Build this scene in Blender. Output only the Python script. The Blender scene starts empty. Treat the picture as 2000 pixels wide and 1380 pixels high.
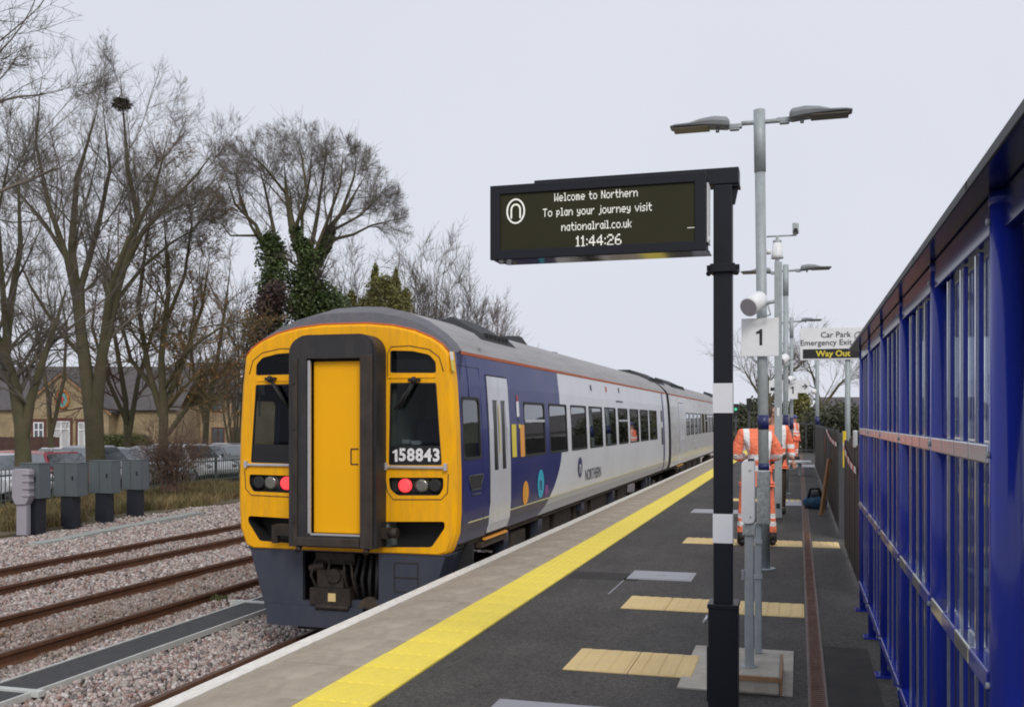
import bpy, math, random
import numpy as np
from mathutils import Vector, Matrix
from mathutils.geometry import tessellate_polygon
random.seed(7); np.random.seed(7)
S = bpy.context.scene
COL = S.collection
# ------------------------------------------------------------------ camera, sky, sun, exposure
F = 1950.0; HV = 820.0; CAMH = 1.6
PSI = math.atan(560.0 / F); SN, CS = math.sin(PSI), math.cos(PSI)
cam = bpy.data.cameras.new('camera'); camo = bpy.data.objects.new('camera', cam); COL.objects.link(camo)
camo.location = (0, 0, CAMH); camo.rotation_euler = (math.pi / 2, 0, PSI)
cam.sensor_width = 36; cam.lens = 36 * F / 2000; cam.shift_y = (HV - 690) / 2000.0
cam.clip_start = 0.1; cam.clip_end = 3000
S.camera = camo
W = bpy.data.worlds.new('World'); S.world = W; W.use_nodes = True
nt = W.node_tree; nt.nodes.clear()
sky = nt.nodes.new('ShaderNodeTexSky'); sky.sky_type = 'NISHITA'; sky.sun_disc = False
SUN_EL, SUN_AZ = math.radians(38), math.radians(150)   # azimuth: clockwise from +Y (behind the camera, to its right)
sky.sun_elevation = SUN_EL; sky.sun_rotation = SUN_AZ; sky.dust_density = 4; sky.air_density = 1.0
b1 = nt.nodes.new('ShaderNodeBackground'); b1.inputs[1].default_value = 0.06
b2 = nt.nodes.new('ShaderNodeBackground'); b2.inputs[1].default_value = 1.0
tc = nt.nodes.new('ShaderNodeTexCoord'); nz = nt.nodes.new('ShaderNodeTexNoise')
nz.inputs['Scale'].default_value = 1.3; nz.inputs['Detail'].default_value = 4
cr = nt.nodes.new('ShaderNodeMixRGB'); cr.inputs[1].default_value = (0.70, 0.73, 0.84, 1); cr.inputs[2].default_value = (0.825, 0.845, 0.915, 1)
nt.links.new(tc.outputs['Generated'], nz.inputs['Vector']); nt.links.new(nz.outputs['Fac'], cr.inputs[0])
mx = nt.nodes.new('ShaderNodeMixShader'); mx.inputs[0].default_value = 0.93
wo = nt.nodes.new('ShaderNodeOutputWorld')
nt.links.new(sky.outputs[0], b1.inputs[0]); nt.links.new(cr.outputs[0], b2.inputs[0])
nt.links.new(b1.outputs[0], mx.inputs[1]); nt.links.new(b2.outputs[0], mx.inputs[2]); nt.links.new(mx.outputs[0], wo.inputs[0])
sd = bpy.data.lights.new('sun', 'SUN'); sd.energy = 1.5; sd.angle = math.radians(22); sd.color = (1, 0.94, 0.84)
so = bpy.data.objects.new('sun', sd); COL.objects.link(so)
_d = Vector((math.sin(SUN_AZ) * math.cos(SUN_EL), math.cos(SUN_AZ) * math.cos(SUN_EL), math.sin(SUN_EL)))
so.rotation_euler = _d.to_track_quat('Z', 'Y').to_euler(); so.location = (0, -5, 30)
S.view_settings.view_transform = 'Standard'; S.view_settings.look = 'None'
S.view_settings.exposure = 0.0; S.view_settings.gamma = 1.0; S.view_settings.use_curve_mapping = False
S.render.engine = 'CYCLES'
S.cycles.filter_width = 1.9; S.cycles.max_bounces = 8; S.cycles.transparent_max_bounces = 24

# ------------------------------------------------------------------ measuring helpers: photo pixel -> place
def ray(u, v):
    a = (u - 1000.0) / F; return (-SN + a * CS, CS + a * SN, -(v - HV) / F)
def gz(u, v, z=0.0):
    r = ray(u, v); t = (z - CAMH) / r[2]; return Vector((r[0] * t, r[1] * t, z))
def gx(u, v, x):
    r = ray(u, v); t = x / r[0]; return Vector((x, r[1] * t, CAMH + r[2] * t))
def gy(u, v, y):
    r = ray(u, v); t = y / r[1]; return Vector((r[0] * t, y, CAMH + r[2] * t))
def gt(u, v, t):
    r = ray(u, v); return Vector((r[0] * t, r[1] * t, CAMH + r[2] * t))

# ------------------------------------------------------------------ object helpers
def tag(o, label=None, cat=None, group=None, kind=None):
    if label: o['label'] = label
    if cat: o['category'] = cat
    if group: o['group'] = group
    if kind: o['kind'] = kind
    return o
def thing(name, label, cat, loc=(0, 0, 0), rz=0, group=None):
    o = bpy.data.objects.new(name, None); COL.objects.link(o); o.empty_display_size = 0.1
    o.location = loc; o.rotation_euler = (0, 0, rz)
    return tag(o, label, cat, group)
def loc_of(p):
    v = Vector((0, 0, 0))
    while p is not None: v += p.location; p = p.parent
    return v
def link(name, me, mats, parent=None, local=False, smooth=False, bev=0):
    o = bpy.data.objects.new(name, me); COL.objects.link(o)
    if not isinstance(mats, (list, tuple)): mats = [mats]
    for m in mats: me.materials.append(m)
    if parent is not None: o.parent = parent
    if smooth:
        me.polygons.foreach_set('use_smooth', [True] * len(me.polygons))
    if bev:
        b = o.modifiers.new('bevel', 'BEVEL'); b.width = bev; b.segments = 2; b.limit_method = 'ANGLE'; b.angle_limit = math.radians(35)
    return o
def kids(o): return [c for c in COL.objects if c.parent == o]
def copy_tree(o, parent=None):
    c = o.copy(); COL.objects.link(c)
    if parent is not None: c.parent = parent
    for k in kids(o): copy_tree(k, c)
    return c
class MB:
    def __init__(s): s.v = []; s.f = []; s.m = []; s.sm = []
    def add(s, vs, fs, mi=0, sm=False):
        b = len(s.v); s.v += [tuple(p) for p in vs]
        for q in fs: s.f.append([b + i for i in q]); s.m.append(mi); s.sm.append(sm)
        return s
    def box(s, lo, hi, mi=0, M=None):
        x0, y0, z0 = lo; x1, y1, z1 = hi
        vs = [(x0, y0, z0), (x1, y0, z0), (x1, y1, z0), (x0, y1, z0), (x0, y0, z1), (x1, y0, z1), (x1, y1, z1), (x0, y1, z1)]
        if M is not None: vs = [M @ Vector(p) for p in vs]
        return s.add(vs, [(0, 3, 2, 1), (4, 5, 6, 7), (0, 1, 5, 4), (1, 2, 6, 5), (2, 3, 7, 6), (3, 0, 4, 7)], mi)
    def tube(s, path, r, n=10, mi=0, caps=True, sm=True):
        path = [Vector(p) for p in path]; rr = r if isinstance(r, (list, tuple)) else [r] * len(path)
        rings = []; prev = None
        for i, p in enumerate(path):
            d = (path[min(i + 1, len(path) - 1)] - path[max(i - 1, 0)]).normalized()
            if prev is None:
                a = Vector((0, 0, 1)) if abs(d.z) < 0.9 else Vector((1, 0, 0))
                e1 = d.cross(a).normalized()
            else:
                e1 = (prev - d * prev.dot(d)).normalized()
            prev = e1; e2 = d.cross(e1)
            rings.append([p + (e1 * math.cos(2 * math.pi * k / n) + e2 * math.sin(2 * math.pi * k / n)) * rr[i] for k in range(n)])
        vs = [q for R in rings for q in R]; fs = []
        for i in range(len(path) - 1):
            for k in range(n):
                fs.append((i * n + k, i * n + (k + 1) % n, (i + 1) * n + (k + 1) % n, (i + 1) * n + k))
        s.add(vs, fs, mi, sm)
        if caps:
            s.add(rings[0], [tuple(range(n))[::-1]], mi); s.add(rings[-1], [tuple(range(n))], mi)
        return s
    def prism(s, poly, fn, d0, d1, mi=0):
        """poly: 2-D outline; fn(a, b, d) -> 3-D point"""
        n = len(poly); vs = [fn(a, b, d0) for a, b in poly] + [fn(a, b, d1) for a, b in poly]
        fs = [tuple(range(n))[::-1], tuple(range(n, 2 * n))] + [(i, (i + 1) % n, n + (i + 1) % n, n + i) for i in range(n)]
        return s.add(vs, fs, mi)
    def plate(s, outer, holes, fn, d0, d1, mi=0, mih=None):
        """flat plate with real holes, thickness d0..d1"""
        polys = [outer] + holes
        tris = tessellate_polygon([[Vector((a, b, 0)) for a, b in p] for p in polys])
        pts = [q for p in polys for q in p]; n = len(pts)
        vs = [fn(a, b, d0) for a, b in pts] + [fn(a, b, d1) for a, b in pts]
        s.add(vs, [tuple(t) for t in tris] + [tuple(n + i for i in t[::-1]) for t in tris], mi)
        off = 0
        for j, p in enumerate(polys):
            m = len(p)
            ring = [fn(a, b, d0) for a, b in p] + [fn(a, b, d1) for a, b in p]
            s.add(ring, [(i, (i + 1) % m, m + (i + 1) % m, m + i) for i in range(m)], mi if j == 0 or mih is None else mih)
        return s
    def ell(s, c, r, n=12, m=8, mi=0):
        vs = []; fs = []
        for i in range(m + 1):
            th = math.pi * i / m
            for k in range(n):
                ph = 2 * math.pi * k / n
                vs.append((c[0] + r[0] * math.sin(th) * math.cos(ph), c[1] + r[1] * math.sin(th) * math.sin(ph), c[2] + r[2] * math.cos(th)))
        for i in range(m):
            for k in range(n): fs.append((i * n + k, (i + 1) * n + k, (i + 1) * n + (k + 1) % n, i * n + (k + 1) % n))
        return s.add(vs, fs, mi, True)
    def build(s, name, mats, parent=None, local=False, bev=0):
        me = bpy.data.meshes.new(name); off = Vector((0, 0, 0)) if local else loc_of(parent)
        me.from_pydata([(p[0] - off.x, p[1] - off.y, p[2] - off.z) for p in s.v], [], s.f)
        me.polygons.foreach_set('material_index', s.m); me.polygons.foreach_set('use_smooth', s.sm)
        me.validate(); me.update()
        import bmesh
        bm = bmesh.new(); bm.from_mesh(me)
        if len(s.v) < 60000:
            bmesh.ops.remove_doubles(bm, verts=bm.verts, dist=1e-5)
            lv = [v for v in bm.verts if not v.link_faces]
            if lv: bmesh.ops.delete(bm, geom=lv, context='VERTS')
            bmesh.ops.recalc_face_normals(bm, faces=bm.faces)
        bm.to_mesh(me); bm.free()
        return link(name, me, mats, parent, bev=bev)
def mesh_np(name, V, Fc, mats, parent=None, smooth=False):
    V = np.asarray(V, dtype=np.float32); Fc = np.asarray(Fc, dtype=np.int32)
    off = loc_of(parent); V = V - np.array([off.x, off.y, off.z], dtype=np.float32)
    me = bpy.data.meshes.new(name); k = Fc.shape[1]
    me.vertices.add(len(V)); me.vertices.foreach_set('co', V.ravel())
    me.loops.add(Fc.size); me.loops.foreach_set('vertex_index', Fc.ravel())
    me.polygons.add(len(Fc)); me.polygons.foreach_set('loop_start', np.arange(len(Fc), dtype=np.int32) * k)
    me.polygons.foreach_set('loop_total', np.full(len(Fc), k, dtype=np.int32))
    if smooth: me.polygons.foreach_set('use_smooth', np.ones(len(Fc), dtype=bool))
    me.update(calc_edges=True)
    return link(name, me, mats, parent)
def text_mesh(txt, size, fn, mat, name, parent, offset=0.0, align='CENTER', sx=1.0, sp=1.0):
    cu = bpy.data.curves.new('txt', 'FONT'); cu.body = txt; cu.size = size; cu.align_x = align; cu.align_y = 'CENTER'; cu.offset = offset
    cu.resolution_u = 3; cu.space_character = sp
    to = bpy.data.objects.new('txt', cu); COL.objects.link(to)
    dg = bpy.context.evaluated_depsgraph_get()
    me = bpy.data.meshes.new_from_object(to.evaluated_get(dg))
    bpy.data.objects.remove(to); bpy.data.curves.remove(cu)
    off = loc_of(parent)
    for v in me.vertices:
        p = fn(v.co.x * sx, v.co.y) - off; v.co = p
    me.name = name; me.materials.clear()
    return link(name, me, mat, parent)

def numeral_one(h, fn, mat, name, parent, w=.17):
    P = [(.0, -.5), (w, -.5), (w, .5), (w * .25, .5), (-.06, .40), (-.20, .35), (-.20, .20), (0, .24)]
    m = MB(); m.add([fn((a - .03) * h, b * h) for a, b in P], [tuple(range(len(P)))])
    return m.build(name, mat, parent)
# ------------------------------------------------------------------ materials
def pm(name, col, rough=0.6, metal=0.0, var=0.12, scale=4.0, bump=0.0, bscale=60.0, dirt=None, dirt_amt=0.0, dscale=(2, 2, 0.5), island=0.0, spec=0.5, rv=0.0, coat=0.0):
    m = bpy.data.materials.new(name); m.use_nodes = True; n = m.node_tree; N = n.nodes; L = n.links
    p = N['Principled BSDF']; p.inputs['Roughness'].default_value = rough; p.inputs['Metallic'].default_value = metal
    p.inputs['Specular IOR Level'].default_value = spec; p.inputs['Coat Weight'].default_value = coat; p.inputs['Coat Roughness'].default_value = 0.08
    tc = N.new('ShaderNodeTexCoord'); c = None
    t1 = N.new('ShaderNodeTexNoise'); t1.inputs['Scale'].default_value = scale; t1.inputs['Detail'].default_value = 6; t1.inputs['Roughness'].default_value = 0.65
    L.new(tc.outputs['Object'], t1.inputs['Vector'])
    mr = N.new('ShaderNodeMapRange'); mr.inputs[1].default_value = 0.3; mr.inputs[2].default_value = 0.7; mr.inputs[3].default_value = 1 - var; mr.inputs[4].default_value = 1 + var
    L.new(t1.outputs['Fac'], mr.inputs[0])
    mul = N.new('ShaderNodeVectorMath'); mul.operation = 'SCALE'; mul.inputs[0].default_value = col[:3]
    L.new(mr.outputs[0], mul.inputs['Scale']); c = mul.outputs[0]
    if island:
        g = N.new('ShaderNodeNewGeometry'); mr2 = N.new('ShaderNodeMapRange'); mr2.inputs[3].default_value = 1 - island; mr2.inputs[4].default_value = 1 + island
        L.new(g.outputs['Random Per Island'], mr2.inputs[0]); ml = N.new('ShaderNodeVectorMath'); ml.operation = 'SCALE'
        L.new(c, ml.inputs[0]); L.new(mr2.outputs[0], ml.inputs['Scale']); c = ml.outputs[0]
    if dirt:
        mp = N.new('ShaderNodeMapping'); mp.inputs['Scale'].default_value = dscale; L.new(tc.outputs['Object'], mp.inputs[0])
        t2 = N.new('ShaderNodeTexNoise'); t2.inputs['Scale'].default_value = 3; t2.inputs['Detail'].default_value = 7; t2.inputs['Roughness'].default_value = 0.7
        L.new(mp.outputs[0], t2.inputs['Vector'])
        m3 = N.new('ShaderNodeMapRange'); m3.inputs[1].default_value = 0.42; m3.inputs[2].default_value = 0.72; m3.inputs[3].default_value = 0; m3.inputs[4].default_value = dirt_amt
        L.new(t2.outputs['Fac'], m3.inputs[0]); mix = N.new('ShaderNodeMixRGB'); L.new(m3.outputs[0], mix.inputs[0]); L.new(c, mix.inputs[1]); mix.inputs[2].default_value = (*dirt, 1); c = mix.outputs[0]
    L.new(c, p.inputs['Base Color'])
    if rv:
        m4 = N.new('ShaderNodeMapRange'); m4.inputs[1].default_value = 0.3; m4.inputs[2].default_value = 0.7; m4.inputs[3].default_value = max(0.02, rough - rv); m4.inputs[4].default_value = rough + rv
        L.new(t1.outputs['Fac'], m4.inputs[0]); L.new(m4.outputs[0], p.inputs['Roughness'])
    if bump:
        t3 = N.new('ShaderNodeTexNoise'); t3.inputs['Scale'].default_value = bscale; t3.inputs['Detail'].default_value = 5; L.new(tc.outputs['Object'], t3.inputs['Vector'])
        b = N.new('ShaderNodeBump'); b.inputs['Strength'].default_value = bump; b.inputs['Distance'].default_value = 0.02; L.new(t3.outputs['Fac'], b.inputs['Height']); L.new(b.outputs[0], p.inputs['Normal'])
    return m
def glass(name, tint=(0.75, 0.8, 0.8), refl=0.12, rough=0.02, dark=None):
    m = bpy.data.materials.new(name); m.use_nodes = True; n = m.node_tree; N = n.nodes; L = n.links; N.clear()
    out = N.new('ShaderNodeOutputMaterial'); tr = N.new('ShaderNodeBsdfTransparent'); tr.inputs[0].default_value = (*tint, 1)
    gl = N.new('ShaderNodeBsdfGlossy'); gl.inputs['Roughness'].default_value = rough; gl.inputs[0].default_value = (0.95, 0.97, 1, 1)
    fr0 = N.new('ShaderNodeLayerWeight'); fr0.inputs['Blend'].default_value = 0.5; fr = N.new('ShaderNodeMath'); fr.operation = 'POWER'; fr.inputs[1].default_value = 4.0; L.new(fr0.outputs['Facing'], fr.inputs[0])
    ad = N.new('ShaderNodeMath'); ad.operation = 'ADD'; ad.use_clamp = True; ad.inputs[1].default_value = refl; L.new(fr.outputs[0], ad.inputs[0])
    mx = N.new('ShaderNodeMixShader'); L.new(ad.outputs[0], mx.inputs[0]); L.new(tr.outputs[0], mx.inputs[1]); L.new(gl.outputs[0], mx.inputs[2]); L.new(mx.outputs[0], out.inputs[0])
    return m
def emis(name, col, st):
    m = bpy.data.materials.new(name); m.use_nodes = True; p = m.node_tree.nodes['Principled BSDF']
    p.inputs['Base Color'].default_value = (*col, 1); p.inputs['Emission Color'].default_value = (*col, 1); p.inputs['Emission Strength'].default_value = st
    return m

def mat_ballast(name, stones=True, brown=0.0):
    m = bpy.data.materials.new(name); m.use_nodes = True; N = m.node_tree.nodes; L = m.node_tree.links; p = N['Principled BSDF']; p.inputs['Roughness'].default_value = 0.85
    r = N.new('ShaderNodeValToRGB'); r.color_ramp.interpolation = 'CONSTANT'; el = r.color_ramp.elements
    cols = [(0, (0.36, 0.275, 0.25)), (0.16, (0.41, 0.37, 0.345)), (0.32, (0.20, 0.175, 0.17)), (0.45, (0.50, 0.41, 0.38)), (0.6, (0.32, 0.20, 0.165)), (0.7, (0.60, 0.55, 0.53)), (0.82, (0.38, 0.34, 0.30)), (0.93, (0.14, 0.125, 0.13))]
    el[0].position = 0; el[0].color = (*cols[0][1], 1); el[1].position = cols[1][0]; el[1].color = (*cols[1][1], 1)
    for a, c in cols[2:]: e = el.new(a); e.color = (*c, 1)
    tc = N.new('ShaderNodeTexCoord')
    if stones:
        g = N.new('ShaderNodeNewGeometry'); L.new(g.outputs['Random Per Island'], r.inputs[0])
    else:
        v = N.new('ShaderNodeTexVoronoi'); v.inputs['Scale'].default_value = 18; L.new(tc.outputs['Object'], v.inputs['Vector'])
        s = N.new('ShaderNodeSeparateColor'); L.new(v.outputs['Color'], s.inputs[0]); L.new(s.outputs[0], r.inputs[0])
        b = N.new('ShaderNodeBump'); b.inputs['Distance'].default_value = 0.04; b.inputs['Strength'].default_value = 1; b.invert = True; L.new(v.outputs['Distance'], b.inputs['Height']); L.new(b.outputs[0], p.inputs['Normal'])
    # brownish brake-dust tone within the tracks (x bands)
    t = N.new('ShaderNodeTexNoise'); t.inputs['Scale'].default_value = 0.8; t.inputs['Detail'].default_value = 4; L.new(tc.outputs['Object'], t.inputs['Vector'])
    sx = N.new('ShaderNodeSeparateXYZ'); L.new(tc.outputs['Object'], sx.inputs[0])
    def band(c, w):
        a = N.new('ShaderNodeMath'); a.operation = 'SUBTRACT'; a.inputs[1].default_value = c; L.new(sx.outputs[0], a.inputs[0])
        ab = N.new('ShaderNodeMath'); ab.operation = 'ABSOLUTE'; L.new(a.outputs[0], ab.inputs[0])
        mr = N.new('ShaderNodeMapRange'); mr.inputs[1].default_value = w - 0.25; mr.inputs[2].default_value = w + 0.25; mr.inputs[3].default_value = 1; mr.inputs[4].default_value = 0; L.new(ab.outputs[0], mr.inputs[0]); return mr.outputs[0]
    b1 = band(-8.97, 1.0); b2 = band(-12.2, 0.95)
    ad = N.new('ShaderNodeMath'); ad.operation = 'ADD'; L.new(b1, ad.inputs[0]); 
    hb = N.new('ShaderNodeMath'); hb.operation = 'MULTIPLY'; hb.inputs[1].default_value = 0.45; L.new(b2, hb.inputs[0]); L.new(hb.outputs[0], ad.inputs[1])
    mn = N.new('ShaderNodeMath'); mn.operation = 'MULTIPLY'; L.new(ad.outputs[0], mn.inputs[0]); L.new(t.outputs['Fac'], mn.inputs[1])
    m2 = N.new('ShaderNodeMath'); m2.operation = 'MULTIPLY'; m2.inputs[1].default_value = 0.9; m2.use_clamp = True; L.new(mn.outputs[0], m2.inputs[0])
    mix = N.new('ShaderNodeMixRGB'); L.new(m2.outputs[0], mix.inputs[0]); L.new(r.outputs[0], mix.inputs[1]); mix.inputs[2].default_value = (0.15, 0.10, 0.06, 1)
    L.new(mix.outputs[0], p.inputs['Base Color'])
    return m

M = {}
def mat_asphalt():
    m = pm('platform_asphalt', (0.064, 0.060, 0.056), 0.82, var=0.32, scale=1.3, bump=0.4, bscale=180, dirt=(0.105, 0.098, 0.090), dirt_amt=0.75, dscale=(0.55, 0.2, 1), rv=0.12, spec=0.3)
    N = m.node_tree.nodes; L = m.node_tree.links; p = N['Principled BSDF']; src = p.inputs['Base Color'].links[0].from_socket; tc = [n for n in N if n.type == 'TEX_COORD'][0]
    v = N.new('ShaderNodeTexVoronoi'); v.inputs['Scale'].default_value = 75; L.new(tc.outputs['Object'], v.inputs['Vector'])
    s = N.new('ShaderNodeSeparateColor'); L.new(v.outputs['Color'], s.inputs[0]); mr = N.new('ShaderNodeMapRange'); mr.inputs[1].default_value = 0; mr.inputs[2].default_value = 1; mr.inputs[3].default_value = .62; mr.inputs[4].default_value = 1.45; L.new(s.outputs[0], mr.inputs[0])
    a = N.new('ShaderNodeVectorMath'); a.operation = 'SCALE'; L.new(src, a.inputs[0]); L.new(mr.outputs[0], a.inputs['Scale'])
    # scattered pale scuffs and dark gum spots
    out = a.outputs[0]
    for sc, th, col, k in ((2.3, .055, (.17, .165, .155), .5), (4.1, .05, (.02, .02, .02), .7), (1.1, .10, (.10, .095, .09), .35)):
        mp = N.new('ShaderNodeMapping'); mp.inputs['Scale'].default_value = (1, .8, 1); mp.inputs['Location'].default_value = (sc, sc * 2, 0); L.new(tc.outputs['Object'], mp.inputs[0])
        nz = N.new('ShaderNodeTexNoise'); nz.inputs['Scale'].default_value = 9; L.new(mp.outputs[0], nz.inputs['Vector']); ad = N.new('ShaderNodeVectorMath'); ad.operation = 'MULTIPLY_ADD'; L.new(nz.outputs['Color'], ad.inputs[0]); ad.inputs[1].default_value = (.18, .18, 0); L.new(mp.outputs[0], ad.inputs[2])
        w = N.new('ShaderNodeTexVoronoi'); w.inputs['Scale'].default_value = sc; L.new(ad.outputs[0], w.inputs['Vector']); q = N.new('ShaderNodeMapRange'); q.inputs[1].default_value = th * .5; q.inputs[2].default_value = th * 1.6; q.inputs[3].default_value = k; q.inputs[4].default_value = 0; L.new(w.outputs['Distance'], q.inputs[0])
        mx = N.new('ShaderNodeMixRGB'); L.new(q.outputs[0], mx.inputs[0]); L.new(out, mx.inputs[1]); mx.inputs[2].default_value = (*col, 1); out = mx.outputs[0]
    L.new(out, p.inputs['Base Color']); return m
M['asphalt'] = mat_asphalt()
M['concrete'] = pm('coping_concrete', (0.42, 0.36, 0.285), 0.85, var=0.18, scale=3.5, bump=0.35, bscale=120, dirt=(0.27, 0.22, 0.16), dirt_amt=0.75, dscale=(1.5, 0.5, 1))
M['pale_concrete'] = pm('pale_concrete', (0.46, 0.43, 0.37), 0.8, var=0.14, scale=5, bump=0.3, dirt=(0.25, 0.22, 0.18), dirt_amt=0.6)
M['white_line'] = pm('white_edge_paint', (0.84, 0.82, 0.76), 0.6, var=0.08, scale=6, dirt=(0.50, 0.44, 0.36), dirt_amt=0.6, dscale=(6, 2, 1))
M['yellow'] = pm('yellow_tactile', (0.92, 0.74, 0.09), 0.7, var=0.06, scale=3, dirt=(0.72, 0.57, 0.12), dirt_amt=0.5, dscale=(2, .5, 1), bump=0.1, bscale=80)
M['buff'] = pm('buff_tactile', (0.74, 0.56, 0.25), 0.7, var=0.12, scale=3, dirt=(0.56, 0.38, 0.22), dirt_amt=0.6, dscale=(2, 2, 1), bump=0.15)
M['cover'] = pm('galvanised_cover', (0.36, 0.36, 0.40), 0.5, 0.3, var=0.12, scale=6, dirt=(0.22, 0.21, 0.22), dirt_amt=0.5)
M['drain'] = pm('rusty_drain', (0.125, 0.062, 0.045), 0.75, var=0.25, scale=8, dirt=(0.22, 0.14, 0.10), dirt_amt=0.6, dscale=(6, 1, 1))
M['drain_side'] = pm('drain_kerb', (0.17, 0.14, 0.125), 0.8, var=0.2)
M['rail'] = pm('rusty_rail', (0.155, 0.068, 0.035), 0.7, 0.1, var=0.3, scale=6, dirt=(0.06, 0.03, 0.02), dirt_amt=0.7)
M['railtop'] = pm('worn_rail_head', (0.14, 0.075, 0.05), 0.42, 0.5, var=0.2, scale=6)
M['ballast'] = mat_ballast('ballast_stones'); M['ballast_far'] = mat_ballast('ballast_bed', False)
M['rubber'] = pm('dark_grip_board', (0.045, 0.046, 0.05), 0.85, var=0.15, scale=4, bump=0.3, bscale=150, dirt=(0.09, 0.085, 0.08), dirt_amt=0.4)
M['edge_white'] = pm('board_edging', (0.55, 0.57, 0.55), 0.6, var=0.1, dirt=(0.2, 0.2, 0.18), dirt_amt=0.3)
M['earth'] = pm('earth', (0.13, 0.10, 0.065), 0.95, var=0.3, scale=0.8, bump=0.4, bscale=10, dirt=(0.09, 0.10, 0.04), dirt_amt=0.7, dscale=(.3, .3, 1))
M['grass'] = pm('dry_grass', (0.20, 0.145, 0.07), 0.9, var=0.35, scale=0.7, island=0.45, dirt=(0.10, 0.12, 0.035), dirt_amt=0.8, dscale=(.5, .5, .5))
M['carpark'] = pm('car_park_asphalt', (0.09, 0.088, 0.088), 0.85, var=0.15)
# train
M['yel_train'] = pm('train_yellow_paint', (0.95, 0.455, 0.0), 0.5, var=0.04, scale=1.5, dirt=(0.42, 0.21, 0.05), dirt_amt=0.42, dscale=(5, 5, 0.7), rv=0.08, spec=0.3)
M['door_yellow'] = pm('train_door_yellow', (0.95, 0.455, 0.0), 0.5, var=0.03, scale=1.5, rv=0.05, spec=0.3)
M['roof_dark'] = pm('cab_roof_dark_grey', (0.085, 0.085, 0.10), 0.5, var=0.12, scale=2, dirt=(0.16, 0.14, 0.13), dirt_amt=0.6, dscale=(3, .4, 3))
M['roof'] = pm('train_roof_grey', (0.30, 0.295, 0.30), 0.55, var=0.1, scale=1.5, dirt=(0.16, 0.15, 0.14), dirt_amt=0.55, dscale=(5, 0.25, 5))
M['gangway'] = pm('gangway_rubber', (0.022, 0.022, 0.025), 0.6, var=0.3, scale=3, dirt=(0.05, 0.043, 0.038), dirt_amt=0.7, dscale=(3, 3, 0.7), rv=0.15)
M['gang_edge'] = pm('gangway_worn_edge', (0.042, 0.036, 0.033), 0.55, 0.3, var=0.4, scale=5, dirt=(0.085, 0.055, 0.035), dirt_amt=0.7, dscale=(5, 5, 0.5))
M['skirt'] = pm('skirt_grey', (0.040, 0.048, 0.075), 0.5, var=0.08, scale=2, dirt=(0.09, 0.085, 0.085), dirt_amt=0.3, dscale=(2, 2, .8))
M['black'] = pm('black_gloss', (0.012, 0.012, 0.015), 0.25, var=0.1)
M['blackm'] = pm('black_matt', (0.018, 0.018, 0.02), 0.7, var=0.2)
M['under'] = pm('underframe_dirty', (0.045, 0.036, 0.028), 0.8, var=0.4, scale=3, dirt=(0.11, 0.075, 0.045), dirt_amt=0.8, dscale=(3, 3, 3))
M['couple'] = pm('coupler_steel', (0.035, 0.030, 0.026), 0.6, 0.4, var=0.4, scale=8, dirt=(0.09, 0.06, 0.04), dirt_amt=0.6, dscale=(6, 6, 6))
M['train_glass'] = glass('train_tinted_glass', (0.10, 0.115, 0.12), 0.05)
M['cab_glass'] = glass('cab_glass', (0.45, 0.5, 0.5), 0.015)
M['white_paint'] = pm('white_paint', (0.80, 0.81, 0.83), 0.45, var=0.05)
M['silver'] = pm('silver_trim', (0.55, 0.56, 0.6), 0.35, 0.5, var=0.08)
M['door_grey'] = pm('train_door_grey', (0.58, 0.60, 0.68), 0.35, var=0.05, coat=0.3, dirt=(0.35, 0.32, 0.3), dirt_amt=0.25, dscale=(2, 2, .6))
M['navy'] = pm('navy_paint', (0.035, 0.042, 0.17), 0.3, var=0.06, coat=0.3)
M['cantrail'] = pm('orange_cantrail_stripe', (0.55, 0.12, 0.035), 0.45, var=0.15)
M['lime'] = pm('thin_lime_line', (0.62, 0.6, 0.35), 0.5, var=0.1)
M['red_lamp'] = emis('red_tail_lamp', (0.9, 0.05, 0.06), 1.1)
M['clear_lamp'] = pm('clear_lamp', (0.28, 0.28, 0.26), 0.15, 0.6, var=0.2, scale=20)
M['cyan'] = pm('cyan_vinyl', (0.03, 0.42, 0.62), 0.4, var=0.04); M['orange_v'] = pm('orange_vinyl', (0.85, 0.36, 0.05), 0.4, var=0.04); M['purple'] = pm('purple_vinyl', (0.22, 0.06, 0.28), 0.4, var=0.04)
M['yellow_v'] = pm('yellow_vinyl', (0.75, 0.62, 0.06), 0.45, var=0.06); M['red_v'] = pm('red_vinyl', (0.55, 0.05, 0.05), 0.45, var=0.06)
M['interior'] = pm('train_interior', (0.20, 0.21, 0.20), 0.7, var=0.1); M['seat'] = pm('train_seat', (0.03, 0.04, 0.09), 0.9, var=0.2); M['cab_wall'] = pm('cab_interior', (0.22, 0.25, 0.24), 0.7, var=0.1)
# metalwork
M['galv'] = pm('galvanised_steel', (0.38, 0.425, 0.44), 0.55, 0.15, var=0.12, scale=14, dirt=(0.24, 0.26, 0.27), dirt_amt=0.6, dscale=(4, 4, 0.6))
M['galv_spangle'] = pm('galvanised_spangle', (0.42, 0.45, 0.45), 0.4, 0.4, var=0.35, scale=45)
M['navy_band'] = pm('navy_band', (0.02, 0.025, 0.12), 0.4, var=0.1)
M['post_dark'] = pm('anthracite_paint', (0.010, 0.011, 0.017), 0.45, var=0.12, scale=3, spec=.3)
M['band_white'] = pm('white_band', (0.80, 0.81, 0.86), 0.5, var=0.04)
M['sign_gloss'] = pm('display_casing', (0.011, 0.012, 0.018), 0.4, var=0.06, spec=.3)
M['under_gloss'] = pm('display_underside', (0.05, 0.05, 0.05), 0.06, 0.85, var=0.03)
M['screen'] = pm('display_screen', (0.032, 0.030, 0.012), 0.5, var=0.08, scale=2, spec=.2)
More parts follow.
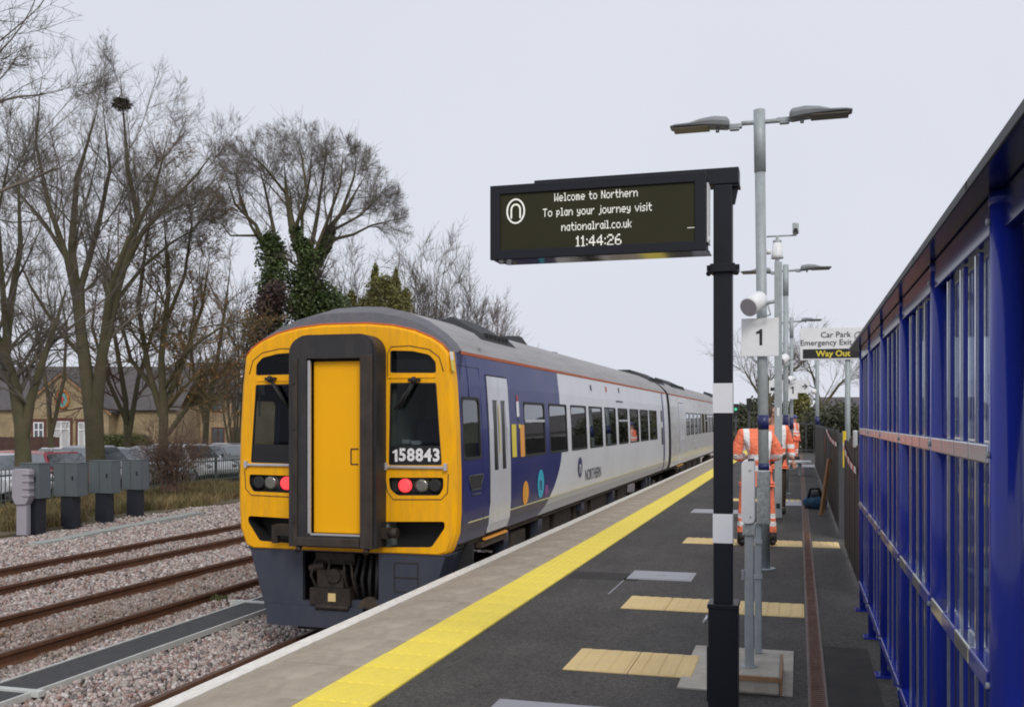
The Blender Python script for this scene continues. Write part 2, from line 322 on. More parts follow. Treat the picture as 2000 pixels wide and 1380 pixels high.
M['led'] = emis('led_white', (0.78, 0.78, 0.72), 0.35)
M['shelter'] = pm('shelter_blue_paint', (0.014, 0.031, 0.35), 0.2, var=0.10, scale=2.5, spec=.35, coat=0.15, dirt=(.04, .05, .16), dirt_amt=.5, dscale=(6, 6, .5), rv=.06)
M['fascia'] = pm('shelter_dark_fascia', (0.014, 0.017, 0.060), 0.4, var=0.1, spec=0.2)
M['sh_glass'] = glass('shelter_glass', (0.78, 0.82, 0.84), 0.10)
M['sh_roof'] = glass('shelter_roof_smoked', (0.32, 0.32, 0.36), 0.05)
M['chrome'] = pm('polished_rail', (0.55, 0.57, 0.62), 0.18, 0.9, var=0.06)
M['fence_brown'] = pm('fence_dark_brown', (0.035, 0.028, 0.027), 0.6, var=0.25, scale=3)
M['fence_grey'] = pm('fence_dark_grey', (0.06, 0.066, 0.075), 0.55, var=0.15)
M['pal_fence'] = pm('palisade_green_grey', (0.085, 0.105, 0.09), 0.6, 0.2, var=0.2)
M['yellow_post'] = pm('yellow_strip', (0.75, 0.55, 0.03), 0.5, var=0.08)
M['tape_red'] = pm('red_tape', (0.6, 0.08, 0.06), 0.5); M['tape_white'] = pm('white_tape', (0.75, 0.75, 0.75), 0.5)
M['wood'] = pm('plank_wood', (0.36, 0.20, 0.10), 0.7, var=0.2, scale=4, dirt=(0.22, 0.12, 0.06), dirt_amt=0.6, dscale=(10, 10, 1))
M['bag_blue'] = pm('blue_bag_cloth', (0.03, 0.10, 0.19), 0.8, var=0.3, bump=.3, bscale=25); M['bag_black'] = pm('black_bag_cloth', (0.015, 0.017, 0.02), 0.8, var=0.3)
M['box_grey'] = pm('cabinet_grey', (0.105, 0.125, 0.135), 0.5, var=0.06, dirt=(0.07, 0.08, 0.085), dirt_amt=0.3)
M['ped_black'] = pm('pedestal_black', (0.012, 0.014, 0.022), 0.5, var=0.15)
M['pale_box'] = pm('pale_grey_plastic', (0.33, 0.31, 0.35), 0.55, var=0.06)
M['trough'] = pm('trough_lid_concrete', (0.33, 0.35, 0.33), 0.8, var=0.15, scale=4, bump=.2)
# vegetation
M['bark'] = pm('olive_bark', (0.095, 0.08, 0.045), 0.9, var=0.3, scale=2, bump=0.5, bscale=12, dirt=(0.07, 0.08, 0.03), dirt_amt=0.7)
M['twig'] = pm('grey_twigs', (0.145, 0.125, 0.10), 0.9, var=0.25, scale=0.5)
M['twig_scrub'] = pm('scrub_twigs', (0.13, 0.11, 0.09), 0.9, var=0.25, scale=0.5)
M['twig_brown'] = pm('brown_twigs', (0.145, 0.092, 0.068), 0.9, var=0.3, scale=0.5)
M['twig_olive'] = pm('olive_twigs', (0.16, 0.125, 0.06), 0.9, var=0.3, scale=0.5)
M['ivy'] = pm('ivy_leaves', (0.060, 0.088, 0.026), 0.5, var=0.4, scale=0.9, island=0.5)
M['ivy_brown'] = pm('brown_purple_leaves', (0.07, 0.045, 0.04), 0.8, var=0.3, island=0.4)
M['conifer'] = pm('conifer_leaves', (0.19, 0.185, 0.06), 0.7, var=0.35, scale=0.8, island=0.45)
M['bush'] = pm('dull_bush_leaves', (0.08, 0.085, 0.05), 0.8, var=0.35, scale=0.8, island=0.4)
M['orange_leaf'] = pm('rusty_leaf', (0.26, 0.13, 0.04), 0.8, island=0.4)
M['hedge'] = pm('hedge_leaves', (0.10, 0.11, 0.04), 0.8, var=0.3, island=0.4)
M['nest'] = pm('nest_twigs', (0.04, 0.03, 0.02), 0.95, var=0.3)

# ================================================================== SETTING
g = MB(); g.add([(-900, -100, -1.35), (900, -100, -1.35), (900, 1800, -1.35), (-900, 1800, -1.35)], [(0, 1, 2, 3)])
tag(g.build('ground', M['earth']), 'dark brown earth stretching to the horizon', kind='structure')
def sheet(name, x0, x1, y0, y1, z, mat, label, x0b=None, zb=None, parent=None, kind='structure', thick=None):
    m = MB()
    if thick: m.box((x0, y0, z - thick), (x1, y1, z))
    else: m.add([(x0, y0, z), (x1, y0, z), (x1, y1, z), (x0, y1, z)], [(0, 1, 2, 3)])
    o = m.build(name, mat, parent)
    if parent is None: tag(o, label, kind=kind)
    return o
EDGE = -3.455
sheet('ballast_bed', -17.2, EDGE + .2, -6, 120, -1.05, M['ballast_far'], 'bed of pink and grey ballast under the tracks', thick=0.3)
sheet('verge', -21.5, -17.2, -6, 120, -0.99, M['earth'], 'rough earth verge beside the railway', thick=0.36)
sheet('car_park', -130, -21.5, -6, 160, -0.92, M['carpark'], 'asphalt car park beyond the palisade fence', thick=0.4)
platform = tag(MB().box((EDGE + .03, -6, -1.2), (7, 54, -0.0)).build('platform', M['asphalt']), 'dark asphalt station platform with faded patches', kind='structure')
sheet('field', 7.0, 120, -6, 160, -0.25, M['earth'], 'rough ground beyond the platform fence', thick=0.9)
# coping slabs with real joints
def strip_pieces(name, x0, x1, y0, n, ly, z, mat, gap=0.008, ribs=None, th=0.03, keep=160):
    """pieces along y, shared mesh"""
    def mk():
        m = MB(); m.box((x0, gap / 2, z - th), (x1, ly - gap / 2, z))
        if ribs == 'y':
            k = int(round((x1 - x0) / 0.066))
            for i in range(k):
                c = x0 + (i + .5) * (x1 - x0) / k
                m.add([(c - .017, .012, z), (c + .017, .012, z), (c + .017, ly - .012, z), (c - .017, ly - .012, z), (c - .010, .02, z + .005), (c + .010, .02, z + .005), (c + .010, ly - .02, z + .005), (c - .010, ly - .02, z + .005)],
                      [(4, 5, 6, 7), (0, 1, 5, 4), (1, 2, 6, 5), (2, 3, 7, 6), (3, 0, 4, 7)])
        return m
    first = mk().build(name, mat, platform); first.location = (0, y0, 0)
    for i in range(1, n):
        c = first.copy(); COL.objects.link(c); c.location = (0, y0 + i * ly, random.uniform(-.0015, .0015))
    return first
YELL0, YELL1 = -2.712, -2.30
strip_pieces('coping_slab', EDGE + .125, YELL0 - .006, 2.0, 40, 0.785, 0.010, M['concrete'], 0.007)
strip_pieces('edge_unit', EDGE, EDGE + .12, 2.0, 40, 0.785, 0.014, M['white_line'], 0.004, th=.12)
strip_pieces('tactile_tile', YELL0, YELL1, 2.0, 100, 0.3925, 0.012, M['yellow'], 0.005, ribs='y')
for nm, a, b, mt in (('far_coping', EDGE + .12, YELL0, M['concrete']), ('far_edge_line', EDGE, EDGE + .12, M['white_line']), ('far_tactile_line', YELL0, YELL1, M['yellow'])):
    sheet(nm, a, b, 33.4 if nm != 'far_tactile_line' else 41.25, 54, 0.011, mt, '', parent=platform, thick=.02)
# buff corduroy strips across the platform
def buff(y0, x0, x1, n0=None):
    w = 0.4; k = int(round((x1 - x0) / w)); w = (x1 - x0) / k
    for i in range(k):
        m = MB(); m.box((x0 + i * w + .003, y0, -.02), (x0 + (i + 1) * w - .003, y0 + .6, .006))
        for j in range(4):
            c = x0 + i * w + (j + .5) * w / 4
            m.add([(c - .035, y0 + .01, .006), (c + .035, y0 + .01, .006), (c + .035, y0 + .59, .006), (c - .035, y0 + .59, .006), (c - .026, y0 + .02, .012), (c + .026, y0 + .02, .012), (c + .026, y0 + .58, .012), (c - .026, y0 + .58, .012)],
                  [(4, 5, 6, 7), (0, 1, 5, 4), (1, 2, 6, 5), (2, 3, 7, 6), (3, 0, 4, 7)])
        m.build('corduroy_tile', M['buff'], platform)
DX0, DX1 = gz(1579, 1380).x, gz(1618, 1380).x
buff(6.25, -1.46, -0.62); buff(8.42, -1.46, DX0 - .005); buff(13.1, -1.46, DX0 - .005); buff(13.1, DX1 + .005, .5)
buff(20.2, -1.3, DX0 - .01)
# drain channel
for i in range(46):
    y0 = 3 + i * 1.0
    m = MB()
    m.box((DX0 + .012, y0 + .004, -.03), (DX1 - .012, y0 + .996, .004), 0)
    for j in range(24 if i < 12 else 0):
        m.box((DX0 + .022, y0 + .02 + j * .041, .004), (DX1 - .022, y0 + .036 + j * .041, .008), 0)
    m.box((DX0, y0, -.03), (DX0 + .012, y0 + 1, .007), 1); m.box((DX1 - .012, y0, -.03), (DX1, y0 + 1, .007), 1)
    m.build('drain_grate', [M['drain'], M['drain_side']], platform)
# access covers in the platform
def cover(px, d=.006):
    P = [gz(u, v) for u, v in px]; m = MB(); x0 = min(p.x for p in P); x1 = max(p.x for p in P)
    y0 = sum(sorted(p.y for p in P)[:2]) / 2; y1 = sum(sorted(p.y for p in P)[2:]) / 2
    m.box((x0, y0, -.02), (x1, y1, d)); m.box((x0 + .03, y0 + .03, d), (x1 - .03, y1 - .03, d + .004)); 
    m.box(((x0 + x1) / 2 - .05, (y0 + y1) / 2 - .01, d + .004), ((x0 + x1) / 2 + .05, (y0 + y1) / 2 + .01, d + .008))
    m.build('access_cover', M['cover'], platform, bev=.003)
cover([(1228, 1130), (1240, 1114), (1358, 1119), (1350, 1135)])
cover([(1350, 1001), (1356, 994), (1448, 996), (1446, 1003)])
cover([(930, 1420), (975, 1366), (1190, 1381), (1150, 1425)])
cover([(1500, 986), (1500, 976), (1566, 977), (1566, 988)])
cover([(1520, 911), (1522, 907), (1590, 908), (1592, 913)])
M['patch'] = pm('tarmac_patch', (0.040, 0.038, 0.037), 0.85, var=.3, scale=3, bump=.4, bscale=160, spec=.3)
for (x0, x1, y0, y1) in ((-2.27, -1.55, 9.9, 10.35), (.14, .46, 4.0, 7.4), (-1.35, -.25, 16.2, 16.9)):
    MB().box((x0, y0, -.02), (x1, y1, .003)).build('tarmac_patch', M['patch'], platform)
m = MB(); a_, b_ = gz(1188, 1160), gz(1228, 1124); d_ = (b_ - a_).normalized(); n_ = Vector((-d_.y, d_.x, 0)) * .006
m.add([a_ - n_ + Vector((0, 0, .003)), b_ - n_ + Vector((0, 0, .003)), b_ + n_ + Vector((0, 0, .003)), a_ + n_ + Vector((0, 0, .003))], [(0, 1, 2, 3)]); m.build('sawcut_line', M['cover'], platform)
# pale concrete pad and plinth with the two equipment posts
pa, pb = gz(1334, 1345), gz(1548, 1358); y1p = gz(1552, 1273).y
sheet('concrete_pad', -0.70, gz(1549, 1320).x, gz(1440, 1352).y, y1p, 0.008, M['pale_concrete'], '', parent=platform, thick=.03)
PLX0, PLX1, PLY0, PLY1 = -.48, gz(1523, 1318, .12).x, gz(1480, 1317, .12).y, gz(1480, 1271, .12).y
pl = tag(MB().box((PLX0, PLY0, 0.008), (PLX1, PLY1, .12)).build('concrete_plinth', M['pale_concrete'], bev=.012), 'low concrete plinth carrying the two thin galvanised posts', 'plinth')
m = MB(); m.box((PLX0 - .004, PLY0 - .010, .085), (PLX1 + .012, PLY0, .112)); m.box((PLX1, PLY0, .008), (PLX1 + .012, PLY1, .112)); m.build('timber_shuttering', M['wood'], pl)

# ------------------------------------------------------------------ tracks
RZ = -0.90
def rail(xc, y0, y1, zt, parent):
    prof = [(-.035, 0), (.035, 0), (.036, -.035), (.010, -.05), (.009, -.125), (.07, -.14), (.07, -.155), (-.07, -.155), (-.07, -.14), (-.009, -.125), (-.010, -.05), (-.036, -.035)]
    m = MB(); m.prism(prof, lambda a, b, d: (xc + a, d, zt + b), y0, y1)
    m.box((xc - .028, y0, zt), (xc + .028, y1, zt + .002), 1)
    return m.build('rail', [M['rail'], M['railtop']], parent)
XC = -4.825
r1 = gz(255, 1380, RZ).x
for nm, xs, zt, lab, y0 in (('near', (XC + .72, XC - .74), RZ, 'near railway track beside the platform under the train', -6), ('mid', (gz(0, 1275, RZ).x + .0, gz(0, 1205, RZ).x), RZ, 'middle railway track with dark brown rusty rails', -6), ('far', (gz(0, 1145, RZ).x, gz(0, 1110, RZ).x), RZ, 'farthest railway track, bright rusty rails beside the cabinets', -6)):
    t = thing('railway_track', lab, 'railway track', (sum(xs) / 2, 6, RZ - .15))
    for x in xs: rail(x, y0, 110, zt, t)
    xm = sum(xs) / 2
    m = MB()
    for k in range(150): m.box((xm - 1.25, 2 + k * .68, RZ - .30), (xm + 1.25, 2 + k * .68 + .24, RZ - .155))
    o = m.build('sleeper_row', M['pale_concrete'], t)
    print('track', nm, xs)
# ballast stones
CUBE = np.array([(-1, -1, -1), (1, -1, -1), (1, 1, -1), (-1, 1, -1), (-1, -1, 1), (1, -1, 1), (1, 1, 1), (-1, 1, 1)], float) * .6
CF = np.array([(0, 3, 2, 1), (4, 5, 6, 7), (0, 1, 5, 4), (1, 2, 6, 5), (2, 3, 7, 6), (3, 0, 4, 7)])
def stones(n, xr, yr, size, zfun, keep=lambda x, y: np.ones_like(x, bool)):
    x = np.random.uniform(*xr, n); y = np.random.uniform(*yr, n); k = keep(x, y); x, y = x[k], y[k]; n = len(x)
    s = size * np.random.uniform(.55, 1.25, n)
    V = CUBE[None] * (1 + np.random.uniform(-.42, .42, (n, 8, 3))); V *= np.random.uniform(.6, 1.1, (n, 1, 3))
    q = np.random.normal(size=(n, 4)); q /= np.linalg.norm(q, axis=1)[:, None]
    w, a, b, c = q.T
    R = np.stack([1 - 2 * (b * b + c * c), 2 * (a * b - c * w), 2 * (a * c + b * w), 2 * (a * b + c * w), 1 - 2 * (a * a + c * c), 2 * (b * c - a * w), 2 * (a * c - b * w), 2 * (b * c + a * w), 1 - 2 * (a * a + b * b)], 1).reshape(n, 3, 3)
    V = np.einsum('nij,nkj->nki', R, V) * (s / 2)[:, None, None]
    V += np.stack([x, y, zfun(x, y) + np.random.uniform(-.008, .014, n)], 1)[:, None, :]
    Fc = CF[None] + (np.arange(n) * 8)[:, None, None]
    return V.reshape(-1, 3), Fc.reshape(-1, 4)
RX = [XC + .72, XC - .74, gz(0, 1275, RZ).x, gz(0, 1205, RZ).x, gz(0, 1145, RZ).x, gz(0, 1110, RZ).x]
WX0, WX1 = gz(0, 1333, -.97).x, gz(75, 1349, -.97).x
print('walkway', WX0, WX1)
def zb(x, y):
    z = np.full_like(x, -1.03)
    for r in RX: z = z - .035 * np.exp(-((x - r) / .10) ** 2)
    z = z + .025 * np.sin(x * 2.1 + y * .7) * np.sin(y * 1.3)
    return z
def kp(x, y):
    k = np.ones_like(x, bool)
    for r in RX: k &= np.abs(x - r) > .045
    k &= ~((x > WX0 + .0) & (x < WX1 - .0) & (y > 2))
    return k
VS = []; FS = []; off = 0
for args in ((47000, (-14.5, -4.4), (6.3, 12.5), .062), (38000, (-16.8, -6.0), (12.5, 21), .072), (30000, (-17.4, -8.0), (21, 38), .085)):
    v, f = stones(args[0], args[1], args[2], args[3], zb, kp); VS.append(v); FS.append(f + off); off += len(v)
tag(mesh_np('ballast', np.concatenate(VS), np.concatenate(FS), M['ballast']), 'loose pink and grey ballast stones around the rails', 'ballast', kind='stuff')
# walkway board between tracks
t = thing('walkway', 'dark grip-surfaced walkway with white edges between the tracks', 'walkway', ((WX0 + WX1) / 2, 8, -1.0))
yb = [3.0, gz(100, 1356, -.97).y, gz(480, 1176, -.97).y, 17.0]
for i in range(3):
    m = MB().box((WX0 + .03, yb[i] + .05, -1.02), (WX1 - .03, yb[i + 1] - .02, -.965)); m.build('walkway_board', M['rubber'], t)
    for xa in (WX0, WX1 - .03): MB().box((xa, yb[i] + .05, -1.02), (xa + .03, yb[i + 1] - .02, -.955)).build('edge_strip', M['edge_white'], t)
    MB().box((WX0 - (.22 if i else .05), yb[i + 1] - .03, -1.0), (WX1 + .09, yb[i + 1] + .05, -.945)).build('cross_strip', M['edge_white'], t)
# stray timber
tag(MB().box((-9.6, 10.0, -.99), (-9.0, 10.06, -.96), M=Matrix.Rotation(.02, 4, 'Z')).build('timber_offcut', M['wood']), 'thin pale timber offcut lying between the middle rails', 'timber')
# cable trough lids
tr = thing('cable_trough', 'pale concrete cable trough lids running in front of the cabinets', 'cable trough', (-15.0, 25, -1.0))
ta, tb = gz(70, 1062, -.99), gz(385, 1001, -.99)
nl = 24; d = (tb - ta) / nl; dn = d.normalized(); pn = Vector((-dn.y, dn.x, 0))
for i in range(nl):
    p = ta + d * i; q = p + d * .97; w = pn * .17
    m = MB(); lo = -1.05; hi = -.965 + random.uniform(-.006, .006)
    m.add([(p - w).xy.to_3d() + Vector((0, 0, lo)), (q - w).xy.to_3d() + Vector((0, 0, lo)), (q + w).xy.to_3d() + Vector((0, 0, lo)), (p + w).xy.to_3d() + Vector((0, 0, lo)),
           (p - w).xy.to_3d() + Vector((0, 0, hi)), (q - w).xy.to_3d() + Vector((0, 0, hi)), (q + w).xy.to_3d() + Vector((0, 0, hi)), (p + w).xy.to_3d() + Vector((0, 0, hi))],
          [(0, 3, 2, 1), (4, 5, 6, 7), (0, 1, 5, 4), (1, 2, 6, 5), (2, 3, 7, 6), (3, 0, 4, 7)])
    m.build('trough_lid', M['trough'], tr)
# ================================================================== TRAIN
YF = gx(893, 1000, -3.5).y
HW = 1.33
PR = [(2.90, 0.0), (2.885, .3), (2.815, .6), (2.705, .85), (2.565, 1.05), (2.45, 1.17), (2.34, 1.245), (2.0, 1.285), (1.5, 1.315), (1.0, 1.33), (.6, 1.33), (.38, 1.315), (.2, 1.25), (.13, 1.17)]
def hw(z):
    P = PR[6:]
    if z >= P[0][0]: return P[0][1]
    for (z0, w0), (z1, w1) in zip(P, P[1:]):
        if z >= z1: return w1 + (w0 - w1) * (z - z1) / (z0 - z1)
    return P[-1][1] - (.13 - z) * .25
ZTOP, ZBOT = 2.34, .25
BOT = 'bottom'
# livery: colours belong to the vinyl, set by position along the car
def livery():
    m = bpy.data.materials.new('train_side_livery'); m.use_nodes = True; N = m.node_tree.nodes; L = m.node_tree.links; p = N['Principled BSDF']
    p.inputs['Roughness'].default_value = .32; p.inputs['Specular IOR Level'].default_value = .22; p.inputs['Coat Weight'].default_value = .05; p.inputs['Coat Roughness'].default_value = .05
    tc = N.new('ShaderNodeTexCoord'); s = N.new('ShaderNodeSeparateXYZ'); L.new(tc.outputs['Object'], s.inputs[0])
    def mth(op, a, b=None, cl=False):
        n = N.new('ShaderNodeMath'); n.operation = op; n.use_clamp = cl
        for i, q in enumerate((a, b)):
            if q is None: continue
            if isinstance(q, (int, float)): n.inputs[i].default_value = q
            else: L.new(q, n.inputs[i])
        return n.outputs[0]
    y, z = s.outputs[1], s.outputs[2]      # local: y from the nose, z above the platform
    below = mth('MAXIMUM', mth('SUBTRACT', 1.15, z), 0.0)
    yb = mth('SUBTRACT', NAVY_END - YF, mth('MULTIPLY', mth('POWER', below, 1.8), 1.55))
    navy = mth('LESS_THAN', y, yb)
    end = mth('MULTIPLY', mth('GREATER_THAN', y, CAR1 - YF - 1.15), mth('LESS_THAN', y, CAR1 - YF - .85)); navy = mth('MAXIMUM', navy, end)
    low = mth('LESS_THAN', z, .47)
    nz = N.new('ShaderNodeTexNoise'); nz.inputs['Scale'].default_value = 1.2; nz.inputs['Detail'].default_value = 6; L.new(tc.outputs['Object'], nz.inputs['Vector'])
    def mix(f, a, b):
        n = N.new('ShaderNodeMixRGB'); L.new(f, n.inputs[0])
        for i, q in ((1, a), (2, b)):
            if isinstance(q, tuple): n.inputs[i].default_value = (*q, 1)
            else: L.new(q, n.inputs[i])
        return n.outputs[0]
    pale = mix(low, (.68, .70, .76), (.40, .41, .45)); dark = mix(low, (.014, .022, .15), (.03, .032, .09))
    c = mix(navy, pale, dark)
    d = N.new('ShaderNodeMapRange'); d.inputs[1].default_value = .45; d.inputs[2].default_value = .75; d.inputs[4].default_value = .12; L.new(nz.outputs['Fac'], d.inputs[0])
    c = mix(d.outputs[0], c, (.22, .20, .19)); L.new(c, p.inputs['Base Color'])
    b = N.new('ShaderNodeBump'); b.inputs['Strength'].default_value = .05; b.inputs['Distance'].default_value = .02; L.new(nz.outputs['Fac'], b.inputs['Height']); L.new(b.outputs[0], p.inputs['Normal'])
    return m
NAVY_END = gx(1097, 800, -3.5).y; CAR1 = gx(1306, 800, -3.5).y; CAR2 = CAR1 + .55; TEND = CAR2 + 18.2
print('train', YF, NAVY_END, CAR1)
M['livery'] = livery()
def side_pt(y, z, off=0.0, sx=1): return Vector((XC + sx * (hw(z) + off), y, z))
train = thing('train', 'yellow-fronted two-car diesel train with navy and pale grey sides at platform', 'train', (XC, YF, 0))
def grid_panel(name, y0, y1, z0, z1, mat, holes=(), off=0.0, sx=1, parent=None, thick=0.0, zb=None):
    """curved side panel following the body profile, with rectangular openings; zb(y): lower edge"""
    ys = sorted(set([y0, y1] + [q for h in holes for q in h[:2] if y0 < q < y1]))
    ys2 = []
    for a, b in zip(ys, ys[1:]):
        k = max(1, int((b - a) / 1.5)); ys2 += [a + (b - a) * i / k for i in range(k)]
    ys = ys2 + [y1]
    zs = sorted(set([z0, z1] + [q for h in holes for q in h[2:4] if z0 < q < z1] + [q[0] for q in PR if z0 < q[0] < z1]))
    m = MB(); idx = {}
    def vid(y, z, o):
        k = (round(y, 5), round(z, 5), o)
        if k not in idx: idx[k] = len(m.v); m.v.append(tuple(side_pt(y, z, o, sx)))
        return idx[k]
    for a, b in zip(ys, ys[1:]):
        for c, d in zip(zs, zs[1:]):
            if any(h[0] - 1e-6 <= a and b <= h[1] + 1e-6 and h[2] - 1e-6 <= c and d <= h[3] + 1e-6 for h in holes): continue
            m.f.append([vid(a, c, off), vid(b, c, off), vid(b, d, off), vid(a, d, off)]); m.m.append(0); m.sm.append(False)
    for h in holes:   # reveals
        for (a, c, b, d) in ((h[0], h[2], h[1], h[2]), (h[1], h[2], h[1], h[3]), (h[1], h[3], h[0], h[3]), (h[0], h[3], h[0], h[2])):
            m.f.append([vid(a, c, off), vid(b, d, off), vid(b, d, off - .05), vid(a, c, off - .05)]); m.m.append(0); m.sm.append(False)
    if thick:
        for (a, c, b, d) in ((y0, z0, y1, z0), (y0, z1, y1, z1)):
            m.f.append([vid(a, c, off), vid(b, d, off), vid(b, d, off - thick), vid(a, c, off - thick)]); m.m.append(0); m.sm.append(False)
        for yy in (y0, y1):
            for c, d in zip(zs, zs[1:]):
                m.f.append([vid(yy, c, off), vid(yy, d, off), vid(yy, d, off - thick), vid(yy, c, off - thick)]); m.m.append(0); m.sm.append(False)
    return m.build(name, mat, parent)
def yu(u): return gx(u, 800, -3.5).y
WZ0, WZ1 = gx(1090, 882, -3.5).z, gx(1090, 790, -3.5).z
win_u = [(1026, 1066, 1), (1075, 1109, 0), (1117, 1147, 0), (1152.5, 1178, 0), (1183, 1204.5, 0), (1209, 1227.5, 1), (1231.5, 1248.5, 0), (1251.5, 1267, 0), (1269.5, 1284, 0)]
wins1 = [(yu(a), yu(b), WZ0, WZ1, h) for a, b, h in win_u]
dA0, dA1 = yu(956), yu(996)
CABW = (yu(906), yu(940), gx(925, 895, -3.5).z, gx(925, 777, -3.5).z)
holesR = [w[:4] for w in wins1] + [CABW, (dA0, dA1, .25, 2.13)]
CAB_STEP = (yu(914), yu(943), gx(930, 955, -3.5).z, gx(930, 927, -3.5).z)
YS = YF + .20
def bottom(y): return .25
def window(y0, y1, z0, z1, sx, parent, hopper=False, frame=True, gm=None):
    if frame:
        fr = MB(); t = .022
        for (a, b, c, d) in ((y0 - .012, y0 + t, z0, z1), (y1 - t, y1 + .012, z0, z1), (y0 + t, y1 - t, z0 - .012, z0 + t), (y0 + t, y1 - t, z1 - t, z1 + .012)):
            fr.add([side_pt(a, c, .005, sx), side_pt(b, c, .005, sx), side_pt(b, d, .005, sx), side_pt(a, d, .005, sx), side_pt(a, c, -.02, sx), side_pt(b, c, -.02, sx), side_pt(b, d, -.02, sx), side_pt(a, d, -.02, sx)],
                   [(0, 1, 2, 3), (4, 7, 6, 5), (0, 4, 5, 1), (1, 5, 6, 2), (2, 6, 7, 3), (3, 7, 4, 0)])
        # rounded corners of the rubber
        r = .07
        for (cy, cz, sy, sz) in ((y0 + t, z0 + t, 1, 1), (y1 - t, z0 + t, -1, 1), (y1 - t, z1 - t, -1, -1), (y0 + t, z1 - t, 1, -1)):
            arc = [(cy + sy * r * (1 - math.cos(a)), cz + sz * r * (1 - math.sin(a))) for a in [i * math.pi / 10 for i in range(6)]]
            poly = [(cy, cz)] + [(a, b) for a, b in arc[::-1]]
            fr.add([side_pt(a, b, .004, sx) for a, b in poly], [tuple(range(len(poly)))])
        if hopper:
            zm = z1 - (z1 - z0) * .34
            fr.add([side_pt(y0 + t, zm - .018, .006, sx), side_pt(y1 - t, zm - .018, .006, sx), side_pt(y1 - t, zm + .018, .006, sx), side_pt(y0 + t, zm + .018, .006, sx)], [(0, 1, 2, 3)], 1)
        w = fr.build('window', [M['blackm'], M['silver']], parent)
    else: w = parent
    g = MB(); g.add([side_pt(y0, z0, -.006, sx), side_pt(y1, z0, -.006, sx), side_pt(y1, z1, -.006, sx), side_pt(y0, z1, -.006, sx)], [(0, 1, 2, 3)])
    g.build('pane', gm or M['train_glass'], w)
def door(y0, y1, sx, parent, z0=.27, z1=2.12, mat='door_grey'):
    ym = (y0 + y1) / 2; H = .0
    for a, b, side in ((y0 + .012, ym - .006, 0), (ym + .006, y1 - .012, 1)):
        w = b - a; wy0, wy1 = (a + w * .36, a + w * .86) if side == 0 else (a + w * .14, a + w * .64)
        hol = [(wy0, wy1, 1.0, 1.84)]
        o = grid_panel('door', a, b, z0, z1, M[mat], hol, .012, sx, parent, thick=.03)
        g = MB(); g.add([side_pt(wy0, 1.0, .0, sx), side_pt(wy1, 1.0, .0, sx), side_pt(wy1, 1.84, .0, sx), side_pt(wy0, 1.84, .0, sx)], [(0, 1, 2, 3)]); g.build('door_pane', M['black'], o)
    bk = MB(); bk.add([side_pt(y0, z0, -.03, sx), side_pt(y1, z0, -.03, sx), side_pt(y1, z1, -.03, sx), side_pt(y0, z1, -.03, sx)], [(0, 1, 2, 3)])
    fr = MB()
    for (a, b, c, d) in ((y0 - .015, y0 + .006, z0, z1), (y1 - .006, y1 + .015, z0, z1), (y0, y1, z1, z1 + .02), (ym - .005, ym + .005, z0, z1)):
        n = 5
        for i in range(n):
            c0, d0 = c + (d - c) * i / n, c + (d - c) * (i + 1) / n
            fr.add([side_pt(a, c0, .008, sx), side_pt(b, c0, .008, sx), side_pt(b, d0, .008, sx), side_pt(a, d0, .008, sx)], [(0, 1, 2, 3)])
    fr.build('door_seal', M['blackm'], parent)
    MB().box((XC + sx * (hw(.25) - .25) - .2, y0 - .05, .10), (XC + sx * (hw(.25) - .02), y1 + .1, .17)).build('door_step', M['under'], parent)
    MB().box((XC + sx * (hw(.3) - .02) - .02, y0 - .02, .19), (XC + sx * (hw(.3) - .02) + .02, y1 + .02, .215)).build('step_edge', M['orange_v'], parent)
# --- first car
for sx in (1, -1):
    if sx == 1:
        grid_panel('side_wall', YS, CAR1, ZBOT, ZTOP, M['livery'], holesR, 0, 1, train)
    else:
        grid_panel('side_wall', YS, CAR1, ZBOT, ZTOP, M['livery'], [w[:4] for w in wins1] + [CABW], 0, -1, train)
    for w in wins1: window(*w[:4], sx, train, hopper=w[4])
    window(*CABW, sx, train, gm=M['cab_glass'])
door(dA0, dA1, 1, train)
dB0, dB1 = yu(1290), yu(1301)
# end-of-car doors (painted grey with glass)
for (a, b) in ((yu(1289.5), yu(1303)),):
    m = MB(); m.add([side_pt(a + .25, .95, .006), side_pt(a + .55, .95, .006), side_pt(a + .55, 1.85, .006), side_pt(a + .25, 1.85, .006)], [(0, 1, 2, 3)]); m.build('door_pane', M['black'], train)
# cab step recess and its lip
m = MB(); y0, y1, z0, z1 = CAB_STEP
m.add([side_pt(y0, z1, .004), side_pt(y1, z1, .004), side_pt(y1 - .10, z0, .004), side_pt(y0 + .10, z0, .004)], [(0, 1, 2, 3)]); m.build('step_recess', M['blackm'], train)
m = MB()
for a, b in (((y0, z1), (y1, z1)), ((y1, z1), (y1 - .10, z0)), ((y1 - .10, z0), (y0 + .10, z0)), ((y0 + .10, z0), (y0, z1))): m.tube([side_pt(*a, .004), side_pt(*b, .004)], .009, 6)
m.tube([side_pt(y0 + .12, z0 - .05, .006), side_pt(y1 - .12, z0 - .05, .006)], .010, 6)
m.build('step_trim', M['skirt'], train)
# cab door outline
m = MB(); ca, cb = yu(903), yu(944)
for a, b in (((ca, .45), (ca, 2.2)), ((cb, .45), (cb, 2.2)), ((ca, 2.2), (cb, 2.2)), ((yu(921), CABW[3]), (yu(921), 2.3))):
    n = 4
    m.tube([side_pt(a[0] + (b[0] - a[0]) * i / n, a[1] + (b[1] - a[1]) * i / n, .0005) for i in range(n + 1)], .006, 5)
m.build('cab_door_seam', M['navy_band'], train)
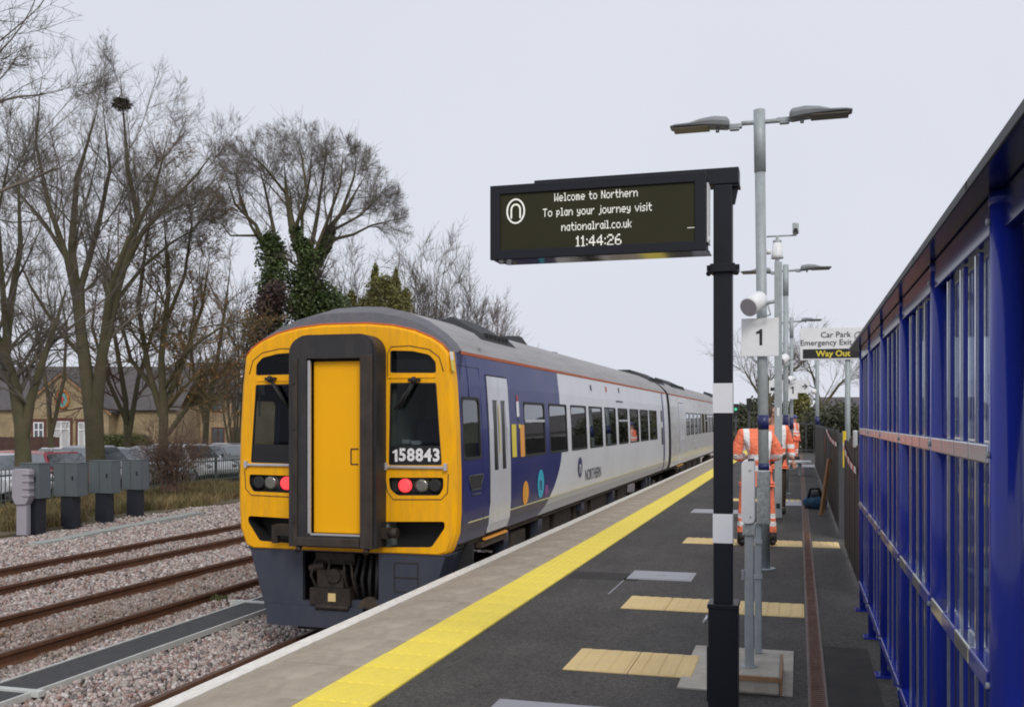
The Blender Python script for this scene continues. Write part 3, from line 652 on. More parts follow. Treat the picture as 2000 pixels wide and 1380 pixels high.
# second car
dz = 1.15
y2a = yu(1326)
wins2 = []
y = yu(1341)
while y < TEND - 2.2: wins2.append((y, y + 1.02, WZ0, WZ1)); y += 1.36
M['livery2'] = pm('second_car_livery', (.60, .61, .64), .35, var=.06, dirt=(.3, .29, .28), dirt_amt=.5, dscale=(1, .4, 2), coat=.3)
for sx in (1, -1):
    grid_panel('side_wall', CAR2, TEND, ZBOT, ZTOP, M['livery2'], [w for w in wins2], 0, sx, train)
    for i, w in enumerate(wins2): window(*w, sx, train, hopper=i in (0, 5, 10))
door(yu(1327), yu(1337), 1, train); 
# end walls, bellows, floor, roofs
def endring(y, s=1.0): 
    return [(XC + k * w * s, y, z) for k, lst in ((1, PR), (-1, PR[::-1])) for z, w in lst if not (k == -1 and w == 0)]
for y in (CAR1, CAR2, TEND):
    R = endring(y); m = MB(); m.add(R, [tuple(range(len(R)))]); m.build('end_wall', M['blackm'], train)
MB().box((XC - .55, CAR1, .3), (XC + .55, CAR2, 2.5)).build('gangway_bellows', M['gangway'], train)
MB().box((XC - 1.2, YF + .3, .17), (XC + 1.2, TEND, .27)).build('floor', M['under'], train)
def roof(y0, y1, nm, mat):
    P = [p for p in PR[:7]]; pr = [(-w, z) for z, w in P[::-1]] + [(w, z) for z, w in P[1:]]
    m = MB(); n = len(pr); ys = np.linspace(y0, y1, 9); vs = [(XC + a, y, b) for y in ys for a, b in pr]
    m.add(vs, [(i * n + k, i * n + k + 1, (i + 1) * n + k + 1, (i + 1) * n + k) for i in range(len(ys) - 1) for k in range(n - 1)], 0, True)
    return m.build(nm, mat, train)
roof(YF + .45, CAR1, 'roof', M['roof']); roof(CAR2, TEND, 'roof', M['roof'])
for (a, b) in ((YS + .12, CAR1), (CAR2, TEND)):
    for sx in (1, -1):
        m = MB(); m.add([side_pt(a, 2.325, .006, sx), side_pt(b, 2.325, .006, sx), side_pt(b, 2.36, .012, sx), side_pt(a, 2.36, .012, sx), side_pt(a, 2.36, -.02, sx), side_pt(b, 2.36, -.02, sx)], [(0, 1, 2, 3), (3, 2, 5, 4)])
        m.build('cantrail_stripe', M['cantrail'], train)
        for z0_, z1_ in ((.462, .478),):
            m = MB(); m.add([side_pt(a + .05, z0_, .003, sx), side_pt(b, z0_, .003, sx), side_pt(b, z1_, .003, sx), side_pt(a + .05, z1_, .003, sx)], [(0, 1, 2, 3)]); m.build('waist_line', M['lime'], train)
        # lower sill bent under
        m = MB(); m.add([side_pt(a + .02, ZBOT, 0, sx), side_pt(b, ZBOT, 0, sx), side_pt(b, .14, -.05, sx), side_pt(a + .02, .14, -.05, sx)], [(0, 1, 2, 3)]); m.build('sole_bar', M['under'] if 1 else M['livery'], train)
# interior: seats, partitions
m = MB()
for cy0, cy1 in ((yu(1000) + .2, CAR1 - 2.2), (CAR2 + 2.3, TEND - 1)):
    y = cy0
    while y < cy1:
        for x in (-1.0, .95):
            m.box((XC + x - .2, y, .5), (XC + x + .25, y + .4, .72)); m.box((XC + x - .2, y + .36, .5), (XC + x + .25, y + .46, 1.42))
        y += .95
m.build('seat_rows', M['seat'], train)['kind'] = 'stuff'
m = MB(); m.box((XC - 1.2, dA1 + .1, .3), (XC - .4, dA1 + .14, 2.3)); m.box((XC + .4, dA1 + .1, .3), (XC + 1.2, dA1 + .14, 2.3)); m.box((XC - 1.15, YF + .5, 2.30), (XC + 1.15, CAR1, 2.33))
m.build('interior_panel', M['interior'], train)
# --- nose
N0 = []   # outline right side top -> bottom as (half width, z)
for z, w in PR: N0.append((w, z))
def ringpts(kind):
    out = []
    for w, z in N0:
        rf = z > 2.3
        if kind == 0: w2 = max(0, w - .055) if w else 0; z2 = z - (.25 * (1 - (w / 1.245) ** 2) + .02 if rf else 0); z2 = z2 if z > .14 else .165; y = YF
        elif kind == 1: w2 = max(0, w - .018) if w else 0; z2 = z - (.225 * (1 - (w / 1.245) ** 2) + .008 if rf else 0); z2 = z2 if z > .14 else .14; y = YF + .035
        elif kind == 2: w2 = w; z2 = z - (.10 * (1 - (w / 1.245) ** 2) if rf else 0); y = YF + .13
        else: w2 = w; z2 = z; y = YF + (.45 if rf else .2)
        out.append((w2, y, z2))
    full = [(XC + w, y, z) for w, y, z in out] + [(XC - w, y, z) for w, y, z in out[::-1] if w > 0]
    return full
R = [ringpts(k) for k in range(4)]; nr = len(R[0])
def nose_band(i, sel, name, mat):
    m = MB(); m.add(R[i] + R[i + 1], [(k, (k + 1) % nr, nr + (k + 1) % nr, nr + k) for k in range(nr) if sel(k)], 0, True); return m.build(name, mat, train)
top = lambda k: R[3][k][2] > 2.3 and R[3][(k + 1) % nr][2] > 2.3
side = lambda k: not top(k)
nose_band(0, lambda k: True, 'nose_edge', M['yel_train'])
nose_band(1, top, 'cab_dome', M['roof_dark']); nose_band(2, top, 'cab_dome', M['roof_dark'])
nose_band(1, side, 'nose_corner', M['yel_train']); nose_band(2, side, 'nose_corner', M['livery'])
m = MB(); arc = [p for p in R[1] if p[2] > 2.3 - .02]; arc = sorted(arc, key=lambda p: p[0]); m.tube([(p[0], p[1] - .004, p[2]) for p in arc], .011, 6); m.build('orange_edge_line', M['cantrail'], train)
# front plate with real window, lamp and lower openings
face = [(p[0], p[2]) for p in R[0]]
fp = lambda u, v: (gy(u, v, YF).x, gy(u, v, YF).z)
def mir(P): return [(2 * XC - a, b) for a, b in P][::-1]
def rnd(P, r, n=4):
    out = []
    for i, p in enumerate(P):
        a = Vector(P[i - 1]); b = Vector(p); c = Vector(P[(i + 1) % len(P)]); d1 = (a - b); d2 = (c - b); rr = min(r, d1.length * .45, d2.length * .45)
        p1 = b + d1.normalized() * rr; p2 = b + d2.normalized() * rr
        for k in range(n + 1):
            t = k / n; q = p1 * (1 - t) ** 2 + b * 2 * t * (1 - t) + p2 * t * t; out.append((q.x, q.y))
    return out
mainw = rnd([fp(762, 747), fp(852, 747), fp(863, 908), fp(759, 908)], .02)
topw = rnd([fp(762, 728), fp(762, 684), fp(805, 685), fp(838, 692), fp(851, 706), fp(852, 728)], .03)
lampw = rnd([fp(759, 932), fp(866, 932), fp(866, 952), fp(858, 967), fp(776, 967), fp(762, 955)], .03)
loww = rnd([fp(728, 1018), fp(868, 1018), fp(869, 1030), fp(843, 1068), fp(728, 1068)], .03)
holes = [mainw, topw, lampw, loww]; holesL = [mir(h) for h in holes]
m = MB(); m.plate(face, holes + holesL, lambda a, b, d: (a, d, b), YF, YF + .03, 0, 1)
m.build('front_panel', [M['yel_train'], M['blackm']], train)
for k, grp in enumerate((holes, holesL)):
    for h, nm in ((grp[0], 'windscreen'), (grp[1], 'upper_window')):
        m = MB(); m.plate(h, [[((a - sum(p[0] for p in h) / len(h)) * .965 + sum(p[0] for p in h) / len(h), (b - sum(p[1] for p in h) / len(h)) * .965 + sum(p[1] for p in h) / len(h)) for a, b in h]], lambda a, b, d: (a, d, b), YF + .004, YF + .03)
        w = m.build(nm, M['blackm'], train)
        m = MB(); m.add([(a, YF + .015, b) for a, b in h], [tuple(range(len(h)))]); m.build('pane', M['cab_glass'], w)
    h = grp[2]; cx = sum(p[0] for p in h) / len(h)
    m = MB(); m.add([(a, YF + .07, b) for a, b in h], [tuple(range(len(h)))]); n = len(h); m.add([(a, YF + .03, b) for a, b in h] + [(a, YF + .07, b) for a, b in h], [(i, (i + 1) % n, n + (i + 1) % n, n + i) for i in range(n)])
    lu = m.build('lamp_cluster', M['black'], train)
    for uu, nm, mt in ((789, 'tail_lamp', 'red_lamp'), (822, 'head_lamp', 'clear_lamp'), (848, 'marker_lamp', 'blackm')):
        c = gy(uu, 948, YF); cxx = c.x if k == 0 else 2 * XC - c.x
        m = MB(); m.tube([(cxx, YF + .07, c.z), (cxx, YF + .018, c.z), (cxx, YF + .008, c.z)], [.078, .074, .055], 20); m.build(nm, M[mt], lu)
        m = MB(); m.tube([(cxx, YF + .07, c.z), (cxx, YF + .03, c.z)], .086, 20, caps=False); m.build('lamp_ring', M['silver'] if nm == 'head_lamp' else M['blackm'], lu)
    h = grp[3]; m = MB(); n = len(h); m.add([(a, YF + .28, b) for a, b in h], [tuple(range(len(h)))])
    m.add([(a, YF + .03, b) for a, b in h] + [(a, YF + .28, b) for a, b in h], [(i, (i + 1) % n, n + (i + 1) % n, n + i) for i in range(n)]); m.build('jumper_recess', M['blackm'], train)
    # black lower band of the windscreen
    q = [fp(757.5, 870), fp(861, 870), fp(863, 907), fp(759.5, 907)]
    if k: q = mir(q)
    m = MB(); m.add([(a, YF + .010, b) for a, b in q], [(0, 1, 2, 3)]); m.build('screen_band', M['black'], train)
    # raised moulding lines
    for px in ([(757, 738), (757, 690), (764, 677), (800, 675), (838, 682), (858, 697), (866, 725)], [(752, 930), (757, 960), (768, 975), (862, 975), (874, 962), (876, 925)]):
        pts = [fp(*q) for q in px]
        if k: pts = [(2 * XC - a, b) for a, b in pts]
        m = MB(); m.tube([(a, YF - .001, b) for a, b in pts], .0055, 5); m.build('panel_seam', M['gang_edge'], train)
    # silver sill bar with end blocks
    a, b = fp(754, 911), fp(872, 912)
    if k: a, b = (2 * XC - b[0], b[1]), (2 * XC - a[0], a[1])
    m = MB(); m.box((a[0], YF - .03, a[1] - .013), (b[0], YF, a[1] + .013)); m.box((a[0] - .015, YF - .045, a[1] - .035), (a[0] + .02, YF, a[1] + .045)); m.box((b[0] - .02, YF - .045, a[1] - .035), (b[0] + .015, YF, a[1] + .045)); m.build('sill_bar', M['silver'], train, bev=.004)
    m = MB(); a, b = fp(757, 737), fp(850, 739)
    if k: a, b = (2 * XC - b[0], b[1]), (2 * XC - a[0], a[1])
    m.box((a[0], YF - .01, a[1] - .008), (b[0], YF, a[1] + .008)); m.build('drip_rail', M['yel_train'], train)
# number
nf = lambda x, z: Vector(gy(811, 889, YF)) + Vector((x, .004, z))
text_mesh('58843', .185, lambda x, z: nf(x + .045, z), M['white_paint'], 'unit_number', train, offset=.0065, sx=.96, sp=1.10)['kind'] = 'stuff'
numeral_one(.132, lambda a, b_: nf(a - .235, b_ - .004), M['white_paint'], 'unit_number', train, .24)
# wipers
def wiper(px, mats='blackm'):
    P = [gy(u, v, YF - .05) for u, v in px]; m = MB(); m.ell(P[0], (.035, .04, .04)); m.tube(P[:2], .014, 8); m.tube([P[0] + Vector((.02, 0, 0)), P[1] + Vector((.02, 0, -.02))], .008, 6); m.tube([P[2] + Vector((0, .03, 0)), P[3] + Vector((0, .03, 0))], .011, 6); m.box((P[0].x - .07, YF - .045, P[0].z - .012), (P[0].x + .06, YF, P[0].z + .02))
    m.build('wiper', M[mats], train)
wiper([(808, 742), (776, 797), (790, 765), (768, 800)]); wiper([(527, 740), (556, 790), (543, 765), (560, 797)])
# cab interior
m = MB(); m.box((XC - 1.2, YF + 1.15, .3), (XC + 1.2, YF + 1.2, 2.45)); m.box((XC - .52, YF + .04, .2), (XC - .48, YF + 1.15, 2.5)); m.box((XC + .48, YF + .04, .2), (XC + .52, YF + 1.15, 2.5)); m.build('cab_bulkhead', M['cab_wall'], train)
for s in (-1, 1): MB().box((XC + s * .87 - .34, YF + .05, .8), (XC + s * .87 + .34, YF + .45, 1.1)).build('driver_desk', M['blackm'], train, bev=.03)
m = MB()
for s in (-1, 1): m.box((XC + s * .8 - .24, YF + .7, 1.0), (XC + s * .8 + .16, YF + .85, 1.62)); m.box((XC + s * .8 - .24, YF + .55, .85), (XC + s * .8 + .2, YF + .9, 1.0))
m.build('driver_seat', M['seat'], train, bev=.04)
m = MB(); c = gy(497, 762, YF + .2); m.box((c.x - .01, c.y, c.z - .05), (c.x + .1, c.y + .05, c.z + .1)); m.box((c.x + .05, c.y, c.z - .3), (c.x + .065, c.y + .02, c.z)); c = gy(805, 893, YF + .2)
m.box((gy(785, 0, YF + .1).x, YF + .1, gy(795, 866, YF + .1).z), (gy(800, 0, YF + .1).x, YF + .16, gy(795, 858, YF + .1).z)); m.box((gy(803, 0, YF + .1).x, YF + .1, gy(795, 868, YF + .1).z), (gy(820, 0, YF + .1).x, YF + .16, gy(795, 860, YF + .1).z))
m.build('cab_fitting', M['silver'], train)
m = MB(); c0, c1 = gy(763, 870, YF + .1), gy(774, 757, YF + .1); m.box((c0.x, YF + .1, c0.z), (c1.x, YF + .13, c1.z)); m.build('cab_pillar', M['interior'], train)
m = MB(); c0, c1 = gy(763, 728, YF + .05), gy(851, 701, YF + .05); m.box((c0.x, YF + .05, c0.z), (c1.x, YF + .06, c1.z)); m.build('sun_blind', M['gangway'], train)
m = MB(); c0 = gy(811, 783, YF + 1.1); 
for i in range(3): m.box((c0.x + i * .05 - .05, c0.y, c0.z - .03), (c0.x + i * .05 - .015, c0.y + .03, c0.z + .03))
m.build('red_notice', M['red_v'], train)
# --- gangway surround
GY = YF - .30
gw, gt_, gb = .508, gy(650, 652, GY).z, gy(650, 1069, GY).z
def rrect(x0, x1, z0, z1, rt, rb=.01):
    P = []
    for cx, cz, r, a0 in ((x1 - rt, z1 - rt, rt, 0), (x0 + rt, z1 - rt, rt, 90), (x0 + rb, z0 + rb, rb, 180), (x1 - rb, z0 + rb, rb, 270)):
        for k in range(7):
            a = math.radians(a0 + k * 15); P.append((cx + r * math.cos(a), cz + r * math.sin(a)))
    return P
ix0, ix1, iz0, iz1 = gy(598, 0, GY).x, gy(703, 0, GY).x, gy(650, 1046, GY).z, gy(650, 699, GY).z
inner = [(ix0, iz0), (ix1, iz0), (ix1, iz1), (ix0, iz1)]
fn = lambda a, b, d: (a, d, b)
m = MB(); m.plate(rrect(XC - gw, XC + gw, gb, gt_, .20), [inner], fn, GY + .03, YF, 0)
m.build('gangway_surround', M['gangway'], train, bev=.01)
m = MB(); m.plate(rrect(XC - gw + .0, XC + gw - .03, gb, gt_ - .02, .18), [[(ix0 - .0, iz0), (ix1, iz0), (ix1, iz1), (ix0, iz1)]], fn, GY, GY + .028, 0); m.build('gangway_face', M['gangway'], train, bev=.008)
m = MB()
m.box((ix0 - .155, GY - .02, gb + .0), (ix0 - .10, GY, iz1 - .0)); m.box((ix1 + .008, GY - .03, gb + .0), (ix1 + .15, GY, iz1 + .03)); m.box((ix0 - .10, GY - .03, gb + .01), (ix1 + .0, GY, iz0 - .02)); m.build('gangway_edge_frame', M['gang_edge'], train, bev=.012)
m = MB(); m.box((ix0 + .005, GY + .02, iz0), (ix0 + .035, GY + .05, iz1 - .02)); m.box((ix0, GY + .02, iz0 - .0), (ix1, GY + .06, iz0 + .018)); m.build('door_track', M['silver'], train)
m = MB(); m.box((ix0 + .045, GY + .09, iz0 + .02), (ix1 - .002, GY + .13, iz1 - .03)); dr = m.build('end_door', M['door_yellow'], train, bev=.006)
a, b = gy(686, 876, GY + .09), gy(700, 906, GY + .09); m = MB()
for (x0_, x1_, z0_, z1_) in ((a.x, b.x, a.z - .006, a.z + .006), (a.x, b.x, b.z - .006, b.z + .006), (a.x - .006, a.x + .006, b.z, a.z)): m.box((x0_, GY + .082, z0_), (x1_, GY + .089, z1_))
m.build('door_handle', M['gang_edge'], dr)
m = MB(); m.box((ix0 + .04, GY + .125, iz0), (ix1, YF, iz1)); m.build('door_backing', M['blackm'], train)
for s in (-1, 1):
    for i in range(4): MB().tube([(XC + s * .44, GY - .032, .5 + i * .5), (XC + s * .44, GY - .018, .5 + i * .5)], .012, 8).build('gangway_bolt', M['couple'], train)
    MB().tube([(XC + s * .40, GY - .01, gb - .05), (XC + s * .40, GY + .08, gb + .02)], .03, 10).build('gangway_stop', M['couple'], train)
c = gy(760, 1040, YF - .12); m = MB(); m.tube([(XC + .5, YF - .12, c.z), (c.x + .04, YF - .12, c.z)], .035, 12); m.tube([(c.x + .0, YF - .12, c.z), (c.x + .10, YF - .12, c.z)], .055, 12); m.box((XC + .5, YF - .16, c.z - .06), (XC + .60, YF - .02, c.z + .05)); m.build('coupling_lever', M['couple'], train)
c = gy(542, 1040, YF - .12); m = MB(); m.box((c.x - .05, YF - .16, c.z - .11), (c.x + .02, YF - .1, c.z + .09)); m.box((c.x, YF - .18, c.z - .02), (XC - .5, YF - .08, c.z + .10)); m.build('coupling_lever', M['couple'], train)
# --- skirt
sp = lambda u, v: (gy(u, v, YF + .05).x, gy(u, v, YF + .05).z)
zt_, zb_ = .15, -.70
so_ = [(XC - 1.19, zt_), (XC + 1.19, zt_), (XC + 1.17, zt_ - .03), (XC + .93, zb_), (XC - .93, zb_), (XC - 1.17, zt_ - .03)]
o0, o1 = sp(593, 1171), sp(741, 1171)
hole = [(o0[0], o0[1]), (o1[0], o1[1]), (o1[0], zt_ - .012), (o0[0], zt_ - .012)]
m = MB(); m.plate(so_, [hole], fn, YF + .03, YF + .09); m.box((XC - 1.22, YF + .02, zt_ - .005), (XC + 1.22, YF + .30, zt_ + .012))
for s in (-1, 1):
    P = [(XC + s * 1.17, YF + .09, zt_), (XC + s * .93, YF + .09, zb_), (XC + s * .99, YF + .9, zb_ + .18), (XC + s * 1.19, YF + .9, zt_)]; m.add(P, [(0, 1, 2, 3)])
m.box((XC - .95, YF + .0, zb_), (XC + .95, YF + .03, o0[1] - .05))
m.build('skirt', M['skirt'], train)
a, b = sp(771, 1098), sp(817, 1155); m = MB()
for (x0_, x1_, z0_, z1_) in ((a[0], b[0], a[1], a[1] + .008), (a[0], a[0] + .008, b[1], a[1]), (b[0], b[0] + .008, b[1], a[1]), (a[0], b[0], sp(794, 1128)[1], sp(794, 1128)[1] + .012), (a[0], b[0], b[1] - .008, b[1])): m.box((x0_, YF + .022, z0_), (x1_, YF + .03, z1_))
m.build('skirt_hatch', M['gang_edge'], train)
m = MB(); m.box((XC - 1.3, YF + .6, -.7), (XC + 1.3, YF + .64, .2)); m.box((o0[0] - .1, YF + .1, -.75), (o1[0] + .1, YF + .6, -.45)); m.build('buffer_beam', M['blackm'], train)
m = MB(); cc = (o0[0] + o1[0]) / 2 - .08
m.box((cc - .26, YF + .10, zt_ - .16), (cc + .22, YF + .25, zt_ - .03)); m.box((cc - .27, YF - .02, -.45), (cc + .22, YF + .5, -.26)); m.box((cc - .2, YF + .02, -.26), (cc + .12, YF + .5, -.06))
m.tube([(cc - .30, YF + .06, -.06), (cc - .12, YF + .06, -.02)], .05, 10); m.tube([(cc + .02, YF - .02, -.12), (cc + .02, YF + .1, -.12)], .08, 12); m.tube([(cc - .2, YF, -.47), (cc + .2, YF, -.47)], .035, 10)
for s in (-.22, -.05, .12, .2): m.tube([(cc + s, YF + .05, .05), (cc + s * 1.2, YF - .0, -.12), (cc + s * 1.1 + .03, YF + .06, -.3)], .016, 8)
m.build('coupler', M['couple'], train, bev=.012)
m = MB(); m.box((cc - .04, YF - .030, -.40), (cc + .05, YF - .022, -.31)); m.build('coupler_plate', M['buff'], train)
m = MB(); m.tube([(cc + .42, YF + .02, -.47), (cc + .42, YF + .1, -.47)], [.12, .13], 16); m.tube([(cc + .42, YF + .0, -.47), (cc + .42, YF + .02, -.47)], .06, 12); m.build('buffer_drum', M['under'], train)
m = MB()
for i in range(5):
    x = cc + .28 + i * .07; m.tube([(x, YF + .12, .1), (x + .02 * (i - 2), YF + .05, -.15), (x - .03, YF + .15, -.45)], .02, 8)
m.build('brake_hose', M['blackm'], train)
# --- underframe, bogies
m = MB()
def ub(y0, y1, z0, z1, x0=-1.1, x1=1.1): m.box((XC + x0, y0, z0), (XC + x1, y1, z1))
ub(YF + .7, TEND, .02, .18, -.8, .8)
for a, b, z in ((14.6, 15.1, -.35), (15.4, 16.6, -.5), (16.9, 18.0, -.42), (18.3, 19.9, -.55), (20.2, 20.9, -.4), (21.2, 22.3, -.5), (33.0, 34.4, -.5), (34.8, 36.5, -.45), (37, 38.6, -.5), (39, 40, -.4)): ub(a, b, z, .12)
m.build('equipment_case', M['under'], train, bev=.02)
for a, z in ((dA1 + .15, -.2), (14.0, -.15), (17, .02), (20, -.1), (24.6, -.1), (25.2, 0)): MB().box((XC + 1.08, a, z), (XC + 1.2, a + .22, .2)).build('pipe_bracket', M['skirt'], train)
def bogie(yc):
    fr = MB()
    for s in (-1, 1): fr.box((XC + s * 1.06 - .06, yc - 1.7, -.42), (XC + s * 1.06 + .06, yc + 1.7, -.22)); fr.box((XC + s * 1.03 - .13, yc - .35, -.3), (XC + s * 1.03 + .13, yc + .35, .1))
    fr.box((XC - 1.0, yc - .2, -.38), (XC + 1.0, yc + .2, -.24)); fb = fr.build('bogie_frame', M['under'], train)
    for s in (-1, 1):
        for dy in (-1.3, 1.3):
            MB().tube([(XC + s * .70, yc + dy, -.48), (XC + s * .82, yc + dy, -.48)], .42, 24).build('wheel', M['under'], fb); MB().box((XC + s * 1.07 - .09, yc + dy - .18, -.62), (XC + s * 1.07 + .09, yc + dy + .18, -.32)).build('axle_box', M['under'], fb)
        MB().tube([(XC + s * 1.16, yc + .5, -.4), (XC + s * 1.16, yc + 1.1, .0)], .05, 8).build('damper', M['under'], fb)
for y in (YF + 3.0, CAR1 - 3.0, CAR2 + 3.0, TEND - 3): bogie(y)
# --- roof equipment
def roofbox(y0, y1, x0, x1, h, name='roof_vent', mat='blackm', ribs=True):
    m = MB(); zf = lambda x: np.interp(abs(x), [w for z, w in PR[:7]], [z for z, w in PR[:7]])
    z0a, z0b = zf(x0), zf(x1)
    top = [(XC + x0 + .05, y0 + .35, z0a + h), (XC + x1 - .05, y0 + .35, z0b + h), (XC + x1 - .05, y1 - .35, z0b + h), (XC + x0 + .05, y1 - .35, z0a + h)]
    bot = [(XC + x0, y0, z0a - .03), (XC + x1, y0, z0b - .03), (XC + x1, y1, z0b - .03), (XC + x0, y1, z0a - .03)]
    m.add(bot + top, [(4, 5, 6, 7), (0, 1, 5, 4), (1, 2, 6, 5), (2, 3, 7, 6), (3, 0, 4, 7)])
    if ribs:
        k = int((y1 - y0 - .8) / .18)
        for i in range(k):
            y = y0 + .42 + i * .18; m.box((XC + x1 - .35, y, z0b + h - .02), (XC + x1 - .02, y + .07, z0b + h + .025))
    m.build(name, M[mat], train)
ry = lambda u: gx(u, 650, XC + .5).y
roofbox(ry(862), ry(950), .45, 1.0, .09); roofbox(ry(862), ry(930), -.2, .44, .06, ribs=False)
roofbox(gx(984, 655, XC).y - .35, gx(984, 655, XC).y + .6, -.1, .3, .14, 'roof_box', ribs=False); c = gx(1071, 683, XC + .1); m = MB(); m.box((XC, c.y, 2.78), (XC + .2, c.y + .25, 2.94)); m.tube([(XC + .1, c.y + .5, 2.8), (XC + .1, c.y + .5, 2.96)], .06, 8); m.build('roof_aerial', M['blackm'], train)
roofbox(ry(1237), ry(1272), .35, .95, .10); roofbox(ry(1283), ry(1315), .35, .95, .10); roofbox(ry(1240), ry(1275), -.3, .3, .10); roofbox(ry(1380), ry(1395), .3, .9, .12)
# --- vinyls and notices on the side
def decal(uv, w, h, mat, name, off=.006, shape='rect', yc=None):
    c = gx(uv[0], uv[1], -3.5); y, z = c.y, c.z; m = MB()
    if shape == 'rect': P = [(y - w / 2, z - h / 2), (y + w / 2, z - h / 2), (y + w / 2, z + h / 2), (y - w / 2, z + h / 2)]
    else: P = [(y + w / 2 * math.cos(a), z + h / 2 * math.sin(a)) for a in np.linspace(0, 2 * math.pi, 28, endpoint=False)]
    m.add([side_pt(a, b, off) for a, b in P], [tuple(range(len(P)))]); m.build(name, M[mat], train); return y, z
decal((894, 694), .10, .09, 'white_paint', 'notice_label'); decal((894, 713), .10, .12, 'yellow_v', 'notice_label')
decal((1004.5, 860), .21, .42, 'yellow_v', 'yellow_notice'); decal((1020.5, 860), .21, .42, 'orange_v', 'orange_notice'); decal((1014, 798), .12, .20, 'white_paint', 'white_notice'); decal((1014, 778), .07, .08, 'red_v', 'red_notice'); decal((1016, 832), .10, .05, 'yellow_v', 'yellow_notice'); decal((1015, 820), .08, .05, 'navy_band', 'white_notice')
decal((975, 836), .03, .56, 'yellow_v', 'door_edge_stripe', .02)
oy = decal((1025.5, 962), .30, .32, 'orange_v', 'orange_disc', shape='c'); cy_ = decal((1055, 944), .36, .40, 'cyan', 'cyan_disc', shape='c'); py_ = decal((1066.5, 956), .22, .16, 'purple', 'purple_disc', .004, shape='c')
text_mesh('i', .22, lambda a, b: side_pt(oy[0] + a, oy[1] + b, .009), M['yellow_v'], 'disc_symbol', train, offset=.004)
text_mesh('n', .30, lambda a, b: side_pt(cy_[0] + a, cy_[1] + b, .009), M['navy'], 'disc_symbol', train, offset=.002)
NZ = .82
y0 = gx(1132, 930, -3.5).y
m = MB(); c = (y0, gx(1132, 912, -3.5).z); A = np.linspace(0, 2 * math.pi, 24, endpoint=False)
m.add([side_pt(c[0] + .17 * math.cos(a), c[1] + .17 * math.sin(a), .006) for a in A], [tuple(range(24))]); m.build('operator_roundel', M['navy'], train)
text_mesh('n', .30, lambda a, b: side_pt(c[0] + a, c[1] + b, .010), M['white_paint'], 'roundel_letter', train, offset=.004)
yt = gx(1157, 0, -3.5).y
text_mesh('NORTHERN', .27, lambda a, b: side_pt(yt + .05 + a, gx(1157, 925, -3.5).z + b, .006), M['skirt'], 'operator_name', train, offset=.002, sx=.98)
for u, mt in ((1160, 'skirt'), (1189.5, 'red_v'), (1214, 'skirt')): decal((u, 757 + (u - 1160) * .09), .12, .10, mt, 'small_window_label')
decal((1213, 784), .8, .03, 'skirt', 'side_lettering')
# gap seam at car end
m = MB(); m.box((XC + .6, CAR1, .25), (XC + 1.2, CAR2, 2.2)); m.build('gap_screen', M['gangway'], train)

# ================================================================== PLATFORM FURNITURE
def P2(u, v, y): return gy(u, v, y)
# --- lamp columns
def lamp_head(parent, p, s, scale=1.0, down=0):
    """LED lantern at p pointing along s (+1/-1) in x"""
    X = lambda d: p.x + s * d
    m = MB(); m.box((min(X(-.01), X(.17)), p.y - .028, p.z - .05), (max(X(-.01), X(.17)), p.y + .028, p.z + .0)); m.box((min(X(.02), X(.12)), p.y - .032, p.z - .07), (max(X(.02), X(.12)), p.y + .032, p.z - .05)); m.build('lantern_bracket', M['galv'], parent, bev=.008)
    st = [(.12, -.035, .04, .09), (.15, -.045, .075, .12), (.28, -.03, .09, .13), (.42, -.018, .075, .13), (.54, -.013, .035, .13), (.70, -.010, .028, .12), (.755, -.005, .025, .08)]
    m = MB(); n = 10; vs = []
    for d, zb_, zt_, w in st:
        for k in range(n):
            a = 2 * math.pi * k / n; cz = (zb_ + zt_) / 2 - .0; hz_ = (zt_ - zb_) / 2
            ca, sa = math.cos(a), math.sin(a); sg = lambda q: math.copysign(abs(q) ** .55, q)
            vs.append((X(d), p.y + w * sg(ca), p.z + cz + hz_ * (sg(sa) if sa < 0 else sa)))
    fs = [(i * n + k, i * n + (k + 1) % n, (i + 1) * n + (k + 1) % n, (i + 1) * n + k) for i in range(len(st) - 1) for k in range(n)] + [tuple(range(n)), tuple(range((len(st) - 1) * n, len(st) * n))]
    m.add(vs, fs); hd = m.build('lantern_head', M['lantern'], parent, bev=.006)
    m = MB(); m.box((min(X(.34), X(.72)), p.y - .11, p.z - .030), (max(X(.34), X(.72)), p.y + .11, p.z - .018)); m.build('lens', M['lens_brown'], hd)
    m = MB(); m.tube([(X(.25), p.y, p.z - .03), (X(.25), p.y, p.z - .075)], .02, 8); m.build('sensor', M['galv'], hd)
M['lantern'] = pm('lantern_grey', (0.24, 0.26, 0.275), 0.5, 0.1, var=.1); M['lens_brown'] = pm('lantern_lens', (.10, .085, .06), .3, .2, var=.3, scale=30)
def lamp_column(base, top, label, r=.055, heads=(-1, 1), bands=(), zb=.0, hz=-.13, hl=.19):
    t = thing('lamp_column', label, 'lamp post', base, group='twin-headed lamp columns along the platform')
    base = Vector(base); top = Vector(top)
    f = lambda k: base + (top - base) * k
    m = MB(); m.tube([base, f(.5), f(.87)], r, 20); m.tube([f(.0), f(.0) + Vector((0, 0, .02))], r * 2, 12); m.build('column', M['galv'], t)
    m = MB(); m.tube([f(.865), top], r * 1.12, 20); m.build('column_sleeve', M['galv'], t)
    m = MB()
    for s in heads: m.tube([top + Vector((0, 0, hz)), top + Vector((s * hl, 0, hz))], .024, 10)
    m.build('cross_arm', M['galv'], t)
    for s in heads: lamp_head(t, top + Vector((s * hl, 0, hz + (.03 if s > 0 else 0))), s)
    for (z0, z1) in bands:
        H = top.z - base.z; m = MB(); m.tube([f((z0 - base.z) / H), f((z1 - base.z) / H)], r * 1.08, 20); m.build('column_band', M['navy_band'], t)
    return t
T1 = 10.7
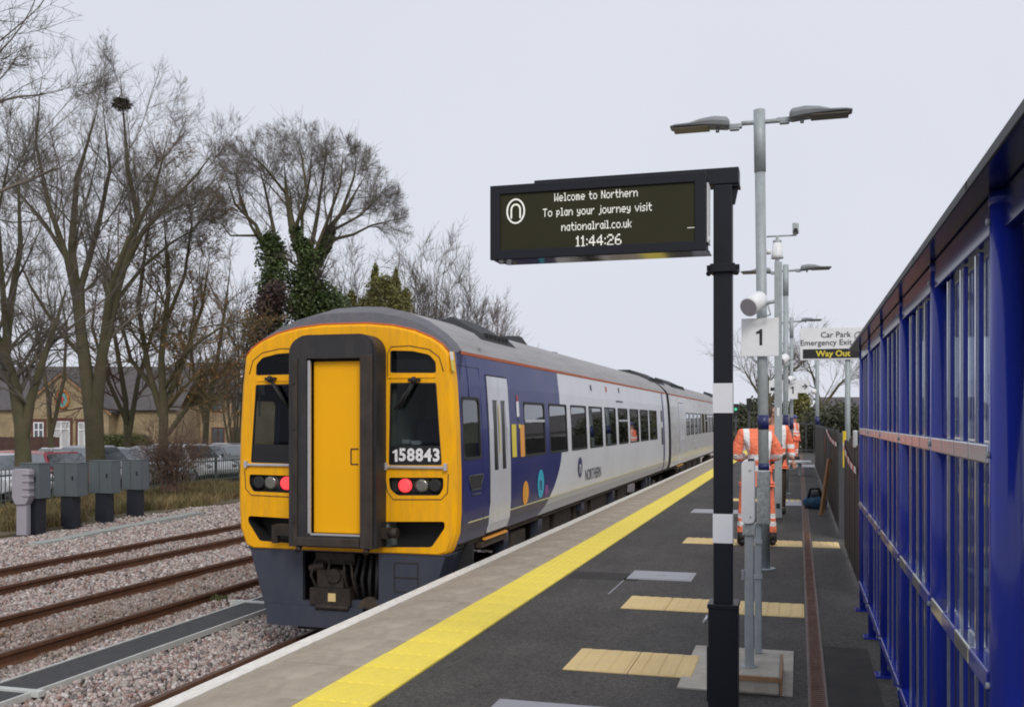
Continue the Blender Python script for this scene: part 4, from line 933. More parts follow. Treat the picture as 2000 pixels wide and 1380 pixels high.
b1_, t1_ = gt(1494, 1112, T1), gt(1483, 215, T1); b1_.z = 0
L1 = lamp_column(b1_, t1_, 'nearest twin-headed galvanised lamp column behind the platform number plate', bands=((gt(0, 838, T1).z, gt(0, 810, T1).z), (gt(0, 918, T1).z, gt(0, 904, T1).z)))
T2 = 21.6; bb = gt(1534.5, 962, T2); bb.z = 0
lamp_column(bb, gt(1534.5, 517, T2), 'second twin-headed lamp column, behind the camera pole', bands=((gt(0, 838, T2).z, gt(0, 810, T2).z),))
T3 = 32.4; bb = gt(1546, 917, T3); bb.z = 0
lamp_column(bb, gt(1546, 620, T3), 'farthest lamp column, standing past the second one down the platform', bands=((gt(0, 838, T3).z, gt(0, 815, T3).z),))
# number plates
def plate_sign(name, p0, p1, txt, size, label, cat, depth=.02, group=None):
    t = thing(name, label, cat, ((p0.x + p1.x) / 2, p0.y, p1.z), group=group)
    MB().box((p0.x, p0.y, p1.z), (p1.x, p0.y + depth, p0.z)).build('plate', M['white_paint'], t, bev=.004)
    numeral_one(size, lambda a, b: Vector(((p0.x + p1.x) / 2 + a, p0.y - .003, (p0.z + p1.z) / 2 + b)), M['blackm'], 'number', t)
    return t
yy = t1_.y - .09
ps = plate_sign('platform_number_sign', gy(1448, 622, yy), gy(1521, 695, yy), '1', .17, 'square white plate with black 1 on the nearest lamp column', 'sign')
yy = gt(1546, 800, 32.2).y - .1
ps2 = plate_sign('platform_number_sign', gy(1538, 744, yy), gy(1558, 779, yy), '1', .24, 'small distant white plate with 1 on a far lamp column', 'sign')
t = thing('exit_arrow_sign', 'distant white direction board with arrow behind the far number plate', 'sign', gy(1545, 768, yy + .6))
MB().box((gy(1502, 0, yy + .6).x, yy + .6, gy(1545, 767, yy + .6).z), (gy(1580, 0, yy + .6).x, yy + .65, gy(1545, 742, yy + .6).z)).build('board', M['white_paint'], t)
MB().box((gy(1505, 0, yy + .58).x, yy + .585, gy(1545, 762, yy + .6).z), (gy(1516, 0, yy + .58).x, yy + .597, gy(1545, 756, yy + .6).z)).build('black_panel', M['blackm'], t)
m = MB(); a, b = gy(1566, 754, yy + .58), gy(1577, 754, yy + .58); m.box((a.x, a.y, a.z - .015), (b.x, a.y + .01, a.z + .015)); m.tube([b + Vector((-.09, 0, .08)), b, b + Vector((-.09, 0, -.08))], .015, 6); m.build('arrow', M['fence_grey'], t)
# horn speakers / floodlight
def speaker(p, s, label, parent=None):
    t = thing('loudspeaker', label, 'loudspeaker', p, group='white projector loudspeakers on the lamp columns')
    d = Vector((-.45, -.8, -.42)).normalized()
    m = MB(); m.tube([p - d * .13 * s, p - d * .11 * s, p + d * .13 * s], [.075 * s, .095 * s, .10 * s], 24); m.build('speaker_body', M['white_paint'], t)
    m = MB(); m.tube([p + d * .128 * s, p + d * .134 * s], .092 * s, 24); m.build('grille', M['pale_box'], t)
    m = MB(); m.tube([p + Vector((.02 * s, .02, .02)), p + Vector((.13 * s, .05, -.0)), p + Vector((.16 * s, .06, -.12 * s)), p + Vector((.02 * s, .06, -.15 * s))], .010 * s, 8); m.tube([p + Vector((.10 * s, .05, .0)), p + Vector((.2 * s, .06, .02))], .02 * s, 8); m.build('bracket', M['galv'], t)
speaker(gt(1474, 592, T1 - .22), 1.0, 'large white cylindrical loudspeaker above the nearest number plate')
speaker(gt(1530, 702, 21.3), 1.0, 'white loudspeaker on the second lamp column, right of the near plate')
speaker(gt(1542, 741, 31.9), 1.0, 'tiny white loudspeaker above the distant number plate')
# CCTV pole
TC = 16.4; bc = gt(1520, 1010, TC); bc.z = 0; tcp = gt(1518, 512, TC)
t = thing('camera_pole', 'grey square camera pole with white dome camera and side arm', 'camera pole', bc)
m = MB(); m.box((bc.x - .06, bc.y - .06, 0), (bc.x + .06, bc.y + .06, tcp.z)); m.build('pole', M['galv'], t, bev=.008)
MB().box((bc.x - .064, bc.y - .064, gt(0, 885, TC).z), (bc.x + .064, bc.y + .064, gt(0, 867, TC).z)).build('column_band', M['navy_band'], t)
MB().box((bc.x - .02, bc.y - .066, gt(0, 812, TC).z), (bc.x + .02, bc.y - .06, gt(0, 796, TC).z)).build('white_label', M['white_paint'], t)
MB().box((bc.x - .03, bc.y - .07, .16), (bc.x + .03, bc.y - .06, .24)).build('cable_entry', M['blackm'], t)
m = MB(); m.tube([tcp, tcp + Vector((0, 0, .06))], .035, 12); m.tube([tcp + Vector((0, 0, .06)), tcp + Vector((0, 0, .12)), tcp + Vector((0, 0, .30))], [.10, .09, .075], 16); m.ell(tcp + Vector((0, 0, .30)), (.075, .075, .05)); m.tube([tcp + Vector((-.10, -.05, .17)), tcp + Vector((-.17, -.05, .17))], .045, 10); m.build('dome_camera', M['white_paint'], t)
m = MB(); z = gt(0, 461, TC).z; m.tube([(tcp.x, tcp.y, tcp.z + .3), (tcp.x, tcp.y, z)], .025, 8); m.tube([(tcp.x, tcp.y, z - .13), (tcp.x, tcp.y, z - .07)], .07, 12); x0, x1 = gt(1497, 0, TC).x, gt(1556, 0, TC).x; m.tube([(x0, tcp.y, z), (x1, tcp.y, z)], .014, 8); m.build('camera_arm', M['galv'], t)
m = MB(); c = gt(1554, 449, TC); m.box((c.x - .05, c.y - .14, c.z - .06), (c.x + .05, c.y + .10, c.z + .10)); ch = m.build('box_camera', M['galv_spangle'], t, bev=.02)
m = MB(); m.tube([(c.x, c.y - .15, c.z - .03), (c.x, c.y - .13, c.z - .03)], .035, 12); m.build('camera_lens', M['black'], ch)
# --- two posts on the plinth
q1 = gz(1463.5, 1300, .12); q2 = gz(1481, 1274, .12)
t = thing('help_point', 'white slotted steel cabinet on a thin galvanised post on the plinth', 'help point', q1)
m = MB(); m.box((q1.x - .026, q1.y - .026, .12), (q1.x + .026, q1.y + .026, gy(1463, 1020, q1.y).z)); m.tube([(q1.x, q1.y, .12), (q1.x, q1.y, .126)], .05, 12); m.build('post', M['galv'], t, bev=.004)
a, b = gy(1448, 893, q1.y - .06), gy(1474, 1023, q1.y - .06)
m = MB(); m.prism(rnd([(a.x, b.z), (b.x, b.z), (b.x, a.z), (a.x, a.z - .02)], .03), lambda x, z, d: (x, d, z), q1.y - .06, q1.y + .05); cb = m.build('cabinet', M['white_paint'], t, bev=.006)
m = MB(); c = gy(1467, 897, q1.y - .061); m.box((c.x - .018, q1.y - .064, c.z - .006), (c.x + .018, q1.y - .06, c.z + .006)); m.build('slot', M['blackm'], cb)
m = MB()
for u, v in ((1465, 918), (1466, 1009)): c = gy(u, v, q1.y - .06); m.tube([(c.x, q1.y - .066, c.z), (c.x, q1.y - .059, c.z)], .006, 8)
m.build('lock', M['galv'], cb)
a, b = gy(1450, 1024, q1.y - .04), gy(1475, 1046, q1.y - .04); MB().box((a.x, q1.y - .04, b.z), (b.x, q1.y + .04, a.z)).build('junction_box', M['galv_spangle'], t, bev=.005)
MB().box((q1.x - .045, q1.y - .03, gy(1463, 1130, q1.y).z), (q1.x - .027, q1.y + .0, gy(1463, 1112, q1.y).z)).build('tag', M['pale_box'], t)
t = thing('isolator_box', 'tall mottled galvanised box on a post beside the white cabinet', 'equipment box', q2)
m = MB(); m.box((q2.x - .022, q2.y - .022, .12), (q2.x + .022, q2.y + .022, gy(1481, 1020, q2.y).z)); m.build('post', M['galv'], t, bev=.004)
a, b = gy(1478, 919, q2.y - .05), gy(1504, 1024, q2.y - .05); m = MB(); m.box((a.x, q2.y - .05, b.z), (b.x, q2.y + .05, a.z)); m.build('box', M['galv_spangle'], t, bev=.005)
m = MB()
for z in (gy(1481, 1056, q2.y).z, gy(1481, 1124, q2.y).z): m.box((q2.x - .026, q2.y - .034, z - .012), (q2.x + .026, q2.y - .02, z + .012))
m.build('pipe_clip', M['silver'], t)
# --- display post and arm
YP = 5.2
px0, px1 = gy(1393, 0, YP).x, gy(1430, 0, YP).x
pw = px1 - px0; pc = (px0 + px1) / 2
t = thing('display_gantry', 'black cantilever post with white bands and overhead arm', 'post', (pc, YP + pw / 2, 0))
zt_ = gy(1412, 360, YP).z
m = MB(); m.box((px0, YP, gy(1412, 1180, YP).z), (px1, YP + pw, zt_)); m.build('post', M['post_dark'], t, bev=.006)
for v0, v1 in ((748, 806), (1003, 1060)):
    MB().box((px0 - .002, YP - .002, gy(1412, v1, YP).z), (px1 + .002, YP + pw + .002, gy(1412, v0, YP).z)).build('white_band', M['band_white'], t)
bx0, bx1 = gy(1383, 0, YP - .03).x, gy(1440, 0, YP - .03).x; zb_ = gy(1412, 1183, YP - .03).z
m = MB(); m.box((bx0, YP - .03, 0), (bx1, YP + pw + .05, zb_)); m.box((bx0 - .012, YP + .02, .15), (bx0, YP + .09, zb_ - .22)); bs = m.build('base_cover', M['post_dark'], t, bev=.005)
m = MB(); m.box((bx0 - .005, YP - .036, zb_ - .016), (bx1 + .005, YP + pw + .055, zb_ + .008)); m.build('cover_rim', M['sign_gloss'], bs, bev=.004)
m = MB(); c = gy(1375, 1208, YP - .0); m.tube([(bx0 - .0, YP, c.z + .02), (bx0 - .025, YP, c.z - .02)], .01, 8); m.build('cover_latch', M['silver'], bs)
zc = gy(1412, 523, YP).z
m = MB(); m.box((px0 - .015, YP - .02, zc - .022), (px1 + .015, YP + pw + .02, zc + .022)); m.box((px0 - .035, YP + .02, zc - .01), (px1 + .035, YP + .05, zc + .02))
for x in (px0 - .022, px1 + .022): m.tube([(x, YP - .02, zc - .03), (x, YP + .06, zc - .01)], .014, 8)
m.build('collar', M['post_dark'], t, bev=.003)
ax0, ax1 = gy(1043, 0, YP).x, gy(1443, 0, YP).x; az1, az0 = gy(1443, 325, YP).z, gy(1400, 360, YP).z
m = MB(); m.box((ax0, YP, az0), (ax1, YP + .12, az1)); ar = m.build('arm', M['post_dark'], t, bev=.004)
m = MB()
for x in (ax1 - .03, ax1 - .12, ax1 - .9, ax1 - .62, ax1 - .3): m.tube([(x, YP + .05, az1), (x, YP + .05, az1 + .008)], .014, 8)
m.build('arm_bolt', M['post_dark'], ar)
m = MB(); m.box((px1 - .02, YP + .01, az0 - .012), (ax1 + .004, YP + .11, az0)); m.prism([(px1, az0 - .012), (ax1 - .003, az0 - .012), (px1 + .012, az0 - .10), (px1, az0 - .10)], lambda x, z, d: (x, d, z), YP + .03, YP + .045); m.build('gusset', M['post_dark'], t)
# display
SY = 5.0
sx0, sx1 = gy(957, 0, SY).x, gy(1379, 0, SY).x; sz1, sz0 = gy(1170, 349, SY).z, gy(1170, 498, SY).z
sg = thing('information_display', 'wide black train information display with white dot-matrix text', 'display screen', ((sx0 + sx1) / 2, SY + .09, sz0))
scx0, scx1 = gy(976, 0, SY).x, gy(1357, 0, SY).x; scz1, scz0 = gy(1170, 367, SY).z, gy(1170, 479, SY).z
SD = .17
m = MB(); m.plate([(sx0, sz0), (sx1, sz0), (sx1, sz1), (sx0, sz1)], [[(scx0, scz0), (scx1, scz0), (scx1, scz1), (scx0, scz1)]], fn, SY, SY + .02); m.build('bezel', M['sign_gloss'], sg, bev=.003)
m = MB(); m.box((sx0 + .003, SY + .0205, sz0 + .003), (sx1 - .003, SY + SD, sz1 - .003)); m.build('casing', M['sign_gloss'], sg, bev=.004)
m = MB(); m.add([(sx0 + .02, SY + .0, sz0 - .002), (sx1 + .015, SY + .0, sz0 - .002), (sx1 + .015, SY + SD, sz0 - .004), (sx0 + .05, SY + SD, sz0 - .004)], [(0, 1, 2, 3)]); m.build('glossy_underside', M['under_gloss'], sg)
m = MB(); m.box((sx1 - .001, SY + .06, sz0 + .05), (sx1 + .006, SY + SD + .01, sz1 - .04)); m.box((sx1 + .006, SY + .07, sz0 + .06), (sx1 + .014, SY + .085, sz0 + .08)); m.build('side_panel', M['white_paint'], sg)
m = MB(); m.box((scx0, SY + .010, scz0), (scx1, SY + .014, scz1)); scr = m.build('screen', M['screen'], sg)
m = MB()
for f_ in (.2, .75): x = sx0 + (sx1 - sx0) * f_; m.box((x - .02, SY + .1, sz1 - .02), (x + .02, YP + .05, sz1 + .0))
m.build('hanger', M['post_dark'], sg)
GL = {'W': ['10001', '10001', '10001', '10101', '10101', '11011', '10001'], 'e': ['00000', '00000', '01110', '10001', '11111', '10000', '01110'], 'l': ['110', '010', '010', '010', '010', '010', '111'], 'c': ['0000', '0000', '0111', '1000', '1000', '1000', '0111'],
 'o': ['00000', '00000', '01110', '10001', '10001', '10001', '01110'], 'm': ['00000', '00000', '11110', '10101', '10101', '10101', '10101'], 't': ['0100', '0100', '1111', '0100', '0100', '0100', '0011'], 'N': ['10001', '11001', '11001', '10101', '10011', '10011', '10001'],
 'r': ['0000', '0000', '1011', '1100', '1000', '1000', '1000'], 'h': ['10000', '10000', '10110', '11001', '10001', '10001', '10001'], 'n': ['00000', '00000', '10110', '11001', '10001', '10001', '10001'], 'T': ['11111', '00100', '00100', '00100', '00100', '00100', '00100'],
 'p': ['0000', '0000', '1110', '1001', '1001', '1110', '1000', '1000'], 'a': ['0000', '0000', '0111', '1001', '1001', '1001', '0111'], 'y': ['0000', '0000', '1001', '1001', '1001', '0111', '0001', '1110'], 'u': ['0000', '0000', '1001', '1001', '1001', '1001', '0111'],
 'j': ['001', '000', '001', '001', '001', '001', '001', '110'], 'v': ['00000', '00000', '10001', '10001', '01010', '01010', '00100'], 'i': ['1', '0', '1', '1', '1', '1', '1'], 's': ['0000', '0000', '0111', '1000', '0110', '0001', '1110'], 'k': ['1000', '1000', '1001', '1010', '1100', '1010', '1001'],
 '.': ['0', '0', '0', '0', '0', '0', '1'], '1': ['010', '110', '010', '010', '010', '010', '111'], '4': ['00010', '00110', '01010', '10010', '11111', '00010', '00010'], '2': ['01110', '10001', '00001', '00110', '01000', '10000', '11111'], '6': ['00110', '01000', '10000', '11110', '10001', '10001', '01110'], ':': ['0', '0', '1', '0', '0', '1', '0'], ' ': ['000'] * 7}
def dots(txt, uc, vtop, dx, dz, nm):
    w = sum(len(GL[c][0]) + 1 for c in txt) - 1; c0 = gy(uc, vtop, SY); x = c0.x - w * dx / 2; m = MB()
    for ch in txt:
        g_ = GL[ch]
        for j, row in enumerate(g_):
            for i, b in enumerate(row):
                if b == '1':
                    a0, a1 = x + i * dx, x + (i + .98) * dx; z1_, z0_ = c0.z - j * dz, c0.z - (j + .98) * dz
                    m.add([(a0, SY + .008, z0_), (a1, SY + .008, z0_), (a1, SY + .008, z1_), (a0, SY + .008, z1_)], [(0, 1, 2, 3)])
        x += (len(g_[0]) + 1) * dx
    o = m.build(nm, M['led'], scr); o['kind'] = 'stuff'; return o
pxw = 1 / F * 5.1
def fitted(txt, u0, u1, v0, v1, nm):
    w = sum(len(GL[c][0]) + 1 for c in txt) - 1; wid = gy(u1, 0, SY).x - gy(u0, 0, SY).x; dots(txt, (u0 + u1) / 2, v0, wid / w, (v1 - v0) * pxw / 7, nm)
fitted('Welcome to Northern', 1081, 1244, 372, 388, 'text_line'); fitted('To plan your journey visit', 1058, 1271, 401, 417, 'text_line'); fitted('nationalrail.co.uk', 1095, 1232, 431, 447, 'text_line'); fitted('11:44:26', 1124, 1213, 458, 480, 'text_line')
c = gy(1006.5, 412, SY); m = MB(); rx, rz = .0505, .066
ro = [(c.x + rx * math.cos(a), c.z + rz * math.sin(a)) for a in np.linspace(0, 2 * math.pi, 40, endpoint=False)]; ri = [(c.x + (rx - .0085) * math.cos(a), c.z + (rz - .0085) * math.sin(a)) for a in np.linspace(0, 2 * math.pi, 40, endpoint=False)]
m.plate(ro, [ri], fn, SY + .006, SY + .008); wn, hn = .024, .035
pts = [(c.x - wn, c.z - hn)] + [(c.x + wn * math.cos(a), c.z + .008 + wn * 1.15 * math.sin(a)) for a in np.linspace(math.pi, 0, 12)] + [(c.x + wn, c.z - hn)]
for a, b in zip(pts, pts[1:]):
    A = Vector((a[0], 0, a[1])); B = Vector((b[0], 0, b[1])); d = (B - A).normalized(); n_ = Vector((-d.z, 0, d.x)) * .0042; A -= d * .002; B += d * .002
    m.add([(q.x, SY + .0075, q.z) for q in (A - n_, B - n_, B + n_, A + n_)], [(0, 1, 2, 3)])
m.build('round_emblem', M['led'], scr)
c = gy(1349, 444, SY); MB().box((c.x - .018, SY + .007, c.z - .0015), (c.x + .018, SY + .009, c.z + .0015)).build('dash', M['led'], scr)

# --- shelter
SX = .488
M['bead'] = pm('pale_aluminium_bead', (.66, .68, .74), .16, .85, var=.1)
sh = thing('waiting_shelter', 'long blue steel and glass platform shelter along the right edge', 'shelter', (SX + .6, 6, 0))
posts_y = [2.92, 4.17, 5.42, 6.65, 7.8, 8.9]
ZS = 2.18; ZR = 2.222
M['soffit'] = pm('dark_gloss_soffit', (.014, .020, .12), .14, var=.15, spec=.3, dirt=(.03, .03, .06), dirt_amt=.4)
for i, y in enumerate(posts_y):
    m = MB()
    m.tube([(SX + .045, y, 0), (SX + .045, y, ZR - .013)], .0425, 32)
    p = m.build('post', M['shelter'], sh)
    m = MB(); m.box((SX - .03, y - .07, 0), (SX + .12, y + .07, .012)); m.build('base_plate', M['shelter'], p, bev=.003)
    m = MB(); m.tube([(SX + .045, y, ZR - .05), (SX + .045, y, ZR - .014)], .0445, 32); m.build('post_collar', M['shelter'], p)
for i in range(len(posts_y) - 1):
    y0, y1 = posts_y[i] + .045, posts_y[i + 1] - .045
    for k in range(4):
        if k:
            y = y0 + (y1 - y0) * k / 4
            m = MB(); m.box((SX + .028, y - .012, .1), (SX + .0425, y + .012, 2.10)); m.build('mullion', M['shelter'], sh, bev=.003)
            m = MB(); m.box((SX + .019, y - .010, .12), (SX + .0275, y + .006, 2.09)); m.build('glazing_bead', M['bead'], sh)
        ya, yb_ = y0 + (y1 - y0) * k / 4 + (.014 if k else 0), y0 + (y1 - y0) * (k + 1) / 4 - (.014 if k < 3 else 0)
        for z0, z1, mt in ((.26, .855, 'sh_glass'), (.925, 1.475, 'sh_glass'), (1.54, 2.08, 'sh_glass')):
            m = MB(); m.box((SX + .045, ya, z0), (SX + .051, yb_, z1)); m.build('glass_pane', M[mt], sh)
        for z0, z1 in ((1.48, 1.535),):
            m = MB(); m.box((SX + .0, ya - .01, z0), (SX + .06, yb_ + .01, z1)); m.build('rail_cap', M['chrome'], sh, bev=.006)
        m = MB(); m.box((SX + .0, ya - .01, .865), (SX + .06, yb_ + .01, .92)); m.build('rail_cap', M['chrome'] if k % 2 else M['shelter'], sh, bev=.006)
        m = MB(); m.box((SX + .0, ya - .01, .20), (SX + .06, yb_ + .01, .25)); m.build('rail_cap', M['shelter'], sh, bev=.006)
    m = MB(); m.box((SX + .012, y0, 2.105), (SX + .07, y1, ZR - .014)); m.build('head_rail', M['soffit'], sh, bev=.004)
for i, y in enumerate(posts_y):
    for z in (.235, .89, 1.507, 2.13):
        m = MB(); m.tube([(SX - .006, y, z), (SX + .004, y, z)], .009, 8); m.build('bolt', M['galv'], sh)
# bay beyond the first post, towards the camera
m = MB(); m.box((SX + .03, 1.2, 2.105), (SX + .07, 2.87, ZR - .014)); m.build('head_rail', M['soffit'], sh, bev=.004)
# dark glossy roof with its edge strip; its underside shows from the platform
YR0, YR1 = 1.0, 9.3
m = MB(); prof = [(-.058, ZR), (.12, ZR + .004), (.35, ZR + .05), (.7, ZR + .10), (1.05, ZR + .10), (1.42, ZR + .04)]
n = len(prof); m.add([(SX + a, y, b) for y in (YR0, YR1) for a, b in prof] + [(SX + a, y, b - .012) for y in (YR0, YR1) for a, b in prof], [(k, k + 1, n + k + 1, n + k) for k in range(n - 1)] + [(2 * n + k, 3 * n + k, 3 * n + k + 1, 2 * n + k + 1) for k in range(n - 1)] + [(k, 2 * n + k, 2 * n + k + 1, k + 1) for k in range(n - 1)] + [(n + k, n + k + 1, 3 * n + k + 1, 3 * n + k) for k in range(n - 1)])
m.build('roof_sheet', M['soffit'], sh)
m = MB(); m.box((SX - .066, YR0, ZR - .022), (SX - .0585, YR1, ZR + .006)); m.build('roof_edge', M['fence_grey'], sh, bev=.002)
y = YR0 + .6
while y < YR1: MB().box((SX - .0675, y, ZR - .018), (SX - .0662, y + .012, ZR + .002)).build('edge_joint', M['blackm'], sh); y += 1.24
# rear wall of the shelter
BXX = SX + 1.35
for y in posts_y: m = MB(); m.tube([(BXX, y, 0), (BXX, y, 2.42)], .045, 16); m.build('rear_post', M['shelter'], sh)
for i in range(len(posts_y) - 1):
    y0, y1 = posts_y[i] + .045, posts_y[i + 1] - .045
    for k in range(1, 3): y = y0 + (y1 - y0) * k / 3; m = MB(); m.box((BXX - .02, y - .014, .1), (BXX + .02, y + .014, 2.35)); m.build('rear_mullion', M['shelter'], sh)
    for z in (.22, .88, 1.5, 2.3): m = MB(); m.box((BXX - .025, y0, z - .025), (BXX + .025, y1, z + .025)); m.build('rear_rail', M['shelter'], sh)
    m = MB(); m.box((BXX - .003, y0, .25), (BXX + .003, y1, 2.28)); m.build('rear_pane', M['sh_glass'], sh)
for z in (.22, .5, .88, 1.2, 1.55, 1.85, 2.1): m = MB(); m.box((BXX - .6, 2.93, z - .02), (BXX - .0, 2.97, z + .02)); m.build('end_rail', M['shelter'], sh)
m = MB(); m.box((SX + .75, 5.0, .42), (SX + 1.15, 8.4, .46)); m.build('bench_seat', M['galv'], sh)
m = MB()
for y in (5.2, 6.7, 8.2): m.box((SX + .9, y, 0), (SX + .96, y + .06, .42)); 
m.build('bench_leg', M['galv'], sh)['kind'] = 'stuff'

# --- fence behind / right
def paling_fence(name, label, x, y0, y1, h, mat, pale=.085, gap=.035, post_step=2.4, cat='fence', rail_mat=None, keep=300):
    t = thing(name, label, cat, (x, (y0 + y1) / 2, 0)); y = y0; first = None; k = 0; me = None
    far = MB()
    while y < y1:
        if k < keep and y < 24:
            if first is None:
                m = MB(); m.box((-.010, 0, .06), (.010, pale, h)); me = bpy.data.meshes.new('pale')
                first = m.build('pale', mat, None, bev=0); first.parent = t; first.location = Vector((x, y, 0)) - t.location
            else:
                c = first.copy(); COL.objects.link(c); c.location = Vector((x + random.uniform(-.003, .003), y, random.uniform(-.008, .008))) - t.location
        else: far.box((x - .01, y, .06), (x + .01, y + pale, h))
        y += pale + gap; k += 1
    if far.v: o = far.build('far_pales', mat, t); o['kind'] = 'stuff'
    y = y0
    while y < y1 + .1:
        MB().box((x + .012, y - .03, 0), (x + .07, y + .03, h + .03)).build('fence_post', rail_mat or mat, t); y += post_step
    for z in (.25, h - .2): MB().box((x + .0105, y0, z - .025), (x + .05, y1, z + .025)).build('rail', rail_mat or mat, t)
    return t
FX = .55
paling_fence('paling_fence', 'dark brown vertical paling fence just beyond the blue shelter', FX, 9.75, 13.0, 1.36, M['fence_brown'], .09, .02)
paling_fence('paling_fence', 'dark grey paling fence running from the gateway to the platform end', FX, 14.35, 36, 1.42, M['fence_brown'], .085, .02, rail_mat=M['fence_grey'])
gp = MB(); gp.box((FX - .03, 14.2, 0), (FX + .03, 14.3, 1.42)); tag(gp.build('gate_post', M['fence_grey'], bev=.005), 'grey square gate post at the near end of the grey fence', 'gate post')
c0 = gt(1646, 840, 13.6); gp = MB(); gp.box((FX - .01, 13.35, 1.0), (FX + .03, 13.42, 1.46)); tag(gp.build('yellow_marker', M['yellow_post']), 'upright yellow edge strip fixed in the fence gateway', 'marker')
# red and white tape on the fences
def tape(label, y0, z0, y1, z1, sag=.05, x=FX - .03):
    t = thing('barrier_tape', label, 'barrier tape', (x, y0, z0)); n = 9
    for i in range(n):
        f0, f1 = i / n, (i + 1) / n; g_ = lambda f: Vector((x, y0 + (y1 - y0) * f, z0 + (z1 - z0) * f - sag * math.sin(math.pi * f)))
        A, B = g_(f0), g_(f1); m = MB(); m.box((-.002, 0, -.03), (.002, 1, .03), M=Matrix.Translation(A) @ Matrix(((1, 0, 0, 0), (0, (B - A).y, 0, 0), (0, (B - A).z, 1, 0), (0, 0, 0, 1)))); m.build('tape_section', M['tape_red'] if i % 2 else M['tape_white'], t)
    return t
tp = tape('red and white tape stretched along the grey fence top', 15.0, 1.25, 20.5, 1.4)
m = MB(); yq = gx(1612, 850, FX - .03).y; m.box((FX - .04, yq, .95), (FX - .034, yq + .14, 1.3)); m.build('tape_tail', M['tape_red'], tp)
tape('red and white tape sagging across the brown fence by the shelter', 10.0, 1.12, 12.9, 1.3)
c = gt(1670, 842, 10.4); tag(MB().box((FX - .035, 10.25, 1.33), (FX + .0, 10.42, 1.50)).build('marker_tape_roll', M['tape_white'], bev=.01), 'white and red marker block on top of the brown fence', 'marker')
# plank and bag
pb_, pt_ = gz(1604, 1006), gx(1620, 896, FX - .05)
d = pt_ - pb_; m = MB(); Mx = Matrix.Translation(pb_) @ d.to_track_quat('Z', 'X').to_matrix().to_4x4(); m.box((-.045, -.02, 0), (.045, .02, d.length), M=Mx); tag(m.build('plank', M['wood'], bev=.004), 'bare wooden plank leaning against the dark grey fence', 'plank')
bgp = gz(1592, 994)
t = thing('holdall_bag', 'blue and black cloth holdall on the ground behind the plank', 'bag', bgp)
m = MB(); m.ell((bgp.x, bgp.y + .25, .11), (.21, .28, .13), 24, 14, 0)
for i, v in enumerate(m.v):
    k = 1 + .12 * math.sin(v[0] * 31) * math.cos(v[1] * 23 + v[2] * 17); m.v[i] = (bgp.x + (v[0] - bgp.x) * k, bgp.y + .25 + (v[1] - bgp.y - .25) * k, max(.004, .11 + (v[2] - .11) * k * (1.5 if v[2] < .11 else 1)))
m.build('bag_body', M['bag_blue'], t)
m = MB(); m.tube([(bgp.x - .12, bgp.y + .1, .18), (bgp.x - .08, bgp.y + .05, .36), (bgp.x + .06, bgp.y + .05, .37), (bgp.x + .12, bgp.y + .1, .2)], .025, 8); m.ell((bgp.x + .03, bgp.y + .3, .20), (.17, .22, .11), 14, 8); m.tube([(bgp.x - .16, bgp.y + .02, .06), (bgp.x + .16, bgp.y + .02, .07)], .015, 6); m.build('bag_top', M['bag_black'], t)
# --- Way Out sign
TW = 19.5
ysn = gt(1625, 700, TW).y
w0, w1 = gy(1563, 641, ysn), gy(1705, 701, ysn)
t = thing('way_out_sign', 'large white direction board reading Car Park, Emergency Exit, Way Out', 'sign', (w0.x, ysn, 0))
MB().box((w0.x, ysn, w1.z), (w1.x, ysn + .04, w0.z)).build('board', M['white_paint'], t, bev=.006)
b0, b1q = gy(1568, 682, ysn), gy(1701, 698, ysn); MB().box((b0.x, ysn - .006, b1q.z), (b1q.x, ysn - .001, b0.z)).build('black_strip', M['blackm'], t)
def sign_text(s, u, v, size, mat, off=.003):
    c = gy(u, v, ysn); text_mesh(s, size, lambda a, b: Vector((c.x + a, ysn - .009, c.z + b)), mat, 'lettering', t, offset=off)
sign_text('Car Park', 1632, 653.5, .155, M['fence_grey'], .001); sign_text('Emergency Exit', 1613, 669, .155, M['fence_grey'], .001); sign_text('Way Out', 1627, 690.5, .165, M['yellow_v'], .004)
c = gy(1677, 655, ysn); m = MB(); m.tube([(c.x + .07 * math.cos(a), ysn - .006, c.z + .07 * math.sin(a)) for a in np.linspace(0, 2 * math.pi, 20)], .008, 5); m.build('round_pictogram', M['fence_grey'], t)
cpp = gy(1656, 700, ysn); 
for u in (1656, 1696): c = gy(u, 700, ysn); m = MB(); m.tube([(c.x, ysn + .09, 0), (c.x, ysn + .09, w0.z - .05)], .052, 14); m.build('sign_post', M['galv'], t)
for (u, v0, v1, tt, lab) in ((1596, 700, 850, 40, 'thin distant galvanised pole standing behind the fence under the sign'),):
    c = gt(u, v0, tt); t = thing('slim_pole', lab, 'pole', (c.x, c.y, 0)); m = MB(); m.tube([(c.x, c.y, -.2), (c.x, c.y, gt(0, 640, tt).z)], .075, 12); m.build('pole', M['galv'], t); m = MB(); m.tube([(c.x, c.y, 1.4), (c.x, c.y, 1.75)], .085, 12); m.build('column_band', M['navy_band'], t); m = MB(); m.ell(gt(1589, 764, tt), (.12, .12, .12)); m.build('lamp_globe', M['white_paint'], t)
# end-of-platform railing
t = thing('end_railing', 'dark railing closing the far end of the platform', 'railing', (-.8, 51, 0))
a, b = gz(1452, 883).x, gz(1600, 884).x
x = -2.2
while x < 3.0:
    MB().box((x, 51, 0), (x + .05, 51.05, 1.5)).build('baluster', M['fence_grey'], t); x += .36
MB().box((-2.2, 50.98, 1.4), (3, 51.07, 1.46)).build('rail', M['fence_grey'], t); MB().box((-2.2, 50.98, .1), (3, 51.07, .16)).build('rail', M['fence_grey'], t)
